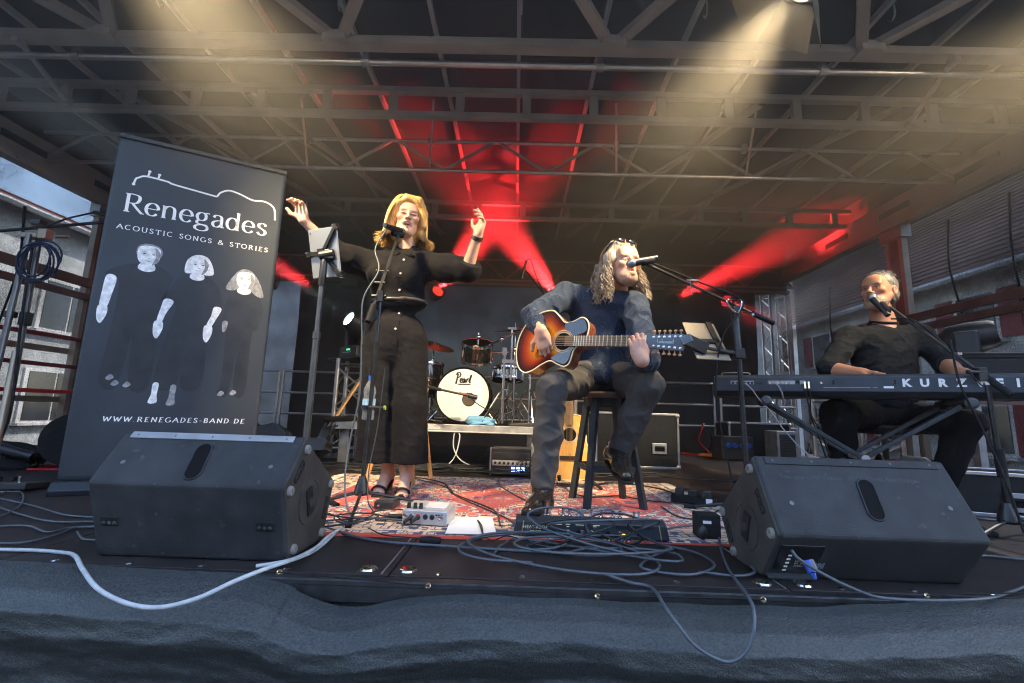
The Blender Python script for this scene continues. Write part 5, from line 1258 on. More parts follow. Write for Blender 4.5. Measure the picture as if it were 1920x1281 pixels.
g.prism(spline2([(-.55, -.1), (-.5, .16), (-.32, .22), (-.15, .15), (0, .18), (.12, .12), (.2, .06), (.55, .05), (.57, -.02), (.55, -.06), (.2, -.07), (.1, -.13), (0, -.17), (-.15, -.15), (-.32, -.21), (-.5, -.18)], 4), .12); g.build('shell', pm('black_vinyl', (.012, .013, .015), .3, 0, .2, 8, bump=.3, bs=200), gc, bevel=.02)
g2 = MB(); g2.m = g.m; g2.box((-.1, .17, .06), (.03, .02, .03)).box((-.4, .2, .06), (.03, .02, .03)); g2.build('latches', STEEL, gc)
# ================================================================== keyboard and right side
KA, KB = Vector((1.262, 2.86, 0)), Vector((2.60, 2.25, 0))
kd_ = (KB - KA); kl = kd_.length; kd_.normalize(); kn = Vector((kd_.y, -kd_.x, 0))     # kn to the audience
KZ0, KZ1 = .672, .802
kbd = thing('stage_keyboard', 'long black stage piano with white lettering on its rear panel', 'keyboard', (KA + KB) / 2 + Vector((0, 0, KZ0)))
MKb = Matrix((kd_, -kn, Vector((0, 0, 1)))).transposed().to_4x4()   # local x along, y away from audience
KBM = pm('keyboard_case_blue_black', (.045, .055, .068), .45, .2, .15, 12, bump=.1, bs=400)
prof = [(.0, .03), (-.0, .115), (.02, .13), (.14, .128), (.16, .095), (.36, .085), (.36, .0), (.05, .0)]
b_ = MB(); b_.m = MKb; n = len(prof)
b_.add([(-kl / 2, y, z) for y, z in prof] + [(kl / 2, y, z) for y, z in prof], [tuple(range(n)), tuple(range(n, 2 * n))] + [(k, (k + 1) % n, n + (k + 1) % n, n + k) for k in range(n)])
b_.build('case', KBM, kbd, bevel=.004)
for sx in (-1, 1):
    b_ = MB(); b_.m = MKb; b_.box((sx * (kl / 2 + .006), .18, .06), (.016, .37, .125)); b_.build('end_cap', BLK, kbd, bevel=.008)
for k in range(52):
    b_ = MB(); b_.m = MKb; b_.box((-kl / 2 + .09 + k * (kl - .2) / 52, .26, .098), ((kl - .2) / 52 - .002, .15, .012)); b_.build('white_key', WHT, kbd)
    if k % 7 in (0, 1, 3, 4, 5):
        b_ = MB(); b_.m = MKb; b_.box((-kl / 2 + .09 + (k + .5) * (kl - .2) / 52, .225, .108), (.012, .09, .012)); b_.build('black_key', BLK, kbd)
MF = plane_M(MKb @ Vector((-kl / 2, -.0015, 0)), kd_, (0, 0, 1))
KW = .058
xs0 = 1.02
for i, ch in enumerate('KURZWEIL'):
    text_obj('brand_letter', ch, MF @ Matrix.Translation((.93 + i * .0755, .060, .0005)), .057, WHT, kbd, bold=.0028)
b_ = MB(); b_.m = MF; b_.box((.87, .055, .0008), (.045, .012, .001)); b_.build('serial_label', WHT, kbd)
b_ = MB(); b_.m = MF; b_.box((.68, .053, .0008), (.22, .003, .001)).box((.81, .053, .0008), (.02, .003, .001)); b_.build('printed_line', pm('print_grey', (.35, .36, .37), .5), kbd)
for (x0, x1) in ((.085, .215), (.29, .43), (.455, .48)):
    b_ = MB(); b_.m = MF; b_.box(((x0 + x1) / 2, .082, .0006), (x1 - x0, .022, .001)); b_.build('socket_panel', pm('print_grey', (.35, .36, .37)), kbd)
for x in (.10, .125, .165, .185, .205, .235, .255, .30, .32, .34, .365, .385, .41, .47, .56):
    b_ = MB(); b_.m = MF; b_.lathe([(0, .0022), (.0035, .0022), (.004, .004), (.007, .004), (.008, .001)], (x, .08, 0), n=10); b_.build('socket', STEEL if x > .28 else BLK, kbd)
b_ = MB(); b_.m = MF; b_.box((.445, .085, .001), (.016, .018, .002)); b_.build('network_socket', RUB, kbd)
for x in (.62, .90):
    for z in (.09, .075):
        b_ = MB(); b_.m = MF; b_.lathe([(0, .002), (.004, .002), (.005, .0)], (x, z, 0), n=8); b_.build('case_screw', RUB, kbd)
b_ = MB(); b_.m = MF; b_.tube([(.04, .13, -.03), (.05, .145, -.03), (.18, .145, -.04), (.20, .132, -.04)], .004, 6, sm=4); b_.build('grab_handle', pm('worn_bronze_tube', (.3, .24, .17)), kbd, smooth=60)
# plugs and leads at the rear of the keyboard
GOLD = pm('gold_plug', (.8, .62, .35), .25, .9)
for i, x in enumerate((.478, .497)):
    b_ = MB(); b_.m = MF; b_.cyl((x, .085, .01), (x, .045, .016), .006, n=8); b_.build('jack_plug', GOLD, kbd, smooth=40)
    b_ = MB(); b_.m = MF; b_.tube([(x, .045, .016), (x + .003, .0, .02), (x + .012 - i * .012, -.06, .012), (x + .02 - i * .014, -.12, .0), (x + .05, -.2, -.05), (x + .09, -.35, -.08), (x + .13, -.62, -.02)], .004, 6, sm=6); b_.build('audio_lead', RUB, kbd)
for pts in ([(.165, .078, .004), (.2, .04, .03), (.235, -.02, .03), (.30, -.10, .02), (.36, -.2, .0), (.47, -.33, 0), (.58, -.36, .0)], [(.318, .08, .004), (.34, .06, .03), (.36, .01, .02), (.37, -.05, -.04)]):
    b_ = MB(); b_.m = MF; b_.tube(pts, .0035, 6, sm=6); b_.build('audio_lead', pm('pale_lead', (.3, .3, .3), .6), kbd)
# X stand
xs_ = thing('keyboard_stand', 'black folding cross stand under the stage piano', 'keyboard stand', (KA + KB) / 2)
MX = MKb
STD = pm('stand_steel_dark', (.045, .052, .058), .42, .4, .25, 12, wear=((.2, .2, .2), .32, 30))
for y, (za, zb) in ((.02, (KZ0 - .03, .02)), (.30, (KZ0 - .03, .02))):
    for sx in (-1, 1):
        b_ = MB(); b_.m = MX; b_.bar((sx * .46, y + (.025 if sx > 0 else 0), za), (-sx * .46, y + (.025 if sx > 0 else 0), zb), .022, .04, (0, 1, 0)); b_.build('leg_tube', STD, xs_, bevel=.003)
for sx in (-1, 1):
    b_ = MB(); b_.m = MX; b_.cyl((sx * .46, -.03, KZ0 - .028), (sx * .46, .36, KZ0 - .028), .026, n=14); b_.build('top_bar', RUB, xs_, smooth=40)
    b_ = MB(); b_.m = MX; b_.lathe([(0, .018), (.018, .016), (.026, .006), (.03, 0)], (sx * .46, -.03, KZ0 - .028), (0, -1, 0), 18); b_.build('bar_cap', pm('cap_grey', (.09, .095, .10), .5), xs_, smooth=40)
b_ = MB(); b_.m = MX; b_.cyl((0, -.02, .335), (0, .35, .335), .02, n=12); b_.build('pivot_bolt', GALV, xs_, smooth=40)
for sx in (-1, 1):
    b_ = MB(); b_.m = MX; b_.box((sx * .46, .17, .012), (.05, .46, .024)); b_.build('foot_bar', RUB, xs_, bevel=.006)
# keyboard player's seat with bag and red cushion
kt = thing('drum_throne', 'low black round seat under the keyboard player', 'stool', (2.62, 3.27, 0))
MB().lathe([(0, .52), (.16, .52), (.19, .50), (.185, .46), (0, .45)], n=24).build('seat', RUB, kt, smooth=40)
MB().cyl((0, 0, .2), (0, 0, .46), .02, n=10).build('column', BLKM, kt, smooth=40)
for k in range(3):
    a = k * 2.09 + .4; MB().bar((0, 0, .26), (.26 * math.cos(a), .26 * math.sin(a), .012), .025, .012).build('leg', BLKM, kt)
rb = thing('red_bag', 'red bag with dark straps lying under the keyboard', 'bag', (2.40, 3.05, 0))
g = bmesh.new(); bmesh.ops.create_icosphere(g, subdivisions=4, radius=1)
for v in g.verts:
    p = np.array(v.co); f = 1 + .12 * float(fbm(np.array(p[0] * 2.5), np.array(p[1] * 2 + p[2] * 3), 9)); v.co = (p[0] * .2 * f, p[1] * .13 * f, max(0, (p[2] + .8) * .17 * f))
me = bpy.data.meshes.new('body'); g.to_mesh(me); g.free(); me.materials.append(pm('red_nylon', (.42, .015, .02), .5)); me.polygons.foreach_set('use_smooth', [True] * len(me.polygons)); link(bpy.data.objects.new('body', me), rb)
MB().tube([(-.1, -.14, .02), (-.06, -.13, .2), (0, 0, .32), (.05, .12, .2)], .014, 6, sm=6).build('strap', RUB, rb)
sp = thing('striped_bag', 'grey, white and navy striped bag beside the red one under the keyboard', 'bag', (2.72, 3.12, 0))
for k, (c_, w_) in enumerate(((pm('cloth_grey', (.3, .3, .3), .8), .07), (pm('cloth_navy', (.02, .025, .06), .8), .05), (pm('cloth_white', (.6, .6, .6), .8), .05), (pm('cloth_navy', (.02, .025, .06)), .06))):
    MB().box((-.09 + k * .055, 0, .16), (w_ * .9, .2, .34 - k * .02), (0, R(24), 0)).build('panel', c_, sp, bevel=.02)
# amplifier with front cloth, on the low tower
am = thing('combo_amplifier', 'black combo amplifier with dark speaker cloth at the right edge', 'amplifier', (3.72, 3.45, .80), R(-14))
MB().box((0, 0, .14), (.72, .3, .28)).build('cabinet', pm('black_tolex', (.016, .016, .017), .6, 0, .3, 30, bump=.4, bs=300), am, bevel=.012)
MB().box((0, -.152, .13), (.62, .006, .20)).build('speaker_cloth', pm('speaker_cloth', (.045, .045, .046), .85, 0, .35, 300), am)
MB().box((0, -.154, .25), (.68, .006, .012)).build('trim', BLKM, am)
for sx in (-1, 1): MB().box((sx * .35, -.14, .27), (.03, .03, .025)).build('corner_protector', STEEL, am, bevel=.004)
pf = thing('equipment_platform', 'grey metal table under the amplifier at the right edge', 'table', (3.7, 3.45, 0))
MB().box((0, 0, .775), (1.1, .6, .045)).build('top', GALV, pf)
MB().box((0, -.31, .72), (1.1, .02, .07)).build('apron', BROWN, pf)
for sx in (-.5, .5):
    for y in (-.26, .26): MB().box((sx, y, .375), (.05, .05, .75)).build('leg', GALV, pf)
# flight cases
TOL = pm('case_laminate', (.018, .019, .021), .5, 0, .2, 30, bump=.2, bs=250)
def flight_case(lab, x, y, w, d, h, rz=0, z=0, catches=2):
    t = thing('flight_case', lab, 'flight case', (x, y, z), rz)
    MB().box((0, 0, h / 2), (w - .02, d - .02, h - .02)).build('panels', TOL, t)
    e = .022
    for sx in (-1, 1):
        for sy in (-1, 1): MB().box((sx * (w / 2 - e / 2), sy * (d / 2 - e / 2), h / 2), (e, e, h - .02)).build('edge_trim', ALU, t, bevel=.003)
        for z_ in (e / 2, h - e / 2):
            MB().box((0, sx * (d / 2 - e / 2), z_), (w - .03, e, e)).build('edge_trim', ALU, t, bevel=.003)
            MB().box((sx * (w / 2 - e / 2), 0, z_), (e, d - .03, e)).build('edge_trim', ALU, t, bevel=.003)
        for sy in (-1, 1):
            for z_ in (.022, h - .022): MB().ball((sx * (w / 2 - .012), sy * (d / 2 - .012), z_), .026, 10, 8).build('ball_corner', GALV, t, smooth=60)
    for k in range(catches):
        cx = (k - (catches - 1) / 2) * w * .52
        p = MB().box((cx, -d / 2 - .003, h * .36), (.15, .012, .11)).build('handle_plate', GALV, t, bevel=.004)
        MB().box((cx, -d / 2 - .012, h * .36), (.10, .01, .05)).build('handle_dish', pm('hole_black', (.004, .004, .005)), p)
        MB().box((cx, -d / 2 - .017, h * .36 + .018), (.09, .012, .018)).build('handle_grip', RUB, p, bevel=.004)
    return t
flight_case('large black flight case with silver edges behind the bar stool', 1.28, 5.05, .88, .5, .57)
flight_case('long black flight case on the floor under the right table', 3.05, 2.95, .9, .4, .26, R(-22), catches=1)
cp = MB().lathe([(0, .07), (.055, .07), (.06, .06), (.06, 0), (0, 0)], n=18).build('black_pot', RUB, smooth=40); cp.location = (1.42, 5.05, .572); tag(cp, 'small black pot standing on the large flight case', 'pot')
# amplifier head with knobs behind the guitarist
ah = thing('amplifier_head', 'small amplifier head with a row of white lit knobs and blue lights', 'amplifier', (-.02, 3.98, 0), R(-4))
MB().box((0, 0, .12), (.34, .24, .22)).build('cabinet', BLK, ah, bevel=.008)
for sx in (-1, 1): MB().box((sx * .172, -.1, .12), (.012, .06, .22)).build('corner_trim', ALU, ah)
MB().box((0, -.122, .17), (.31, .004, .05)).build('vent', pm('vent_grey', (.10, .10, .10), .5, .5), ah)
for k in range(7): MB().box((0, -.1245, .15 + k * .0065), (.30, .002, .0025)).build('vent_slot', RUB, ah)
pn = MB().box((0, -.122, .11), (.31, .004, .045)).build('control_panel', pm('panel_silver', (.55, .55, .53), .4, .5), ah)
for k in range(8): MB().cyl((-.13 + k * .037, -.124, .11), (-.13 + k * .037, -.142, .11), .011, n=10).build('knob', BLK, pn, smooth=40)
for k in range(6): MB().box((.02 + (k % 3) * .04 + (.05 if k > 2 else 0) * 0, -.1235, .05 + (k // 3) * .022), (.03, .003, .014)).build('blue_light', emis('blue_light', (.10, .22, 1.0), 2.2), ah)
# rack, computer box, bottle and cable drums at the back right
rk = flight_case('open rack case with grey devices at the rear right', 3.35, 6.5, .85, .45, .5, catches=0)
cb_ = thing('drive_rack', 'small grey metal device box in front of the rear rack case', 'device', (3.52, 6.1, 0))
MB().box((0, 0, .2), (.26, .3, .4)).build('shell', GALV, cb_, bevel=.006)
MB().box((0, -.152, .2), (.2, .006, .32)).build('front', pm('device_dark', (.06, .065, .07), .5), cb_)
for k in range(8): MB().box((0, -.156, .08 + k * .034), (.17, .004, .006)).build('slot', RUB, cb_)
pd = thing('power_distributor', 'bluish power distributor box with plugs beside the rear rack', 'device', (2.92, 6.2, 0))
MB().box((0, 0, .16), (.42, .3, .3)).build('shell', BLK, pd, bevel=.01)
for k in range(4): MB().cyl((-.13 + k * .09, -.15, .2), (-.13 + k * .09, -.19, .19), .03, n=10).build('socket', pm('blue_plastic', (.02, .08, .45)), pd, smooth=40)
wb = thing('beer_bottle', 'dark bottle with white label standing at the rear right', 'bottle', (3.92, 6.15, 0))
MB().lathe([(0, 0), (.034, .003), (.035, .14), (.015, .19), (.014, .25), (0, .252)], n=14).build('glass', pm('brown_glass', (.02, .012, .006), .1), wb, smooth=40)
MB().lathe([(.0355, .05), (.0355, .11)], n=14).build('label', WHT, wb)
def cable_drum(lab, x, y, rz, r=.17):
    t = thing('cable_reel', lab, 'cable reel', (x, y, 0), rz)
    for s_ in (-1, 1): MB().lathe([(0, 0), (r, 0), (r, .012), (0, .012)], (0, s_ * .09, r + .02), (0, 1, 0), 26).build('flange', RUB, t, smooth=40)
    MB().lathe([(r * .75, -.08), (r * .78, 0), (r * .75, .08)], (0, 0, r + .02), (0, 1, 0), 22).build('wound_cable', pm('wound_black_cable', (.012, .012, .013), .5, 0, .4, 60, bump=.8, bs=40), t, smooth=60)
    for s_ in (-1, 1): MB().tube([(-r * 1.1, s_ * .12, .012), (r * .9, s_ * .12, .012), (r * .2, s_ * .12, r * 1.1), (r * .55, s_ * .12, r * 2.3), (r * .5, 0, r * 2.4)], .011, 6, sm=6).build('frame_tube', REDP, t, smooth=60)
    return t
cable_drum('cable reel with red tube frame half hidden by the banner', -3.42, 3.55, R(35), .2)
cable_drum('cable reel with red frame standing at the rear right behind the flight case', 2.72, 6.9, R(-20), .19)
oc = MB()
for k in range(3): oc.tube([(.2 * math.cos(a) + .02 * k, .1 * math.sin(a), .012 + .008 * k) for a in [q * .6 for q in range(11)]], .01, 6, closed=True)
oc = oc.build('orange_cable', pm('orange_cable', (.6, .17, .03), .5)); oc.location = (2.85, 6.65, 0); tag(oc, 'orange cable coiled flat on the floor beside the rear reel', 'cable')
bg = thing('cable_bag', 'black bag and loose gear on the floor at the far left', 'bag', (-3.85, 3.45, 0))
g = bmesh.new(); bmesh.ops.create_icosphere(g, subdivisions=4, radius=1)
for v in g.verts:
    p = np.array(v.co); f = 1 + .2 * float(fbm(np.array(p[0] * 3), np.array(p[1] * 2 + p[2] * 3), 19)); v.co = (p[0] * .3 * f, p[1] * .2 * f, max(0, (p[2] + .5) * .12 * f))
me = bpy.data.meshes.new('body'); g.to_mesh(me); g.free(); me.materials.append(pm('black_fabric', (.012, .012, .013))); link(bpy.data.objects.new('body', me), bg)
MB().cyl((.1, -.15, .16), (.32, -.1, .1), .04, .03, 10).build('grip', BLK, bg, smooth=40)
# box of cable on the right-hand reel: grey case behind banner
gbx = thing('grey_box', 'dark grey plastic case beside the red reel at the banner edge', 'case', (-3.12, 3.42, .14))
MB().box((0, 0, .1), (.3, .2, .16)).build('shell', pm('case_grey', (.05, .06, .07), .5), gbx, bevel=.02); MB().box((0, -.101, .12), (.29, .006, .018)).build('seam', pm('seam_pale', (.3, .31, .32), .5), gbx)
MB().box((0, 0, -.06), (.2, .15, .16)).build('foot_block', RUB, gbx)

# ================================================================== stools
def stool(lab, cx, cy_, seat_z, r, spread, mat, seat_m, rung_z, leg, ph=0, square=True):
    t = thing('bar_stool', lab, 'stool', (cx, cy_, 0))
    MB().lathe([(0, seat_z), (r * .93, seat_z), (r, seat_z - .012), (r * .96, seat_z - .035), (0, seat_z - .035)], n=28).build('seat', seat_m, t, smooth=40)
    tops, feet = [], []
    for k in range(4):
        a = ph + k * math.pi / 2
        p, f = Vector((r * .72 * math.cos(a), r * .72 * math.sin(a), seat_z - .035)), Vector((spread * math.cos(a), spread * math.sin(a), 0))
        tops.append(p); feet.append(f)
        (MB().bar(p, f, leg, leg) if square else MB().cyl(p, f, leg * .55, leg * .42, 12)).build('leg', mat, t, bevel=.002 if square else 0, smooth=None if square else 40)
    for k in range(4):
        for z_ in (rung_z[k % 2],):
            q = (seat_z - .035 - z_) / (seat_z - .035); a, b = tops[k].lerp(feet[k], q), tops[(k + 1) % 4].lerp(feet[(k + 1) % 4], q)
            MB().bar(a, b, leg * .6, leg * .9).build('rung', mat, t)
    MB().lathe([(r * .66, 0), (r * .7, .05)], (0, 0, seat_z - .085), n=24).build('apron', mat, t, smooth=40)
    return t
stool('tall dark bar stool the guitarist sits on', .555, 2.80, .665, .175, .235, pm('dark_stool_paint', (.03, .034, .038), .5, 0, .3, 9), pm('dark_stool_wood', (.07, .045, .03), .45, 0, .35, 6, stretch=(1, 6, 1)), (.22, .22), .036, R(52))
stool('pale wooden bar stool standing behind the singer', -.84, 3.42, .70, .17, .25, pm('pale_beech', (.62, .33, .12), .45, 0, .15, 6), pm('pale_beech', (.62, .33, .12)), (.25, .3), .036, R(35), False)

# ================================================================== small things on the carpet
ai = thing('audio_interface', 'small silver mixer box with black knobs and plugs on the carpet', 'mixer', (-.39, 2.2, .012), R(-6))
SILV = pm('silver_box', (.55, .56, .57), .4, .5, .1, 20)
MB().add([(-.105, -.08, 0), (.105, -.08, 0), (.105, .08, 0), (-.105, .08, 0), (-.105, -.08, .062), (.105, -.08, .062), (.105, .08, .075), (-.105, .08, .075)], [(0, 3, 2, 1), (4, 5, 6, 7), (0, 1, 5, 4), (1, 2, 6, 5), (2, 3, 7, 6), (3, 0, 4, 7)]).build('shell', SILV, ai, bevel=.004)
for k, x in enumerate((-.085, -.055, -.028)): MB().cyl((x, -.05, .064), (x, -.05, .088), .010, .008, 12).build('knob', BLK, ai, smooth=40)
MB().box((.035, .0, .0705), (.1, .09, .004), (R(4.6), 0, 0)).build('top_display', pm('display_pale', (.6, .6, .62), .4), ai)
for k, (x, m) in enumerate(((-.09, STEEL), (-.06, STEEL), (-.03, REDP), (.004, BLK), (.035, BLK), (.075, STEEL))):
    MB().lathe([(0, .001), (.006, .001), (.007, .004), (.011, .003), (.012, 0)], (x, -.0805, .035), (0, -1, 0), 12).build('socket', m, ai, smooth=40)
for x in (-.06, -.03): MB().cyl((x, -.082, .034), (x - .012, -.14, .022), .009, .007, 10).build('plug', BLK, ai, smooth=40)
for k in range(3): MB().box((.055 + k * .012, -.0812, .045), (.008, .002, .006)).build('switch', BLK, ai)
db = thing('effect_pedal', 'flat black pedal box in front of the singer\'s foot', 'pedal', (-.665, 2.47, .012), R(-4))
MB().box((0, 0, .02), (.10, .12, .038)).build('shell', BLK, db, bevel=.004); MB().box((0, .0, .041), (.09, .09, .004)).build('top_plate', pm('pedal_grey', (.05, .05, .05), .4), db); MB().cyl((-.02, -.06, .02), (-.02, -.075, .02), .007, n=8).build('socket', STEEL, db)
pp = MB().add([tuple(fl(*p, .0135)) for p in ((835, 1001), (931, 1003), (923, 972), (847, 969))], [(0, 1, 2, 3)]).build('paper_sheet', pm('white_paper', (.8, .8, .79), .7, 0, .03, 8)); sm_ = pp.modifiers.new('solid', 'SOLIDIFY'); sm_.thickness = .002; sm_.offset = 1
tag(pp, 'white sheet of paper lying on the carpet beside the pedal board', 'paper')
# pedal board
pbt = thing('pedal_board', 'long black floor pedal board with chrome foot switches and yellow lettering', 'pedal board', (.335, 2.12, .012), R(-1))
w, d = .66, .24
NAVY = pm('pedal_navy_black', (.04, .05, .06), .4, .3, .2, 14)
MB().add([(-w / 2, -d / 2, 0), (w / 2, -d / 2, 0), (w / 2, d / 2, 0), (-w / 2, d / 2, 0), (-w / 2 + .012, -d / 2, .058), (w / 2 - .012, -d / 2, .058), (w / 2 - .012, -d / 2 + .05, .075), (-w / 2 + .012, -d / 2 + .05, .075), (w / 2 - .02, d / 2, .035), (-w / 2 + .02, d / 2, .035)],
         [(0, 3, 2, 1), (0, 1, 5, 4), (4, 5, 6, 7), (7, 6, 8, 9), (1, 2, 8, 6, 5), (3, 0, 4, 7, 9), (2, 3, 9, 8)]).build('housing', NAVY, pbt, bevel=.003)
for sx in (-1, 1): MB().bar((sx * (w / 2 - .035), -d / 2 - .001, .0), (sx * (w / 2 - .045), -d / 2 - .001, .06), .004, .004).build('edge_line', pm('gold_line', (.5, .42, .2), .4, .5), pbt)
MP = plane_M(Vector((-w / 2 + .042, -d / 2 - .0015, .008)), (1, 0, 0), (0, 0, 1))
GLET = pm('yellow_print', (.85, .78, .42), .5)
text_obj('lettering', 'HEADRUSH', MP @ Matrix.Translation((0, .022, .0)), .0195, GLET, pbt, space=1.05)
text_obj('lettering', 'PRIME', MP @ Matrix.Translation((.028, .003, .0)), .018, GLET, pbt, space=1.05)
for k, x in enumerate((.125, .15, .19, .235, .25, .29, .36, .41)):
    b_ = MB(); b_.m = MP; b_.lathe([(0, .001), (.005, .001), (.0055, .004), (.009, .003), (.0095, 0)], (x, .015, 0), n=12); b_.build('socket', STEEL if k % 3 else RUB, pbt, smooth=40)
for (x, y, ww) in ((.15, .043, .03), (.19, .044, .02), (.24, .043, .035), (.31, .043, .028), (.19, .035, .012), (.30, .038, .02)):
    b_ = MB(); b_.m = MP; b_.box((x, y, .0008), (ww, .003, .001)); b_.build('print_line', GLET, pbt)
for k in range(18):
    b_ = MB(); b_.m = MP; b_.box((.395 + k * .009, .04, .0008), (.004, .013, .001)); b_.build('vent_slot', RUB, pbt)
b_ = MB(); b_.m = MP; b_.box((.425, .010, .001), (.011, .007, .002)); b_.build('power_lamp', emis('amber_lamp', (1, .25, .03), 1.2), pbt)
for k in range(6):
    MB().lathe([(.011, 0), (.011, .004), (.0055, .006), (.0055, .022), (.008, .024), (.008, .030), (0, .032)], (-w / 2 + .14 + k * .085, .02 - .002, .055), n=12).build('foot_switch', STEEL, pbt, smooth=40)
for k in range(5):
    MB().lathe([(.011, 0), (.011, .004), (.0055, .006), (.0055, .02), (.008, .022), (.008, .028), (0, .03)], (-w / 2 + .16 + k * .1, .085, .042), n=12).build('foot_switch', STEEL, pbt, smooth=40)
MB().box((-w / 2 + .075, .01, .068), (.085, .19, .014), (R(-9), 0, 0)).build('rocker_pedal', RUB, pbt, bevel=.003)
p2 = thing('pedal_board', 'low black pedal board with four chrome switches at the left edge', 'pedal board', (-2.99, 2.62, 0), R(12))
MB().box((0, 0, .025), (.5, .2, .035), (R(-6), 0, 0)).build('housing', BLK, p2, bevel=.004)
for k in range(4): MB().lathe([(.012, 0), (.012, .006), (.006, .008), (.006, .03), (.009, .032), (.009, .04), (0, .042)], (-.16 + k * .11, -.03, .04), n=12).build('foot_switch', STEEL, p2, smooth=40)
for k in range(5): MB().box((-.2 + k * .07, .04, .055), (.035, .03, .025)).build('control_block', RUB, p2)
MB().box((0, -.1, .008), (.46, .01, .006)).build('edge_strip', ALU, p2)
ps = thing('power_strip', 'black power strip with plugs at the right end of the carpet', 'power strip', (1.10, 2.86, .01), R(-28))
MB().box((0, 0, .025), (.26, .06, .045)).build('bar', RUB, ps, bevel=.006)
for k in range(3): MB().box((-.08 + k * .075, 0, .065), (.05, .05, .045), (0, 0, R(10 * k))).build('plug', BLK, ps, bevel=.008)
MB().box((.09, -.032, .025), (.035, .003, .035)).build('white_label', WHT, ps)
bx = thing('adaptor_box', 'black adaptor box with white label standing behind the right monitor wedge', 'device', (.86, 2.10, .01), R(-6))
MB().box((0, 0, .05), (.10, .08, .10)).build('shell', RUB, bx, bevel=.006); MB().box((-.008, -.0415, .068), (.035, .002, .012)).build('white_label', WHT, bx); MB().ball((-.035, -.06, .03), (.022, .02, .03), 10, 8).build('plug', BLK, bx, smooth=60)
# ================================================================== cables
CB = pm('cable_black', (.02, .022, .025), .45, 0, .3, 40); CG = pm('cable_grey', (.07, .085, .10), .45, 0, .2, 40); CW = pm('cable_pale_grey', (.42, .45, .47), .5, 0, .15, 30)
def cable(lab, pts, r, m, sm=8, n=7, name='cable'):
    o = MB().tube(pts, r, n, sm=sm).build(name, m, smooth=70)
    return tag(o, lab, 'cable')
def FP(q, z=.006): return [fl(x, y, z) for x, y in q]
def SK(x, y, D=1.352): return at(x, y, D)
cable('thick pale grey cable drooping over the skirt at the left', [fl(-40, 1030, .008), fl(60, 1032, .008), fl(115, 1036, .008), at(140, 1042, 1.50), SK(155, 1068, 1.38), SK(185, 1105, 1.31), SK(240, 1132, 1.28), SK(300, 1139, 1.275), SK(370, 1122, 1.285), SK(440, 1090, 1.33), SK(500, 1066, 1.385), at(545, 1051, 1.47), fl(580, 1038, .01), fl(604, 1022, .01), fl(628, 1000, .01)], .0062, CW)
cable('second pale grey cable beside the left wedge, running back to the carpet', [fl(480, 1062, .012), fl(545, 1050, .02), fl(590, 1028, .02), fl(612, 1008, .02), fl(640, 990, .02)], .006, CW)
cable('grey cable hanging over the stage edge in a long loop at right of centre', [fl(1130, 1075, .02), fl(1180, 1092, .01), at(1222, 1102, 1.47), SK(1245, 1135, 1.32), SK(1270, 1170, 1.275), SK(1300, 1208, 1.26), SK(1340, 1234, 1.255), SK(1372, 1240, 1.255), SK(1400, 1220, 1.255), SK(1413, 1180, 1.26), SK(1412, 1140, 1.29), SK(1400, 1115, 1.36), at(1383, 1092, 1.50), fl(1365, 1065, .01), fl(1352, 1030, .01), fl(1347, 1000, .02)], .005, CG)
cable('black lead from the blue plug sagging along the stage edge to the right', [at(1484, 1032, 1.50), at(1500, 1050, 1.49), at(1550, 1080, 1.47), at(1610, 1108, 1.43), at(1660, 1122, 1.405), at(1760, 1126, 1.40), at(1850, 1122, 1.42), fl(1900, 1108, .01), fl(1960, 1085, .01)], .0048, CG)
cable('grey cable lying straight across the deck in front of the carpet', FP([(560, 968), (600, 985), (660, 1005), (720, 1016), (800, 1022), (880, 1027), (960, 1032), (1040, 1036), (1100, 1040)], .008), .0058, CG)
cable('thin black lead with an inline switch in front of the paper', FP([(690, 990), (720, 1003), (770, 1008), (800, 1010), (850, 1012), (890, 1013), (905, 1008), (900, 985), (895, 975), (903, 985), (908, 1005), (925, 1013), (950, 1005), (980, 1012)], .02), .0026, CB)
o = MB().lathe([(0, -.045), (.012, -.04), (.016, 0), (.012, .04), (0, .045)], n=12).build('inline_switch', RUB, smooth=50); o.location = fl(807, 1013, .018); o.rotation_euler = (R(90), 0, R(88)); o.scale = (1, 1, 1); tag(o, 'oval black inline switch on the thin lead before the carpet', 'switch')
def loops(lab, c, n, r, drift, m, rad, seed, zmax=.05, start=None, end=None):
    r_ = np.random.default_rng(seed); pts = []
    if start: pts += start
    N = n * 9; ph = r_.uniform(0, 6.28)
    for k in range(N):
        t = k / N; a = ph + t * n * 2 * math.pi
        rr = r * (1 + .55 * math.sin(a * .37 + seed) + .35 * math.sin(a * .83 + 2 * seed))
        cx = c[0] + drift[0] * math.sin(a * .21 + seed) ; cy_ = c[1] + drift[1] * math.cos(a * .27 + seed * 2)
        pts.append(Vector((cx + rr * math.cos(a) * 1.5, cy_ + rr * math.sin(a + .5 * math.sin(a * .45)) * .75, .014 + zmax * (.5 + .5 * math.sin(a * .71 + seed * 3)))))
    if end: pts += end
    return cable(lab, pts, rad, m, 5)
C0 = fl(1115, 1040)
loops('tangled grey cable heaped before the pedal board, widest loops', (C0.x, C0.y - .02), 3, .15, (.16, .07), CG, .0048, 3, .05, end=FP([(1200, 1062), (1290, 1078), (1340, 1060), (1300, 1035), (1230, 1020)], .012))
loops('tangled black cable heaped before the pedal board, tight coil in the middle', (C0.x + .03, C0.y + .03), 4, .07, (.14, .05), CB, .0044, 5, .11)
loops('tangled grey cable heaped before the pedal board, leaning on its front panel', (C0.x + .05, C0.y + .06), 3, .10, (.12, .05), CG, .0046, 9, .13, end=FP([(1180, 1010), (1260, 990), (1330, 985), (1380, 1000), (1400, 1050), (1415, 1072), (1380, 1080), (1310, 1072)], .012))
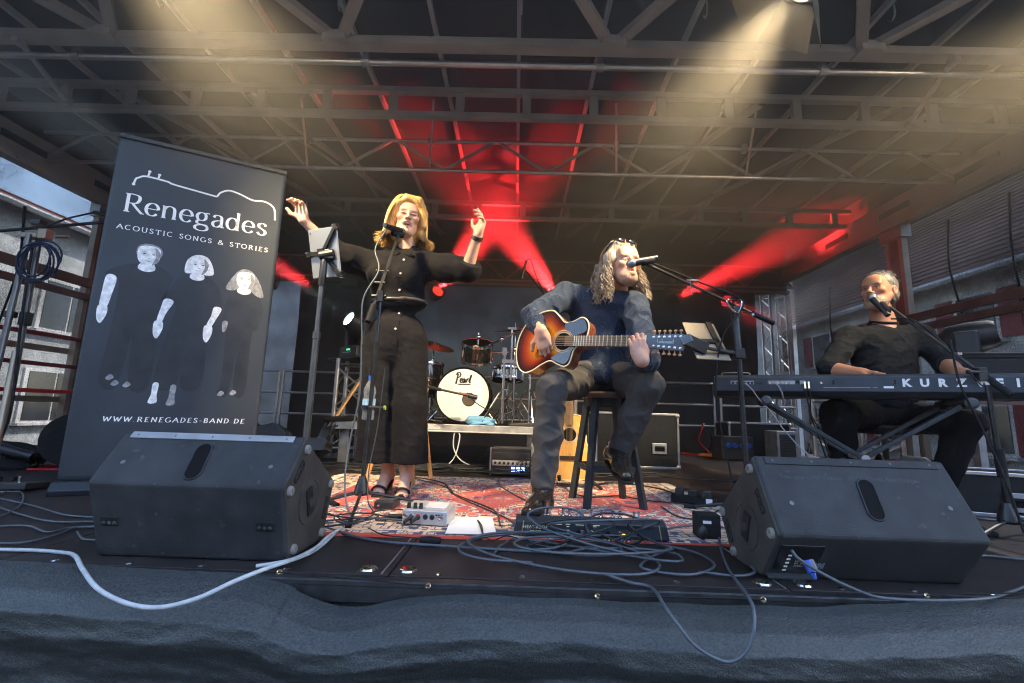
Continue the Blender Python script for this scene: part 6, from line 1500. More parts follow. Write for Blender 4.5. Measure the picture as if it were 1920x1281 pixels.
loops('tangled grey cable in front of the heap nearest the stage edge', (C0.x - .02, C0.y - .06), 2, .15, (.18, .04), CG, .0046, 14, .02, start=FP([(925, 1040), (945, 1020), (990, 1012)], .01))
loops('thin black lead looping at the foot of the singer\'s microphone stand', (-.74, 2.06), 3, .075, (.06, .05), CB, .0032, 21, .05, start=[at(722, 690, 2.42), at(708, 800, 2.40), at(692, 880, 2.35), at(690, 940, 2.28), fl(700, 965, .02)])
loops('black leads coiled behind the silver mixer', (-.55, 2.24), 3, .06, (.07, .03), CB, .0042, 25, .02, end=[Vector((-.46, 2.12, .03)), Vector((-.42, 2.12, .04))])
cable('black audio lead running down the singer\'s microphone stand', [Vector((-.81, 2.56, 1.60)), Vector((-.85, 2.5, 1.45)), Vector((-.80, 2.44, 1.30)), Vector((-.86, 2.40, 1.12)), Vector((-.85, 2.40, .9)), Vector((-.84, 2.41, .6)), Vector((-.87, 2.41, .35)), Vector((-.86, 2.36, .15)), Vector((-.78, 2.25, .02)), Vector((-.66, 2.2, .018)), Vector((-.50, 2.16, .02))], .0045, CG)
cable('black cable winding over the carpet from the stool to the paper', FP([(770, 893), (830, 905), (850, 925), (900, 945), (930, 960), (938, 985)], .016), .004, CB)
cable('second black cable crossing the carpet beside the first', FP([(775, 896), (838, 914), (856, 930), (905, 952), (935, 965), (955, 975), (970, 990)], .016), .0035, CB)
cable('black cable curving over the carpet behind the guitarist\'s boot', FP([(935, 895), (938, 910), (960, 925), (985, 938)], .016), .004, CB)
cable('black cable from the bar stool to the power strip', FP([(1045, 905), (1075, 925), (1110, 932), (1160, 930), (1210, 938), (1280, 945), (1310, 948)], .016), .004, CB)
cable('black cable swinging from the carpet to the right wedge', FP([(1240, 950), (1270, 968), (1310, 972), (1350, 955), (1375, 930), (1400, 905)], .016), .0045, CB)
cable('black cables running to the power strip from the stool legs', FP([(1105, 912), (1150, 905), (1230, 915), (1290, 935)], .016), .0055, CB)
cable('long black cable behind the carpet towards the right', FP([(1150, 885), (1230, 893), (1330, 900), (1420, 903)], .01), .006, CB)
for k, (q, lab) in enumerate((([(-20, 935), (20, 920), (42, 925), (40, 945), (10, 965), (-20, 972)], 'thin cable loop at the left edge of the deck'), ([(-20, 930), (60, 948), (120, 965), (175, 970)], 'upper straight cable left of the left wedge'), ([(-20, 945), (40, 965), (100, 978), (178, 978)], 'middle cable left of the left wedge'),
        ([(-20, 988), (50, 986), (90, 998), (130, 990), (178, 988)], 'wavy cable left of the left wedge'), ([(-20, 1018), (40, 1018), (100, 1005), (140, 990), (180, 987)], 'lowest cable left of the left wedge'), ([(145, 997), (155, 1010), (180, 1013)], 'short grey cable end at the corner of the left wedge'))):
    cable(lab, FP(q, .008), .0042, CG)
cable('grey cable at the right edge behind the right wedge', FP([(1790, 965), (1860, 975), (1920, 972), (1980, 980)], .008), .006, CG)
cable('black cable along the deck at the lower right corner', FP([(1790, 1050), (1840, 1042), (1920, 1050), (1980, 1056)], .008), .005, CG)
# loose wiring behind the carpet: too many to count
w_ = MB()
for k in range(34):
    x0 = random.uniform(-1.9, .6); y0 = random.uniform(3.78, 4.2)
    pts = [Vector((x0 + random.uniform(-.35, .35) + .18 * q, y0 + random.uniform(-.09, .09), .012 + random.uniform(0, .05))) for q in range(random.randint(4, 7))]
    w_.tube(pts, random.choice((.004, .005, .006)), 6, sm=6)
wo = w_.build('cable_jumble', CB, smooth=70); tag(wo, 'jumble of black cables on the deck behind the carpet', 'cables', kind='stuff')
w_ = MB()
for k in range(4):
    c_ = Vector((.12 + .04 * k, 3.76, .03 + .012 * k)); w_.tube([c_ + Vector((.11 * math.cos(a), .05 * math.sin(a), .06 * (1 + math.sin(a)))) for a in [q * .42 for q in range(15)]], .005, 6, closed=True)
wo = w_.build('cable_coil', CB, smooth=70); tag(wo, 'coil of black cable leaning against the amplifier head', 'cable coil')
cable('pale looped cable rising under the drum riser', [Vector((-.62, 4.25, .02)), Vector((-.55, 4.28, .12)), Vector((-.52, 4.3, .3)), Vector((-.57, 4.3, .32)), Vector((-.57, 4.3, .18)), Vector((-.48, 4.2, .08)), Vector((-.3, 4.1, .02))], .006, pm('cable_pale_grey', (.42, .45, .47)))
# ================================================================== people: soft-union modelling
class Vox:
    def __init__(s, lo, hi, h):
        s.h = h; s.lo = np.array(lo, float); n = np.ceil((np.array(hi) - s.lo) / h).astype(int) + 1
        s.ax = [s.lo[i] + h * np.arange(n[i]) for i in range(3)]
        s.D = np.full(n, .08, np.float32)
    def _sl(s, lo, hi):
        r_ = []
        for i in range(3):
            a = max(0, int((lo[i] - s.lo[i]) / s.h) - 1); b = min(len(s.ax[i]), int((hi[i] - s.lo[i]) / s.h) + 3)
            if b <= a: return None
            r_.append(slice(a, b))
        return tuple(r_)
    def _pts(s, sl):
        return np.meshgrid(*[s.ax[i][sl[i]] for i in range(3)], indexing='ij', sparse=True)
    def _mix(s, sl, d, k, sub=False):
        o = s.D[sl]; d = d.astype(np.float32)
        if sub:
            d = -d; h = np.maximum(k - np.abs(o - d), 0) / k; s.D[sl] = np.maximum(o, d) + h * h * k * .25
        else:
            h = np.maximum(k - np.abs(o - d), 0) / k; s.D[sl] = np.minimum(o, d) - h * h * k * .25
    def cone(s, a, b, ra, rb, k=.02, sub=False):
        a, b = np.array(a, float), np.array(b, float); m = max(ra, rb) + k + .05
        sl = s._sl(np.minimum(a, b) - m, np.maximum(a, b) + m)
        if sl is None: return s
        x, y, z = s._pts(sl); d = b - a; l2 = max(float(d @ d), 1e-9)
        t = np.clip(((x - a[0]) * d[0] + (y - a[1]) * d[1] + (z - a[2]) * d[2]) / l2, 0, 1)
        dist = np.sqrt((x - a[0] - t * d[0]) ** 2 + (y - a[1] - t * d[1]) ** 2 + (z - a[2] - t * d[2]) ** 2) - (ra + (rb - ra) * t)
        s._mix(sl, dist, k, sub); return s
    def chain(s, pts, k=.03):
        for (p, r), (q, r2) in zip(pts[:-1], pts[1:]): s.cone(p, q, r, r2, k)
        return s
    def ell(s, c, r, k=.02, rot=None, sub=False):
        c, r = np.array(c, float), np.array(r, float); m = r.max() + k + .05
        sl = s._sl(c - m, c + m)
        if sl is None: return s
        x, y, z = s._pts(sl); x, y, z = x - c[0], y - c[1], z - c[2]
        if rot is not None:
            Rm = np.array(rot).T; x, y, z = (Rm[0, 0] * x + Rm[0, 1] * y + Rm[0, 2] * z, Rm[1, 0] * x + Rm[1, 1] * y + Rm[1, 2] * z, Rm[2, 0] * x + Rm[2, 1] * y + Rm[2, 2] * z)
        k0 = np.sqrt((x / r[0]) ** 2 + (y / r[1]) ** 2 + (z / r[2]) ** 2); k1 = np.sqrt((x / r[0] ** 2) ** 2 + (y / r[1] ** 2) ** 2 + (z / r[2] ** 2) ** 2) + 1e-6
        s._mix(sl, k0 * (k0 - 1) / k1, k, sub); return s
    def full(s): return np.meshgrid(*s.ax, indexing='ij', sparse=True)
    def folds(s, amp, f, seed, mask=None):
        x, y, z = s.full(); r_ = np.random.default_rng(seed); v = 0
        w = .5 * np.sin(f * .45 * (x * 1.1 + z * .7 + y) + seed) 
        for k in range(5):
            d = r_.normal(size=3); d /= np.linalg.norm(d); ff = f * r_.uniform(.5, 1.7)
            v = v + np.sin(ff * (d[0] * x + d[1] * y + d[2] * z) + 2.0 * w + r_.uniform(0, 6))
        v = np.abs(v / 2.6); v = 1 - np.clip(v, 0, 1) ** .7
        if mask is not None: v = v * mask(x, y, z)
        near = np.abs(s.D) < .06
        s.D = np.where(near, s.D - (amp * (v - .35)).astype(np.float32), s.D); return s
    def mesh(s, D=None, M=None):
        g = openvdb.FloatGrid(1.0); D = s.D if D is None else D
        D = D.copy(); D[0], D[-1], D[:, 0], D[:, -1], D[:, :, 0], D[:, :, -1] = [.08] * 6
        g.copyFromArray(D); P, Q = g.convertToQuads(0.0)
        P = P.astype(float) * s.h + s.lo
        if M is not None: P = P @ np.array(M.to_3x3()).T + np.array(M.translation)
        return P, Q
def skin_obj(name, islands, mats, parent, cols=None, smooth=True):
    """islands: list of (points, quads, colours or None, material index)"""
    V, Fs, C_, MI = [], [], [], []; o = 0; loc = np.array(parent.location)
    for isl in islands:
        P, Q, c, mi = isl
        V.append(P - loc); Fs.append(Q + o); o += len(P); MI += [mi] * len(Q)
        C_.append(c if c is not None else np.ones((len(P), 3)))
    V = np.concatenate(V); Fs = np.concatenate(Fs)
    me = bpy.data.meshes.new(name); me.vertices.add(len(V)); me.vertices.foreach_set('co', V.ravel().astype(np.float32))
    me.loops.add(Fs.size); me.loops.foreach_set('vertex_index', Fs[:, ::-1].ravel().astype(np.int32)); me.polygons.add(len(Fs))
    me.polygons.foreach_set('loop_start', (np.arange(len(Fs)) * 4).astype(np.int32))
    try: me.polygons.foreach_set('loop_total', np.full(len(Fs), 4, np.int32))
    except Exception: pass
    me.polygons.foreach_set('material_index', np.array(MI, np.int32)); me.polygons.foreach_set('use_smooth', [True] * len(Fs))
    me.update(calc_edges=True); me.validate()
    a = me.color_attributes.new('tone', 'FLOAT_COLOR', 'POINT'); C_ = np.concatenate(C_); C_ = np.concatenate([C_, np.ones((len(C_), 1))], 1)
    a.data.foreach_set('color', C_.ravel().astype(np.float32))
    for m in mats: me.materials.append(m)
    ob = bpy.data.objects.new(name, me)
    # outward normals
    bm = bmesh.new(); bm.from_mesh(me); bmesh.ops.recalc_face_normals(bm, faces=bm.faces); bm.to_mesh(me); bm.free()
    return link(ob, parent)
def core(*paths):
    return [limb([(tuple(p), r) for p, r in q], .009) for q in paths]
def skin_mat(name, col):
    m = pm(name, col, .48, 0, .08, 30, bump=.12, bs=260, spec=.4); nt = m.node_tree; b = nt.nodes['Principled BSDF']
    at_ = nt.nodes.new('ShaderNodeAttribute'); at_.attribute_name = 'tone'
    src = b.inputs['Base Color'].links[0].from_socket; mx = nt.nodes.new('ShaderNodeMix'); mx.data_type = 'RGBA'; mx.blend_type = 'MULTIPLY'; mx.inputs[0].default_value = 1
    nt.links.new(src, mx.inputs[6]); nt.links.new(at_.outputs['Color'], mx.inputs[7]); nt.links.new(mx.outputs[2], b.inputs['Base Color'])
    b.inputs['Subsurface Weight'].default_value = .12; b.inputs['Subsurface Radius'].default_value = (.012, .004, .002)
    return m
def mat3(f, up=(0, 0, 1)):
    """head/hand frame: -Y local looks along f, Z local near up"""
    y = -Vector(f).normalized(); z = Vector(up); z = (z - y * z.dot(y)).normalized(); x = y.cross(z)
    return Matrix((x, y, z)).transposed()
def blob(P, c, r): return np.clip(1.35 - np.sqrt((((P - np.array(c)) / np.array(r)) ** 2).sum(1)), 0, 1) ** .6 * (np.sqrt((((P - np.array(c)) / np.array(r)) ** 2).sum(1)) < 1.35)
def make_head(M, s=1.0, female=False, open_=.01, smile=0.0, beard=None, brow=(.35, .25, .2), lip=(.80, .42, .42), neck_to=None, neck_r=.055, squint=1.0, beard_full=False):
    v = Vox((-.125, -.15, -.19), (.125, .135, .15), .0026)
    jw = .85 if female else 1.0; fn = .78 if female else 1.0
    v.ell((0, .014, .036), (.077, .096, .088), .03); v.ell((0, -.024, -.034), (.062 * jw, .068, .086), .03)
    v.ell((0, -.070, -.100), (.022 * jw, .018, .018), .025)
    for sx in (-1, 1):
        v.cone((sx * .058 * jw, .002, -.035), (sx * .022, -.062, -.098), .019, .016, .022)
        v.ell((sx * .043, -.070, -.014 + .006 * smile), (.022, .018, .018 + .004 * smile), .02)
    v.cone((-.040, -.083 + (.005 if female else 0), .024), (.040, -.083 + (.005 if female else 0), .024), .011, .011, .016)
    v.ell((0, -.072, .055), (.05, .022, .035), .03)
    v.cone((0, -.089, .016), (0, -.112 + .006 * (1 - fn) * 4, -.022), .0075 * fn, .0115 * fn, .010); v.ell((0, -.109 + .005 * (1 - fn) * 4, -.026), (.0125 * fn, .012 * fn, .010 * fn), .006)
    for sx in (-1, 1):
        v.ell((sx * .012, -.100, -.030), (.009, .011, .008), .006)
        v.ell((sx * .031, -.101, .003), (.019, .014, .0105 * (1 if squint > .7 else 1)), .010, sub=True)
        v.ell((sx * .031, -.080, .003), (.0135, .0125, .012), .003)
        v.cone((sx * .018, -.0895, .009 * squint), (sx * .046, -.083, .008 * squint), .0048, .0042, .005)
        v.ell((sx * .080, .012, -.006), (.010, .022, .033), .008); v.ell((sx * .089, .004, -.002), (.006, .012, .018), .005, sub=True)
    w = .023 + .008 * smile; dz = .006 * smile
    for sx in (-1, 1): v.cone((0, -.0985, -.0525 + .001), (sx * w, -.083 , -.056 + dz), .0068, .0045, .005); v.cone((0, -.0965, -.064 - open_ * .7), (sx * w, -.083, -.058 + dz), .0075, .0045, .005)
    if open_ > 0:
        v.ell((0, -.100, -.058 - open_ * .35 + dz * .3), (w * .86, .020, .003 + open_ * .62), .004, sub=True)
        if smile > .2: v.cone((-w * .62, -.082, -.0535 + dz * .5), (w * .62, -.082, -.0535 + dz * .5), .0055, .0055, .002)
    if beard:
        v.ell((0, -.052, -.082), (.052, .045, .042), .025)
        x, y, z = v.full(); m_ = np.clip((-.060 - z) / .02, 0, 1) * np.clip((.0 - y) / .02, 0, 1)
        v.D = np.where(np.abs(v.D) < .03, v.D - m_ * (.0016 + .0022 * np.sin(620 * x + 3 * np.sin(300 * z)) * np.sin(560 * z + 410 * y)) * (1.3 if beard_full else .6), v.D).astype(np.float32)
    if neck_to is not None:
        Mi = M.inverted(); nb = np.array(Mi @ Vector(neck_to)) / s
        v2 = Vox((-.14, -.15, -.36), (.14, .2, .15), .0026) if False else v
    P, Q = v.mesh()
    L = np.ones((len(P), 3)); skin = np.array([1., 1, 1])
    def paint(mask, col):
        nonlocal L
        L = L * (1 - mask[:, None]) + np.array(col) * mask[:, None]
    fx, fy, fz = P[:, 0], P[:, 1], P[:, 2]
    paint(.30 * blob(P, (-.042, -.075, -.022), (.03, .04, .025)) + .30 * blob(P, (.042, -.075, -.022), (.03, .04, .025)) + .25 * blob(P, (0, -.112, -.026), (.016, .02, .014)), (1.0, .68, .62))
    if beard is not None:
        front = 1 / (1 + np.exp((fy + .010) / .008))
        m_ = np.clip((-.030 - fz) / .02, 0, 1) * np.clip((fz + .135) / .01, 0, 1) * front
        up = np.clip(1 - np.abs(fx) / .034, 0, 1) > .0
        keep = np.clip((np.abs(fx) - .030) / .012, 0, 1)
        low = np.clip((-.068 - fz) / .012, 0, 1); must = np.clip(1 - np.abs(fz + .041) / .009, 0, 1) * (np.abs(fx) < .036) * (fy < -.07)
        side = keep * m_ * np.clip((-.045 - fz) / .02, 0, 1) * (1.0 if beard_full else .55)
        n_ = .75 + .25 * np.sin(fx * 900) * np.sin(fz * 1100 + fy * 700)
        paint(np.clip(np.maximum.reduce([low * m_, must * front, side]), 0, 1) * n_ * .85, beard)
    lipm = blob(P, (0, -.0985, -.0525), (w * .95, .014, .0062)) + blob(P, (0, -.0965, -.064 - open_ * .7), (w * .9, .014, .0070))
    paint(np.clip(lipm, 0, 1) * .9, lip)
    if open_ > 0:
        paint(blob(P, (0, -.080, -.058 - open_ * .35 + dz * .3), (w * .70, .0125, .003 + open_ * .55)) * (fy > -.093), (.13, .06, .07))
        if smile > .2: paint(blob(P, (0, -.084, -.0535 + dz * .5), (w * .72, .012, .0052)) * (fy > -.094), (1.3, 2.1, 2.9))
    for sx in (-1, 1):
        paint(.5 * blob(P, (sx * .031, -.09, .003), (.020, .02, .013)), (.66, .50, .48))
        if squint > .7:
            paint(blob(P, (sx * .031, -.0915, .003), (.0125, .012, .0042)), (1.1, 1.8, 2.4))
            paint(blob(P, (sx * .031, -.093, .003), (.0052, .012, .0048)), (.10, .12, .14))
        else: paint(blob(P, (sx * .031, -.0915, .003), (.018, .016, .0046)), (.06, .05, .05))
        paint(blob(P, (sx * .031, -.092, .0085 * squint + .001), (.018, .016, .0030)), (.08, .07, .07))
        paint(.95 * blob(P, (sx * .033, -.088, .0245), (.023, .024, .0056)), brow)
        paint(.6 * blob(P, (sx * .010, -.108, -.0345), (.005, .012, .0035)), (.30, .2, .18))
    Pw = (P * s) @ np.array(M.to_3x3()).T + np.array(M.translation)
    return (Pw, Q, L, 0)
def make_arm(elbow, wrist, Hm, re, rw, curl, thumb, spread=.0, s=1.0, nail=None, h=.0027, mi=0):
    """forearm and hand as one surface. Hm: rotation with columns (across towards thumb side, along fingers, back of hand)"""
    W = Vector(wrist); M = Matrix.Translation(W) @ Hm.to_4x4(); Mi = M.inverted(); e = np.array(Mi @ Vector(elbow)) / s
    fing = []
    for i, (x, L_) in enumerate(zip((.030, .0105, -.0095, -.0285), (.074, .082, .076, .060))):
        c = curl[i]; p = np.array((x, .088 - .006 * abs(i - 1), .001)); dx = spread * (1.5 - i) ; ang = 0.0; seg = [p.copy()]
        for q, f in zip(c, (.46, .30, .24)):
            ang += q; d = np.array((math.sin(dx), math.cos(dx) * math.cos(ang), -math.sin(ang))); p = p + d * L_ * f; seg.append(p.copy())
        fing.append(seg)
    t0 = np.array((.022, .022, -.006)); tseg = [t0]; 
    for d_, l_ in thumb: d_ = np.array(d_, float); d_ /= np.linalg.norm(d_); tseg.append(tseg[-1] + d_ * l_)
    allp = np.array([q for f in fing for q in f] + tseg + [e, (0, 0, 0)])
    lo, hi = allp.min(0) - .06, allp.max(0) + .06
    v = Vox(lo, hi, h)
    v.cone((0, -.004, 0), e, rw, re, .015); v.cone((0, -.004, 0), (0, .02, 0), rw, rw * .95, .015)
    v.ell((.002, .048, 0), (.040, .05, .0155), .018); v.ell((-.024, .035, -.006), (.016, .034, .014), .012); v.ell((.022, .036, -.008), (.017, .030, .015), .014)
    for i, f in enumerate(fing):
        rr = (.0092, .0095, .009, .008)[i]
        v.cone((f[0][0] * .7, .045, .002), f[0], .011, rr * 1.12, .008)
        for q in range(3): v.cone(f[q], f[q + 1], rr * (1.05 - .09 * q), rr * (.96 - .09 * q), .003)
        v.ell(f[1] + np.array((0, 0, .0012)), (rr * 1.06,) * 3, .003)
    for q in range(len(tseg) - 1): v.cone(tseg[q], tseg[q + 1], .0135 - .0018 * q, .0122 - .002 * q, .008 if q == 0 else .004)
    P, Q = v.mesh(); L = np.ones((len(P), 3))
    for i, f in enumerate(fing):
        for q in (1, 2):
            m = .25 * blob(P, f[q] + np.array((0, 0, .008)), (.008, .008, .006)); L = L * (1 - m[:, None]) + np.array((1, .72, .66)) * m[:, None]
        if nail is not None:
            ang = sum(curl[i]); nrm = np.array((0, math.sin(ang), math.cos(ang)))
            m = blob(P, f[3] + nrm * .007, (.0055, .007, .0055)); L = L * (1 - m[:, None]) + np.array(nail) * m[:, None]
    Pw = (P * s) @ np.array(Hm).T + np.array(W)
    return (Pw, Q, L, mi)
def limb(pts, h=.005, k=.02, extra=None):
    A = np.array([p for p, r in pts], float); m = max(r for p, r in pts) + .05
    v = Vox(A.min(0) - m, A.max(0) + m, h); v.chain([(tuple(p), r) for p, r in pts], k)
    if extra: extra(v)
    P, Q = v.mesh(); return (P, Q, None, 0)
def hand_frame(along, back):
    y = Vector(along).normalized(); z = Vector(back); z = (z - y * z.dot(y)).normalized(); x = y.cross(z)
    return Matrix((x, y, z)).transposed()
def hair_mat(name, c0, c1, sc=(120, 120, 6), rough=.42):
    m = pm(name, c0, rough, 0, .15, 8, spec=.5); nt = m.node_tree; b = nt.nodes['Principled BSDF']
    tc = nt.nodes.new('ShaderNodeTexCoord'); mp = nt.nodes.new('ShaderNodeMapping'); mp.inputs['Scale'].default_value = sc
    no = nt.nodes.new('ShaderNodeTexNoise'); no.inputs['Scale'].default_value = 1.0; no.inputs['Detail'].default_value = 3
    nt.links.new(tc.outputs['Object'], mp.inputs[0]); nt.links.new(mp.outputs[0], no.inputs[0])
    r_ = nt.nodes.new('ShaderNodeValToRGB'); r_.color_ramp.elements[0].position = .35; r_.color_ramp.elements[1].position = .65
    r_.color_ramp.elements[0].color = (*c1, 1); r_.color_ramp.elements[1].color = (*c0, 1)
    nt.links.new(no.outputs[0], r_.inputs[0]); nt.links.new(r_.outputs[0], b.inputs['Base Color'])
    return m
def strands(paths, r, n=5):
    mb = MB()
    for p in paths: mb.tube(p, [r, r, r * .8, r * .3], n, sm=4)
    return mb
def tri_island(mb): pass
def P3(v): return tuple(float(q) for q in v)
# ================================================================== singer
SKIN1 = skin_mat('skin_fair', (.62, .37, .26)); SKIN2 = skin_mat('skin_ruddy', (.55, .30, .21)); SKIN3 = skin_mat('skin_tan', (.42, .20, .12))
JUMP = cloth_mat('black_linen', (.008, .0075, .009), 160); MATS['black_linen'].node_tree.nodes['Principled BSDF'].inputs['Sheen Weight'].default_value = .03
sp_ = thing('person', 'woman in a black jumpsuit singing with both arms raised', 'person', (-.78, 2.82, 0))
D0 = 2.84
J = lambda x, y, D=D0: np.array(P3(at(x, y, D)))
neck = J(762, 470, 2.85); shL, shR = J(697, 488, 2.86), J(797, 488, 2.86)
elL, elR = J(622, 468, 2.76), J(877, 502, 2.74); wrL, wrR = J(569, 412, 2.63), J(896, 441, 2.62)
waist = J(750, 567, 2.86); pel = J(744, 625, 2.86)
v = Vox((-1.62, 2.5, .12), (-.22, 3.12, 1.66), .0072)
chest = (shL + shR) / 2 + np.array((0, 0, -.10))
v.ell(chest, (.195, .115, .17), .05); v.ell(chest + np.array((0, .01, .06)), (.20, .10, .09), .05)
for sx in (-1, 1): v.ell(chest + np.array((sx * .085, -.085, -.035)), (.085, .065, .085), .05)
v.ell((chest + waist) / 2 + np.array((0, 0, -.04)), (.175, .115, .16), .05)
v.ell(waist, (.180, .115, .06), .03)
v.ell(pel + np.array((0, .01, 0)), (.182, .125, .14), .05); v.ell(pel + np.array((0, .02, -.12)), (.186, .13, .16), .06)
v.cone(neck + np.array((-.06, .02, -.06)), neck + np.array((.06, .02, -.06)), .07, .07, .05)
for sh, el, wr, sx in ((shL, elL, wrL, -1), (shR, elR, wrR, 1)):
    v.chain([(chest + np.array((sx * .10, .01, .05)), .095), (sh + np.array((0, 0, -.035)), .088), ((sh + el) / 2 + np.array((0, 0, -.03)), .082), (el + np.array((0, 0, -.012)), .080)], .05)
    v.chain([(el + np.array((0, 0, -.012)), .080), (el + (wr - el) * .16, .078)], .03)
# wide trouser legs
hemL, hemR = J(700, 866, 2.80), J(769, 868, 2.80)
for hip, hem, sx in ((pel + np.array((-.095, .01, -.06)), hemL, -1), (pel + np.array((.095, .01, -.06)), hemR, 1)):
    kn_ = hip * .45 + hem * .55 + np.array((sx * .005, -.01, 0))
    v.chain([(hip, .108), (kn_, .104), (hem, .106)], .025)
v.folds(.008, 26, 4, lambda x, y, z: .55 + .45 * np.clip(np.abs(z - 1.2) / .3, 0, 1)); v.folds(.003, 60, 9)
xg, yg, zg = v.full()
v.D = np.maximum(v.D, (hemL[2] - .0 - zg) + 0 * xg).astype(np.float32)      # straight hem
body_D = v.D.copy()
# open cuffs
for el, wr in ((elL, wrL), (elR, wrR)):
    d = (wr - el) / np.linalg.norm(wr - el); c = el + (wr - el) * .19
    pl = (xg - c[0]) * d[0] + (yg - c[1]) * d[1] + (zg - c[2]) * d[2]
    near = ((xg - c[0]) ** 2 + (yg - c[1]) ** 2 + (zg - c[2]) ** 2) < .16 ** 2
    v.D = np.where(near, np.maximum(v.D, pl), v.D).astype(np.float32)
P, Q = v.mesh(); skin_obj('jumpsuit', [(P, Q, None, 0)], [JUMP], sp_)
P, Q = v.mesh(np.maximum(body_D - .006, np.abs(zg - waist[2] + .002 - .03 * (xg - waist[0])) - .011).astype(np.float32)); skin_obj('belt', [(P, Q, None, 0)], [pm('bronze_belt', (.10, .085, .065), .35, .4)], sp_)
# front placket, pocket seams, collar, buttons
def front_y(x, z, D, ax):
    i = int(round((x - ax[0][0]) / .0072)); k = int(round((z - ax[2][0]) / .0072)); col = D[i, :, k]; j = np.argmax(col < 0)
    return ax[1][0] + .0072 * j
pts = []
for z in np.linspace(1.50, .86, 22):
    x = float(np.interp(z, [.86, 1.21, 1.52], [pel[0] + .02, waist[0] + .02, neck[0] + .02])); pts.append(Vector((x, front_y(x, z, body_D, v.ax) - .003, z)) - sp_.location)
pk = MB()
for a, b in zip(pts[:-1], pts[1:]): pk.bar(a, b, .030, .004, (0, -1, 0))
pk.build('button_placket', JUMP, sp_)
for z in (1.47, 1.37, 1.27, 1.13, 1.02):
    x = float(np.interp(z, [.86, 1.21, 1.52], [pel[0] + .02, waist[0] + .02, neck[0] + .02])); p = Vector((x, front_y(x, z, body_D, v.ax) - .006, z)) - sp_.location
    MB().lathe([(0, .001), (.003, .002), (.0065, .003), (.0075, 0)], p, (0, -1, 0), 10).build('button', pm('pale_button', (.55, .5, .45), .3), sp_)
for sx in (-1, 1):
    n0 = Vector(neck) - sp_.location
    c = MB().add([n0 + Vector((sx * .012, -.095, -.055)), n0 + Vector((sx * .055, -.062, .012)), n0 + Vector((sx * .105, -.06, -.035)), n0 + Vector((sx * .075, -.105, -.085)), n0 + Vector((sx * .068, .0, .028)), n0 + Vector((sx * .115, .01, -.012))], [(0, 1, 2, 3), (1, 4, 5, 2)]).build('collar', JUMP, sp_, smooth=60)
    q = c.modifiers.new('solid', 'SOLIDIFY'); q.thickness = .004
# skin: head, neck, forearms, feet
HD = Matrix.Translation(Vector(P3(at(763, 416, 2.80)))) @ mat3((.34, -1, .10), (.06, 0, 1)).to_4x4()
head = make_head(HD, 1.10, True, .022, 1.0, brow=(.28, .24, .2), lip=(.80, .30, .36), squint=.45)
nk = limb([(tuple(np.array(HD.translation) + np.array((-.0, .03, -.07))), .055), (tuple(neck + np.array((0, .01, -.02))), .055), (tuple(neck + np.array((0, .01, -.10))), .075)], .004)
dL = Vector((-.35, -.28, .9)); dR = Vector((.45, -.25, .85))
aL = make_arm(elL, wrL, hand_frame((-.30, -.10, 1), (.15, .95, .25)), .040, .026, [(.55, .75, .4), (.7, .85, .5), (.85, .9, .5), (1.0, .9, .5)], [((.75, .55, -.35), .045), ((.25, .9, -.35), .034)], .03, 1.06, nail=(.6, .25, .3))
aR = make_arm(elR, wrR, hand_frame((.32, -.22, 1), (.75, .45, .2)), .040, .026, [(.25, .45, .25), (.6, .7, .4), (.75, .8, .45), (.85, .8, .4)], [((.75, .55, -.35), .045), ((.45, .85, -.15), .034)], .03, 1.06, nail=(.6, .25, .3))
isl = [head, nk, aL, aR]
ftL, ftR = J(716, 925, 2.84), J(757, 935, 2.80)
anL = np.array((ftL[0] + .005, 2.93, .175)); anR = np.array((ftR[0] - .012, 2.86, .175))
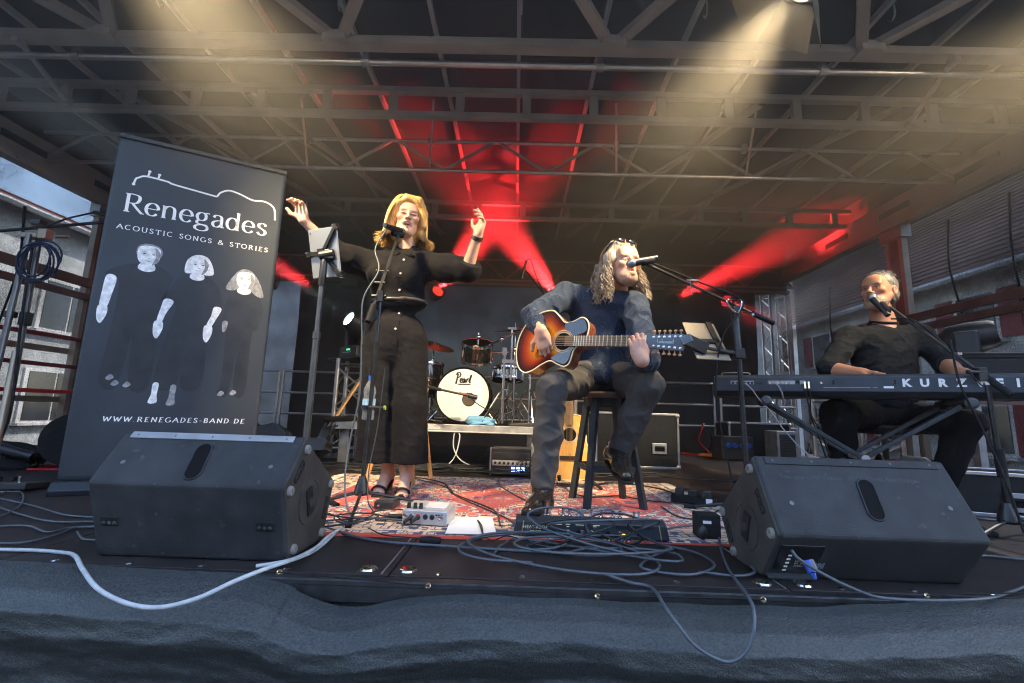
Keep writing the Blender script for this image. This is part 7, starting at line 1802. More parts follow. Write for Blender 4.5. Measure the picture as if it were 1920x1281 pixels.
for an, ft, sx in ((anL, np.array((ftL[0] - .01, 2.75, .022)), -1), (anR, np.array((ftR[0], 2.70, .022)), 1)):
    heel = an + np.array((0, .045, -.065)); ball = ft + np.array((0, .07, .008))
    vv = Vox(np.minimum(an, ft) - .1, np.maximum(an, ft) + np.array((.1, .13, .2)), .004)
    vv.chain([(an + np.array((0, 0, .14)), .042), (an, .034)], .02); vv.cone(an, heel, .034, .03, .02); vv.cone(an + np.array((0, -.01, -.01)), ball, .032, .027, .03); vv.cone(heel, ball, .026, .025, .03)
    for q in range(5):
        tx = (q - 2) * .0135; tip = ft + np.array((tx * 1.05, .012 + abs(q - 1) * .004, .0)); vv.cone(ball + np.array((tx, -.015, -.006)), tip, .0105, .0085 if q else .0095, .004)
    Pf, Qf = vv.mesh(); Lf = np.ones((len(Pf), 3))
    for q in range(5):
        tx = (q - 2) * .0135; m = blob(Pf, ft + np.array((tx * 1.05, .006 + abs(q - 1) * .004, .009)), (.006, .009, .006)); Lf = Lf * (1 - m[:, None]) + np.array((.9, .08, .1)) * m[:, None]
    isl.append((Pf, Qf, Lf, 0))
    sh = thing if False else bpy.data.objects.new('high_heel_sandal', None); link(sh, sp_)
    l0 = Vector(sp_.location)
    b0, h0 = Vector(ball) - l0, Vector(heel) - l0
    MB().tube([Vector(ft) - l0 + Vector((0, -.012, -.014)), b0 + Vector((0, 0, -.026)), (b0 + h0) / 2 + Vector((0, .0, -.03)), h0 + Vector((0, .01, -.032))], [.026, .036, .028, .027], 10, sm=5).build('sole', RUB, sh, smooth=60).scale = (1, 1, 1)
    MB().cyl(h0 + Vector((0, .012, -.03)), Vector((h0.x, h0.y + .018, .0)), .022, .016, 10).build('heel', pm('tan_heel', (.42, .25, .13), .5), sh, smooth=40)
    MB().tube([b0 + Vector((math.cos(a) * .042, -.022 + .01 * math.cos(2 * a), .002 + math.sin(a) * .034)) for a in [math.pi * q / 12 for q in range(13)]], .0065, 6).build('toe_strap', RUB, sh, smooth=60)
    MB().tube([Vector(an) - l0 + Vector((math.cos(a) * .040, math.sin(a) * .043, .028 + .006 * math.sin(a))) for a in [2 * math.pi * q / 18 for q in range(18)]], .0085, 6, closed=True).build('ankle_strap', RUB, sh, smooth=60)
isl += core([(neck, .045), (chest, .05), (waist, .045), (pel, .05)], [(shL, .045), (chest, .05), (shR, .045)], [(shL, .045), (elL, .036)], [(shR, .045), (elR, .036)], [(pel, .05), (pel + np.array((-.09, .01, -.1)), .05), (hemL + np.array((0, 0, .4)), .05), (anL + np.array((0, 0, .1)), .036)], [(pel, .05), (pel + np.array((.09, .01, -.1)), .05), (hemR + np.array((0, 0, .4)), .05), (anR + np.array((0, 0, .1)), .036)])
skin_obj('body', isl, [SKIN1], sp_)
br = MB(); d_ = Vector(wrR - elR).normalized(); u, w_, _ = frame_from(d_)
for k in range(3): br.tube([Vector(wrR) - l0 - d_ * (.008 + .009 * k) + (u * math.cos(a) + w_ * math.sin(a)) * .033 for a in [2 * math.pi * q / 18 for q in range(18)]], .005, 6, closed=True)
br.build('bracelet', pm('dark_beads', (.04, .025, .02), .4, 0, .8, 200), sp_, smooth=60)
# bobbed blond hair
BLOND = hair_mat('blond_hair', (.80, .50, .17), (.50, .25, .06))
hv = Vox((-.19, -.17, -.21), (.19, .17, .17), .004)
hv.ell((0, .022, .048), (.094, .106, .094), .02); hv.ell((0, .05, -.03), (.098, .075, .11), .03)
for sx in (-1, 1):
    hv.chain([((sx * .075, -.02, .08), .028), ((sx * .092, -.012, -.0), .022), ((sx * .096, -.005, -.07), .022), ((sx * .112, -.01, -.105), .012)], .03)
hv.chain([((-.02, -.085, .105), .022), ((.05, -.082, .10), .026), ((.088, -.055, .04), .024), ((.100, -.04, -.03), .02)], .02)
hv.chain([((-.02, -.08, .105), .020), ((-.065, -.072, .075), .020), ((-.088, -.04, .02), .018)], .02)
hv.ell((0, -.12, -.012), (.060, .075, .085), .015, sub=True)
MHd = HD @ Matrix.Scale(1.10, 4)
P, Q = hv.mesh(None, MHd)
hair = skin_obj('hair', [(P, Q, None, 0)], [BLOND], sp_)
ps = []
for k in range(560):
    a = random.uniform(-.45, math.pi + .45); ca, sa = math.cos(a), math.sin(a); rr = random.uniform(1.0, 1.05)
    x0, y0 = .116 * ca * rr, .018 + .112 * sa * rr; fo = random.uniform(.006, .036)
    ps.append([MHd @ Vector(p) - sp_.location for p in ((-.025 + x0 * .2, y0 * .4 - .03, .146 * rr), (x0 * .70, y0 * .75 - .012, .128 * rr), (x0 * .98, y0, .055), (x0 * 1.06, y0 * 1.03, -.05), (x0 * 1.05 + ca * fo * .3, y0 + sa * fo * .3, -.10), (x0 * 1.04 + ca * fo * 1.7, y0 + sa * fo, -.126 - random.uniform(-.012, .018)))])
for k in range(110):
    q = random.uniform(-1, 1); r2 = random.uniform(-.006, .006)
    if k % 2: w4 = ((-.028 + .004 * q, -.088 + r2, .128), (.045, -.103 + .012 * q, .104 + .016 * q), (.092, -.074 + .01 * q, .045 + .012 * q), (.118, -.045 + .012 * q, -.04), (.120, -.035 + .012 * q, -.10), (.142, -.04, -.126))
    else: w4 = ((-.028 + .004 * q, -.088 + r2, .128), (-.066, -.086 + .010 * q, .100 + .012 * q), (-.096, -.062 + .012 * q, .045 + .012 * q), (-.117, -.04 + .012 * q, -.04), (-.120, -.035 + .012 * q, -.10), (-.142, -.04, -.126))
    ps.append([MHd @ Vector(p) - sp_.location for p in w4])
tag(strands(ps, .0027).build('hair_strands', BLOND, hair, smooth=60), kind='stuff')

# ================================================================== guitarist
def shirt_mat():
    m = cloth_mat('navy_swirl_shirt', (.012, .020, .042), 220); nt = m.node_tree; b = nt.nodes['Principled BSDF']; L = nt.links
    b.inputs['Sheen Weight'].default_value = .12
    tc = nt.nodes.new('ShaderNodeTexCoord'); mp = nt.nodes.new('ShaderNodeMapping'); mp.inputs['Scale'].default_value = (1, .5, 1); L.new(tc.outputs['Object'], mp.inputs[0])
    nz = nt.nodes.new('ShaderNodeTexNoise'); nz.inputs['Scale'].default_value = 9; L.new(mp.outputs[0], nz.inputs[0]); vm = nt.nodes.new('ShaderNodeVectorMath'); vm.operation = 'MULTIPLY_ADD'; vm.inputs[1].default_value = (.09, .09, .09); L.new(nz.outputs['Color'], vm.inputs[0]); L.new(mp.outputs[0], vm.inputs[2])
    vo = nt.nodes.new('ShaderNodeTexVoronoi'); vo.inputs['Scale'].default_value = 11; L.new(vm.outputs[0], vo.inputs[0])
    mu = nt.nodes.new('ShaderNodeMath'); mu.operation = 'MULTIPLY'; mu.inputs[1].default_value = 78; L.new(vo.outputs['Distance'], mu.inputs[0])
    si = nt.nodes.new('ShaderNodeMath'); si.operation = 'SINE'; L.new(mu.outputs[0], si.inputs[0])
    r_ = nt.nodes.new('ShaderNodeMapRange'); r_.inputs[1].default_value = .45; r_.inputs[2].default_value = .95; L.new(si.outputs[0], r_.inputs[0])
    src = b.inputs['Base Color'].links[0].from_socket; mx = nt.nodes.new('ShaderNodeMix'); mx.data_type = 'RGBA'; L.new(r_.outputs[0], mx.inputs[0]); L.new(src, mx.inputs[6]); mx.inputs[7].default_value = (.050, .068, .11, 1); L.new(mx.outputs[2], b.inputs['Base Color'])
    return m
SHIRT = shirt_mat()
JEAN = pm('grey_washed_jeans', (.062, .060, .060), .85, 0, .12, 14, bump=.4, bs=500, spec=.15)
gp = thing('person', 'seated long-haired man in a navy patterned shirt playing the sunburst guitar', 'person', (.54, 2.82, 0))
pelv = np.array((.535, 2.85, .775)); chs = J(1128, 600, 2.86); nek = J(1160, 556, 2.82)
sR, sL = J(1062, 556, 2.84), J(1190, 575, 2.74)
eR, eL = J(1000, 590, 2.62), J(1213, 676, 2.44); wR, wL = J(1014, 622, 2.405), J(1203, 674, 2.14)
v = Vox((-.06, 2.14, .60), (.98, 3.10, 1.40), .0072)
v.ell(chs, (.20, .13, .19), .05); v.ell((chs + pelv) / 2, (.185, .135, .17), .05); v.ell(pelv + np.array((0, 0, .02)), (.185, .14, .11), .05)
v.cone(sR, sL, .085, .08, .05); v.cone(nek + np.array((0, .02, -.03)), chs, .07, .12, .05)
v.chain([(sR, .085), ((sR + eR) / 2 + np.array((0, 0, .0)), .070), (eR, .062), ((eR + wR) / 2, .052), (wR + (eR - wR) * .10, .040)], .035)
v.chain([(sL, .085), ((sL + eL) / 2, .074), (eL, .062), ((eL + wL) / 2, .055), (wL + (eL - wL) * .12, .042)], .035)
v.ell(pelv + np.array((-.02, -.14, -.015)), (.14, .05, .05), .03)
v.folds(.011, 30, 14); v.folds(.005, 70, 19)
P, Q = v.mesh(); skin_obj('shirt', [(P, Q, None, 0)], [SHIRT], gp)
gl0 = Vector(gp.location)
n0 = Vector(P3(nek)) - gl0
for q in ([(-.07, -.02, .03), (-.075, -.085, -.04), (-.02, -.14, -.11), (-.095, -.125, -.06)], [(.07, -.02, .03), (.055, -.10, -.045), (.01, -.14, -.115), (.085, -.145, -.075), (.115, -.10, -.03)]):
    c = MB().add([n0 + Vector(p) for p in q], [tuple(range(len(q)))]).build('collar', SHIRT, gp); w_ = c.modifiers.new('solid', 'SOLIDIFY'); w_.thickness = .005
MB().add([n0 + Vector(p) for p in ((.02, -.125, -.095), (.065, -.10, -.05), (.05, -.085, -.03), (.015, -.118, -.09))], [(0, 1, 2, 3)]).build('undershirt_edge', WHT, gp)
# jeans
kR, kL = J(1036, 728, 2.43), J(1216, 722, 2.45); aR_, aL_ = J(1019, 900, 2.46), J(1164, 842, 2.66)
v = Vox((-.02, 2.28, .08), (.95, 3.05, .95), .0072)
v.ell(pelv + np.array((0, .02, -.02)), (.18, .15, .11), .05)
for hp, kn_, an, sx in ((pelv + np.array((-.09, -.02, -.01)), kR, aR_, -1), (pelv + np.array((.09, -.02, -.01)), kL, aL_, 1)):
    v.chain([(hp, .108), ((hp + kn_) / 2, .096), (kn_, .078)], .04); v.chain([(kn_, .078), ((kn_ + an) / 2 + np.array((0, .015, 0)), .074), (an, .066)], .04)
v.folds(.011, 34, 24); v.folds(.0045, 75, 29)
xg, yg, zg = v.full()
P, Q = v.mesh(); skin_obj('jeans', [(P, Q, None, 0)], [JEAN], gp)
LEATH = pm('black_boot_leather', (.018, .015, .013), .25, 0, .3, 9, coat=.3, bump=.2, bs=40)
def boot(an, toe, heel, nm):
    an, toe, heel = (np.array(q, float) for q in (an, toe, heel)); A = np.array([an, toe, heel]); v = Vox(A.min(0) - .12, A.max(0) + .12, .004)
    v.chain([(an + np.array((0, 0, .05)), .050), (an, .046), (heel + np.array((0, 0, .035)), .043)], .03); mid = (toe * .6 + heel * .4)
    v.chain([(heel + np.array((0, 0, .035)), .042), (mid + np.array((0, 0, .018)), .044), (toe, .032)], .03); v.chain([(an, .045), (mid + np.array((0, 0, .025)), .038)], .03)
    zlo = np.minimum(toe[2], heel[2]); x, y, z = v.full(); d = toe - heel; t = ((x - heel[0]) * d[0] + (y - heel[1]) * d[1]) / (d[0] ** 2 + d[1] ** 2)
    base = heel[2] - .022 + np.clip(t, -.3, 1.3) * d[2]
    v.D = np.maximum(v.D, base - z).astype(np.float32)
    P, Q = v.mesh(); b = skin_obj('boot', [(P, Q, None, 0)], [LEATH], gp)
    dd = Vector(d).normalized(); up = Vector((0, 0, 1)); side = dd.cross(up).normalized(); up = side.cross(dd)
    Ms = Matrix.Translation(Vector(heel) - gl0 + Vector((0, 0, -.028))) @ Matrix((side, dd, up)).transposed().to_4x4(); L_ = float(np.linalg.norm(d))
    g = MB(); g.m = Ms; g.prism(spline2([(-.034, -.045), (.034, -.045), (.036, .05), (.046, L_ * .65), (.03, L_ + .03), (-.028, L_ + .03), (-.044, L_ * .65), (-.036, .05)], 4), .010); g.build('sole', RUB, b)
    g = MB(); g.m = Ms; g.box((0, -.005, -.010), (.062, .07, .022)); g.build('heel', pm('stacked_heel', (.16, .06, .025), .5), b, bevel=.006)
    return b
boot(J(1018, 918, 2.47), J(990, 962, 2.26) + np.array((0, 0, .0)), J(1022, 955, 2.49) + np.array((0, 0, .0)), 'r')
boot(J(1160, 848, 2.66), J(1174, 893, 2.46), J(1148, 862, 2.70), 'l')
# head and hands
HG = Matrix.Translation(Vector(P3(at(1163, 499, 2.70)))) @ mat3((.42, -1, .05), (-.06, 0, 1)).to_4x4()
head = make_head(HG, 1.14, False, .010, 0.0, beard=(.48, .60, .68), brow=(.25, .28, .30), lip=(.75, .45, .42))
hg = np.array(HG.translation)
nk = limb([(tuple(hg + np.array((-.01, .03, -.07))), .060), (tuple(nek + np.array((0, 0, 0))), .060), (tuple(nek + np.array((0, -.01, -.09))), .085)], .004, .03, lambda v: v.ell(nek + np.array((0, -.055, -.085)), (.075, .05, .08), .03))
pick = make_arm(eR, wR, hand_frame((.30, .05, -1), (-.25, -1, .1)), .05, .030, [(.55, .75, .35), (.55, .7, .35), (.5, .65, .35), (.55, .6, .3)], [((.85, .55, -.2), .045), ((.35, .9, -.25), .036)], .03, 1.05)
fret = make_arm(eL, wL, hand_frame((-.25, .02, 1), (-.25, -1, .1)), .05, .030, [(.55, 1.25, .8), (.7, 1.3, .85), (.6, 1.25, .85), (.5, 1.2, .8)], [((.6, .6, -.9), .045), ((.0, 1, -.3), .036)], .05, 1.05)
skin_obj('body', [head, nk, pick, fret] + core([(nek, .05), (chs, .06), (pelv, .06)], [(sR, .05), (chs, .06), (sL, .05)], [(sR, .05), (eR, .04)], [(sL, .05), (eL, .04)], [(pelv, .05), (pelv + np.array((-.09, -.02, -.01)), .05), (kR, .05), (aR_, .04)], [(pelv, .05), (pelv + np.array((.09, -.02, -.01)), .05), (kL, .05), (aL_, .04)]), [SKIN2], gp)
GREY = hair_mat('grey_blond_hair', (.50, .42, .31), (.22, .16, .10)); CURL = hair_mat('brown_grey_curls', (.36, .29, .22), (.15, .11, .08), (90, 90, 90))
hv = Vox((-.17, -.17, -.12), (.17, .17, .18), .004)
hv.ell((0, .022, .046), (.090, .104, .092), .02); hv.ell((0, .055, -.03), (.088, .065, .08), .03)
for sx in (-1, 1): hv.chain([((sx * .06, -.035, .10), .022), ((sx * .086, -.02, .03), .024), ((sx * .092, .01, -.05), .026)], .025)
hv.ell((0, -.115, -.01), (.064, .072, .098), .015, sub=True)
hx, hy, hz_ = hv.full(); hv.D = np.where(np.abs(hv.D) < .04, hv.D + .004 * np.sin(90 * hx + 8 * np.sin(14 * hy)) * np.sin(60 * hz_ + 30 * hx), hv.D).astype(np.float32)
MHg = HG @ Matrix.Scale(1.14, 4)
P, Q = hv.mesh(None, MHg); hair = skin_obj('hair', [(P, Q, None, 0)], [GREY], gp)
mb = MB()
for k in range(620):
    sx = random.choice((-1, -1, 1, 1)); y0 = random.uniform(-.035, .095); back = random.random() < .25
    x0 = sx * random.uniform(.068, .10) if not back else random.uniform(-.08, .08)
    if back: y0 = random.uniform(.07, .11)
    L_ = random.uniform(.14, .25); f = random.uniform(70, 130); ph = random.uniform(0, 6.28); am = random.uniform(.005, .013); pts = []
    sprd = sx * random.uniform(.015, .065)
    for q in range(15):
        t = q / 14; z = .03 - L_ * t * 1.0
        pts.append(MHg @ Vector((x0 + sprd * t + am * t ** .5 * math.cos(f * L_ * t + ph), y0 - .03 * t * (1 if y0 < .02 else -.3) + am * t ** .5 * math.sin(f * L_ * t + ph), z)) - gl0)
    mb.tube(pts, [.0024, .0026, .0022, .0009], 4, sm=2)
tag(mb.build('curls', CURL, hair, smooth=60), kind='stuff')
mb = MB()
for k in range(120):
    a = random.uniform(.12, math.pi - .12); x = math.cos(a)
    mb.tube([MHg @ Vector(p) - gl0 for p in ((x * .05, -.062 + .05 * abs(x), .128 - .02 * abs(x)), (x * .085, .0, .10), (x * .100, .05, .03), (x * .104, .06, -.06 - random.uniform(0, .05)))], [.002, .0022, .002, .001], 5, sm=4)
tag(mb.build('hair_strands', GREY, hair, smooth=60), kind='stuff')
# sunglasses pushed up on the hair
sgm = MB(); sgm.m = Matrix.Translation(-gl0) @ MHg
for sx in (-1, 1):
    sgm.ball((sx * .034, -.070, .116), (.026, .007, .012), 12, 8)
    sgm.tube([(sx * .066, -.068, .116), (sx * .092, -.03, .09), (sx * .098, .03, .03)], .0035, 6, sm=5)
sgm.tube([(-.012, -.084, .12), (0, -.086, .123), (.012, -.084, .12)], .003, 6)
sgm.build('sunglasses', pm('black_gloss', (.008, .008, .01)), gp, smooth=60)

# ================================================================== keyboard player
kp = thing('person', 'bearded grey-haired man in a dark sweater singing at the keyboard', 'person', (2.62, 3.25, 0))
SWEAT = cloth_mat('black_knit', (.010, .012, .015), 330); MATS['black_knit'].node_tree.nodes['Principled BSDF'].inputs['Sheen Weight'].default_value = .04
TROU = cloth_mat('black_trousers', (.004, .004, .005), 300); MATS['black_trousers'].node_tree.nodes['Principled BSDF'].inputs['Sheen Weight'].default_value = .0
nk_ = J(1655, 602, 3.22); s1, s2 = J(1590, 634, 3.22), J(1724, 632, 3.20); ch_ = (s1 + s2) / 2 + np.array((0, .01, -.13)); pv = np.array((2.62, 3.28, .60))
e1, e2 = J(1553, 692, 3.08), J(1775, 684, 3.02); w1, w2 = J(1612, 700, 2.90), J(1800, 700, 2.74)
v = Vox((1.98, 2.62, .5), (3.32, 3.55, 1.42), .0072)
v.ell(ch_, (.215, .14, .20), .05); v.ell((ch_ + pv) / 2 + np.array((0, -.02, 0)), (.21, .16, .22), .06); v.ell(pv + np.array((0, 0, .08)), (.20, .16, .12), .05)
v.cone(s1, s2, .085, .085, .05); v.cone(nk_ + np.array((0, .02, -.03)), ch_, .075, .12, .05)
v.chain([(s1, .075), ((s1 + e1) / 2, .066), (e1, .060), (e1 + (w1 - e1) * .15, .054)], .035); v.chain([(s2, .075), ((s2 + e2) / 2, .066), (e2, .060), (e2 + (w2 - e2) * .2, .054)], .035)
v.folds(.012, 30, 34); v.folds(.005, 80, 39)
P, Q = v.mesh(); skin_obj('sweater', [(P, Q, None, 0)], [SWEAT], kp)
kl0 = Vector(kp.location); n0 = Vector(P3(nk_)) - kl0
MB().tube([n0 + Vector((.078 * math.cos(a), -.005 + .078 * math.sin(a), .008 - .022 * (1 - math.sin(a)) * .9)) for a in [2 * math.pi * q / 24 for q in range(24)]], .009, 8, closed=True).build('neckband', SWEAT, kp, smooth=60)
k1, k2 = J(1568, 778, 2.86), J(1810, 792, 2.84); a1, a2 = np.array((k1[0] + .12, 2.95, .10)), np.array((k2[0] - .12, 2.95, .10))
v = Vox((1.95, 2.62, .04), (3.35, 3.6, .85), .009)
v.ell(pv, (.20, .17, .12), .05)
for hp, kn_, an in ((pv + np.array((-.11, -.02, -.01)), k1, a1), (pv + np.array((.11, -.02, -.01)), k2, a2)):
    v.chain([(hp, .115), (kn_, .088)], .05); v.chain([(kn_, .088), (an, .068)], .05)
v.folds(.009, 30, 44)
P, Q = v.mesh(); skin_obj('trousers', [(P, Q, None, 0)], [TROU], kp)
for an in (a1, a2):
    MB().ball(Vector(an) - kl0 + Vector((0, -.06, -.05)), (.045, .13, .05), 14, 10).build('shoe', RUB, kp, smooth=60)
HK = Matrix.Translation(Vector(P3(at(1648, 548, 3.16)))) @ mat3((-1, -.50, .10), (-.05, 0, 1)).to_4x4()
head = make_head(HK, 1.15, False, .011, 0.0, beard=(.52, .92, 1.30), brow=(.3, .38, .45), lip=(.75, .45, .42), beard_full=True)
hk = np.array(HK.translation)
nk = limb([(tuple(hk + np.array((.02, .03, -.07))), .064), (tuple(nk_), .068), (tuple(nk_ + np.array((0, 0, -.07))), .09)], .004, .03)
h1 = make_arm(e1, w1, hand_frame((.5, -.8, -.05), (0, 0, 1)), .055, .033, [(.3, .5, .3)] * 4, [((.8, .6, -.2), .045), ((.3, .9, -.2), .036)], .05, 1.05)
h2 = make_arm(e2, w2, hand_frame((.1, -1, -.05), (0, 0, 1)), .055, .033, [(.3, .5, .3)] * 4, [((-.8, .6, -.2), .045), ((-.3, .9, -.2), .036)], .05, 1.05)
skin_obj('body', [head, nk, h1, h2] + core([(nk_, .05), (ch_, .06), (pv, .06)], [(s1, .05), (ch_, .06), (s2, .05)], [(s1, .05), (e1, .04)], [(s2, .05), (e2, .04)], [(pv, .05), (pv + np.array((-.11, -.02, -.01)), .05), (k1, .03), (a1, .04)], [(pv, .05), (pv + np.array((.11, -.02, -.01)), .05), (k2, .03), (a2, .04)]), [SKIN3], kp)
SILVER = hair_mat('silver_hair', (.20, .205, .21), (.06, .06, .062), (140, 140, 30))
hv = Vox((-.14, -.14, -.10), (.14, .16, .17), .0035)
hv.ell((0, .024, .046), (.083, .097, .088), .02); hv.ell((0, .055, -.02), (.078, .055, .06), .03)
hv.ell((0, -.120, .0), (.070, .080, .088), .012, sub=True)
hx, hy, hz_ = hv.full(); hv.D = np.where(np.abs(hv.D) < .04, hv.D + .0035 * np.sin(150 * hx + 60 * hz_) * np.sin(130 * hy + 70 * hz_), hv.D).astype(np.float32)
MHk = HK @ Matrix.Scale(1.15, 4)
P, Q = hv.mesh(None, MHk); hair = skin_obj('hair', [(P, Q, None, 0)], [SILVER], kp)
mb = MB()
for k in range(160):
    a = random.uniform(0, 6.28); b = random.uniform(.15, 1.25); d = Vector((math.sin(b) * math.cos(a) * .083, .024 + math.sin(b) * math.sin(a) * .097, .046 + math.cos(b) * .088))
    if d.y < -.045: continue
    o = (d - Vector((0, .024, .046))).normalized(); q = d + o * .014 + Vector((random.uniform(-.012, .012), .012, .004))
    mb.tube([MHk @ p - kl0 for p in (d - o * .004, (d + q) / 2 + o * .003, q)], [.0022, .002, .0008], 4)
tag(mb.build('hair_strands', SILVER, hair, smooth=60), kind='stuff')
# ================================================================== stage lamps
HAZE = 0.003
SMOKE = 0.10
def spot(parent, loc, target, col, watts, ang, blend=.35, rad=.03):
    d = bpy.data.lights.new('lamp_light', 'SPOT'); d.energy = watts; d.color = col; d.spot_size = R(ang); d.spot_blend = blend; d.shadow_soft_size = rad
    o = bpy.data.objects.new('lamp_light', d); o.location = loc; link(o)
    dirv = Vector(target) - Vector(loc); o.rotation_euler = dirv.to_track_quat('-Z', 'Y').to_euler()
    if parent is not None:
        o.parent = parent; o.matrix_parent_inverse = Matrix.Identity(4)
        bpy.context.view_layer.update()
    return o
LED_R = emis('red_led', (1.0, .05, .03), .75)
LED_OFF = emis('red_led_dim', (1.0, .03, .06), .4)
def par(x, y, z, target, lab, watts, on=LED_R, ang=21):
    """LED par can hanging from the rear truss; lens faces target"""
    t = thing('par_lamp', lab, 'stage lamp', (x, y, z), group='red par lamps on the rear truss')
    d = (Vector(target) - Vector((x, y, z))).normalized()
    q = d.to_track_quat('Y', 'Z').to_matrix().to_4x4()
    b = MB(); b.m = q
    b.lathe([(0, -.16), (.06, -.16), (.095, -.10), (.115, -.02), (.118, .06), (.106, .06), (.104, .035), (0, .035)], axis=(0, 1, 0), n=22); b.build('housing', BLK, t, smooth=40)
    l = MB(); l.m = q
    for i in range(-3, 4):
        for j in range(-3, 4):
            u = (i + .5 * (j % 2)) * .028; v = j * .0245
            if math.hypot(u, v) < .088: l.lathe([(0, .046), (.0075, .044), (.0095, .037)], (u, 0, v), axis=(0, 1, 0), n=7)
    l.build('led_array', on, t)
    y_ = MB(); y_.tube([(-.14, 0, 0), (-.14, 0, .14), (0, 0, .19), (.14, 0, .14), (.14, 0, 0)], .012, 6, sm=4); y_.build('yoke', BLKM, t)
    MB().cyl((0, 0, .19), (0, 0, .30), .018, n=8).box((0, 0, .31), (.05, .07, .07)).build('clamp', ALU_D, t)
    if watts: spot(t, q @ Vector((0, .06, 0)), q @ Vector((0, 1, 0)), (1.0, .025, .03), watts, ang, .7, .08)
    return t
RT_Y = 7.0
par(-3.27, RT_Y, 2.40, tuple(fl(420, 440, 3.2)), 'red lit par lamp behind the tablet stand, leftmost shining one', 650)
par(-1.33, RT_Y, 2.41, tuple(fl(988, 330, 3.4)), 'red lit par lamp right of the singer, under her raised arm', 1000)
par(.62, RT_Y, 2.41, tuple(fl(858, 312, 3.4)), 'red lit par lamp hidden behind the guitarist', 1000)
par(2.48, RT_Y, 2.42, tuple(fl(1550, 420, 3.3)), 'red lit par lamp right of the guitarist below the boom arm', 1000)
par(3.30, RT_Y, 2.41, (3.6, 4.0, .6), 'small dim red par lamp behind the microphone stand joint', 40, LED_OFF)
par(-4.05, RT_Y, 2.50, (-3.8, 4.0, 3.0), 'dark par lamp at the edge of the banner', 0, BLK)
fl_ = thing('flood_lamp', 'small switched off flood lamp under the rear truss beside the singer', 'flood lamp', (-2.72, 7.0, 2.55))
MB().box((0, 0, 0), (.30, .10, .20), (R(-12), 0, 0)).build('housing', BLK, fl_, bevel=.01)
MB().box((0, -.052, -.012), (.25, .012, .15), (R(-12), 0, 0)).build('glass', pm('frosted_glass', (.25, .24, .22), .3), fl_)
MB().box((0, .02, .14), (.03, .04, .14)).build('bracket', BLKM, fl_)
# front spots with barn doors
WARM = (1.0, .74, .40)
def front_spot(x, y, z, target, lab, watts, ang=62):
    t = thing('front_spot', lab, 'stage lamp', (x, y, z), group='front spots on the roof pipe')
    d = (Vector(target) - Vector((x, y, z))).normalized()
    q = d.to_track_quat('Y', 'Z').to_matrix().to_4x4()
    b = MB(); b.m = q
    b.lathe([(0, -.26), (.09, -.26), (.11, -.22), (.11, .02), (.12, .03), (.12, .06), (.10, .06), (.098, .02), (0, .02)], axis=(0, 1, 0), n=20); b.build('housing', BLK, t, smooth=40)
    for k in range(6):
        f = MB(); f.m = q; f.lathe([(.112, -.2 + k * .035), (.122, -.195 + k * .035), (.112, -.19 + k * .035)], axis=(0, 1, 0), n=20); f.build('cooling_fin', BLK, t)
    g = MB(); g.m = q; g.lathe([(0, .035), (.06, .033), (.097, .025)], axis=(0, 1, 0), n=20); g.build('lens', emis('warm_lens', (1, .85, .6), 6.0), t)
    for k in range(4):
        a = k * math.pi / 2; w0, w1, h = .10, .16, .2
        M = Matrix.Rotation(a, 4, 'Y') @ Matrix.Translation((0, .06, .12)) @ Matrix.Rotation(R(40), 4, 'X')
        f = MB(); f.m = q @ M
        f.prism([(-w0, 0), (w0, 0), (w1, h), (-w1, h)], .003); f.build('barn_door', pm('barn_door_metal', (.16, .14, .11), .45, .5), t)
    y_ = MB(); y_.tube([(-.14, 0, 0), (-.15, 0, .15), (0, 0, .2), (.15, 0, .15), (.14, 0, 0)], .012, 6, sm=4); y_.build('yoke', BLKM, t)
    MB().cyl((0, 0, .19), (0, 0, 3.09 - z if z < 3 else .25), .018, n=8).build('clamp', ALU_D, t)
    spot(t, q @ Vector((0, .06, 0)), q @ Vector((0, 1, 0)), WARM, watts, ang, 1.0, .12)
    return t
front_spot(1.42, 2.0, 2.80, (.2, 3.0, 1.1), 'lit warm spot with barn doors hanging at the top right of centre', 190)
front_spot(-1.95, 1.55, 3.0, (-.9, 3.0, 1.2), 'warm spot with barn doors at the top left above the banner', 230)
front_spot(3.6, 1.7, 3.0, (1.7, 3.9, 1.5), 'warm spot high at the far right corner lighting the keyboard player', 215)
spot(mv, mm @ Vector((0, -.19, 0)), mm @ Vector((0, -1.2, 0)), (.75, .9, 1.0), 260, 9, .4, .03)
# ================================================================== air
hz = MB().box((0, 12, 4.3), (60, 60, 15.4)).build('haze', None)
hz.data.materials.clear()
hm = bpy.data.materials.new('haze_air'); hm.use_nodes = True
hn = hm.node_tree; hn.nodes.remove(hn.nodes['Principled BSDF'])
pv = hn.nodes.new('ShaderNodeVolumePrincipled'); pv.inputs['Color'].default_value = (.9, .9, .9, 1); pv.inputs['Density'].default_value = HAZE; pv.inputs['Anisotropy'].default_value = .25
hn.links.new(pv.outputs[0], hn.nodes['Material Output'].inputs['Volume'])
hz.data.materials.append(hm); tag(hz, kind='stuff')

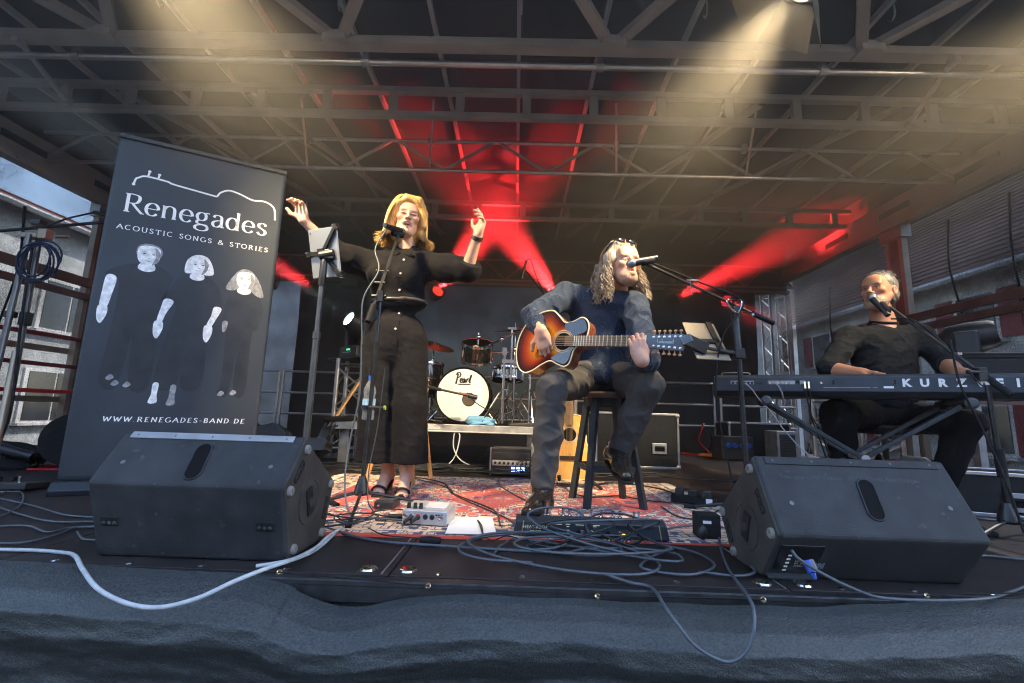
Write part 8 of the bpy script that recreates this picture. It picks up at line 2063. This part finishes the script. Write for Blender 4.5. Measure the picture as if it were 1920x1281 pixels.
# theatre smoke hanging under the roof, thinning out downwards
sm_ = MB().box((XC, 4.35, 2.36), (9.1, 5.5, 2.1)).build('stage_smoke', None)
sm_.data.materials.clear()
hm = bpy.data.materials.new('smoke_air'); hm.use_nodes = True
hn = hm.node_tree; hn.nodes.remove(hn.nodes['Principled BSDF']); LK = hn.links.new
pv = hn.nodes.new('ShaderNodeVolumePrincipled'); pv.inputs['Color'].default_value = (.92, .92, .92, 1); pv.inputs['Anisotropy'].default_value = .4
tc = hn.nodes.new('ShaderNodeTexCoord'); sx = hn.nodes.new('ShaderNodeSeparateXYZ'); LK(tc.outputs['Object'], sx.inputs[0])
mr = hn.nodes.new('ShaderNodeMapRange'); mr.interpolation_type = 'SMOOTHSTEP'; mr.inputs[1].default_value = 1.65; mr.inputs[2].default_value = 2.7; LK(sx.outputs[2], mr.inputs[0])
no = hn.nodes.new('ShaderNodeTexNoise'); no.inputs['Scale'].default_value = .9; no.inputs['Detail'].default_value = 3; LK(tc.outputs['Object'], no.inputs[0])
m2 = hn.nodes.new('ShaderNodeMapRange'); m2.inputs[1].default_value = .35; m2.inputs[2].default_value = .7; m2.inputs[3].default_value = .5; m2.inputs[4].default_value = 1.5; LK(no.outputs[0], m2.inputs[0])
mu = hn.nodes.new('ShaderNodeMath'); mu.operation = 'MULTIPLY'; LK(mr.outputs[0], mu.inputs[0]); LK(m2.outputs[0], mu.inputs[1])
ry = hn.nodes.new('ShaderNodeMapRange'); ry.interpolation_type = 'SMOOTHSTEP'; ry.inputs[1].default_value = 4.2; ry.inputs[2].default_value = 6.6; ry.inputs[3].default_value = 1.0; ry.inputs[4].default_value = 6.0; LK(sx.outputs[1], ry.inputs[0])
my = hn.nodes.new('ShaderNodeMath'); my.operation = 'MULTIPLY'; LK(mu.outputs[0], my.inputs[0]); LK(ry.outputs[0], my.inputs[1])
md = hn.nodes.new('ShaderNodeMath'); md.operation = 'MULTIPLY'; md.inputs[1].default_value = SMOKE; LK(my.outputs[0], md.inputs[0]); LK(md.outputs[0], pv.inputs['Density'])
LK(pv.outputs[0], hn.nodes['Material Output'].inputs['Volume'])
sm_.data.materials.append(hm); tag(sm_, 'thin theatre smoke drifting under the stage roof', 'smoke', kind='stuff')
cy.volume_step_rate = 3.0
cy.volume_max_steps = 48
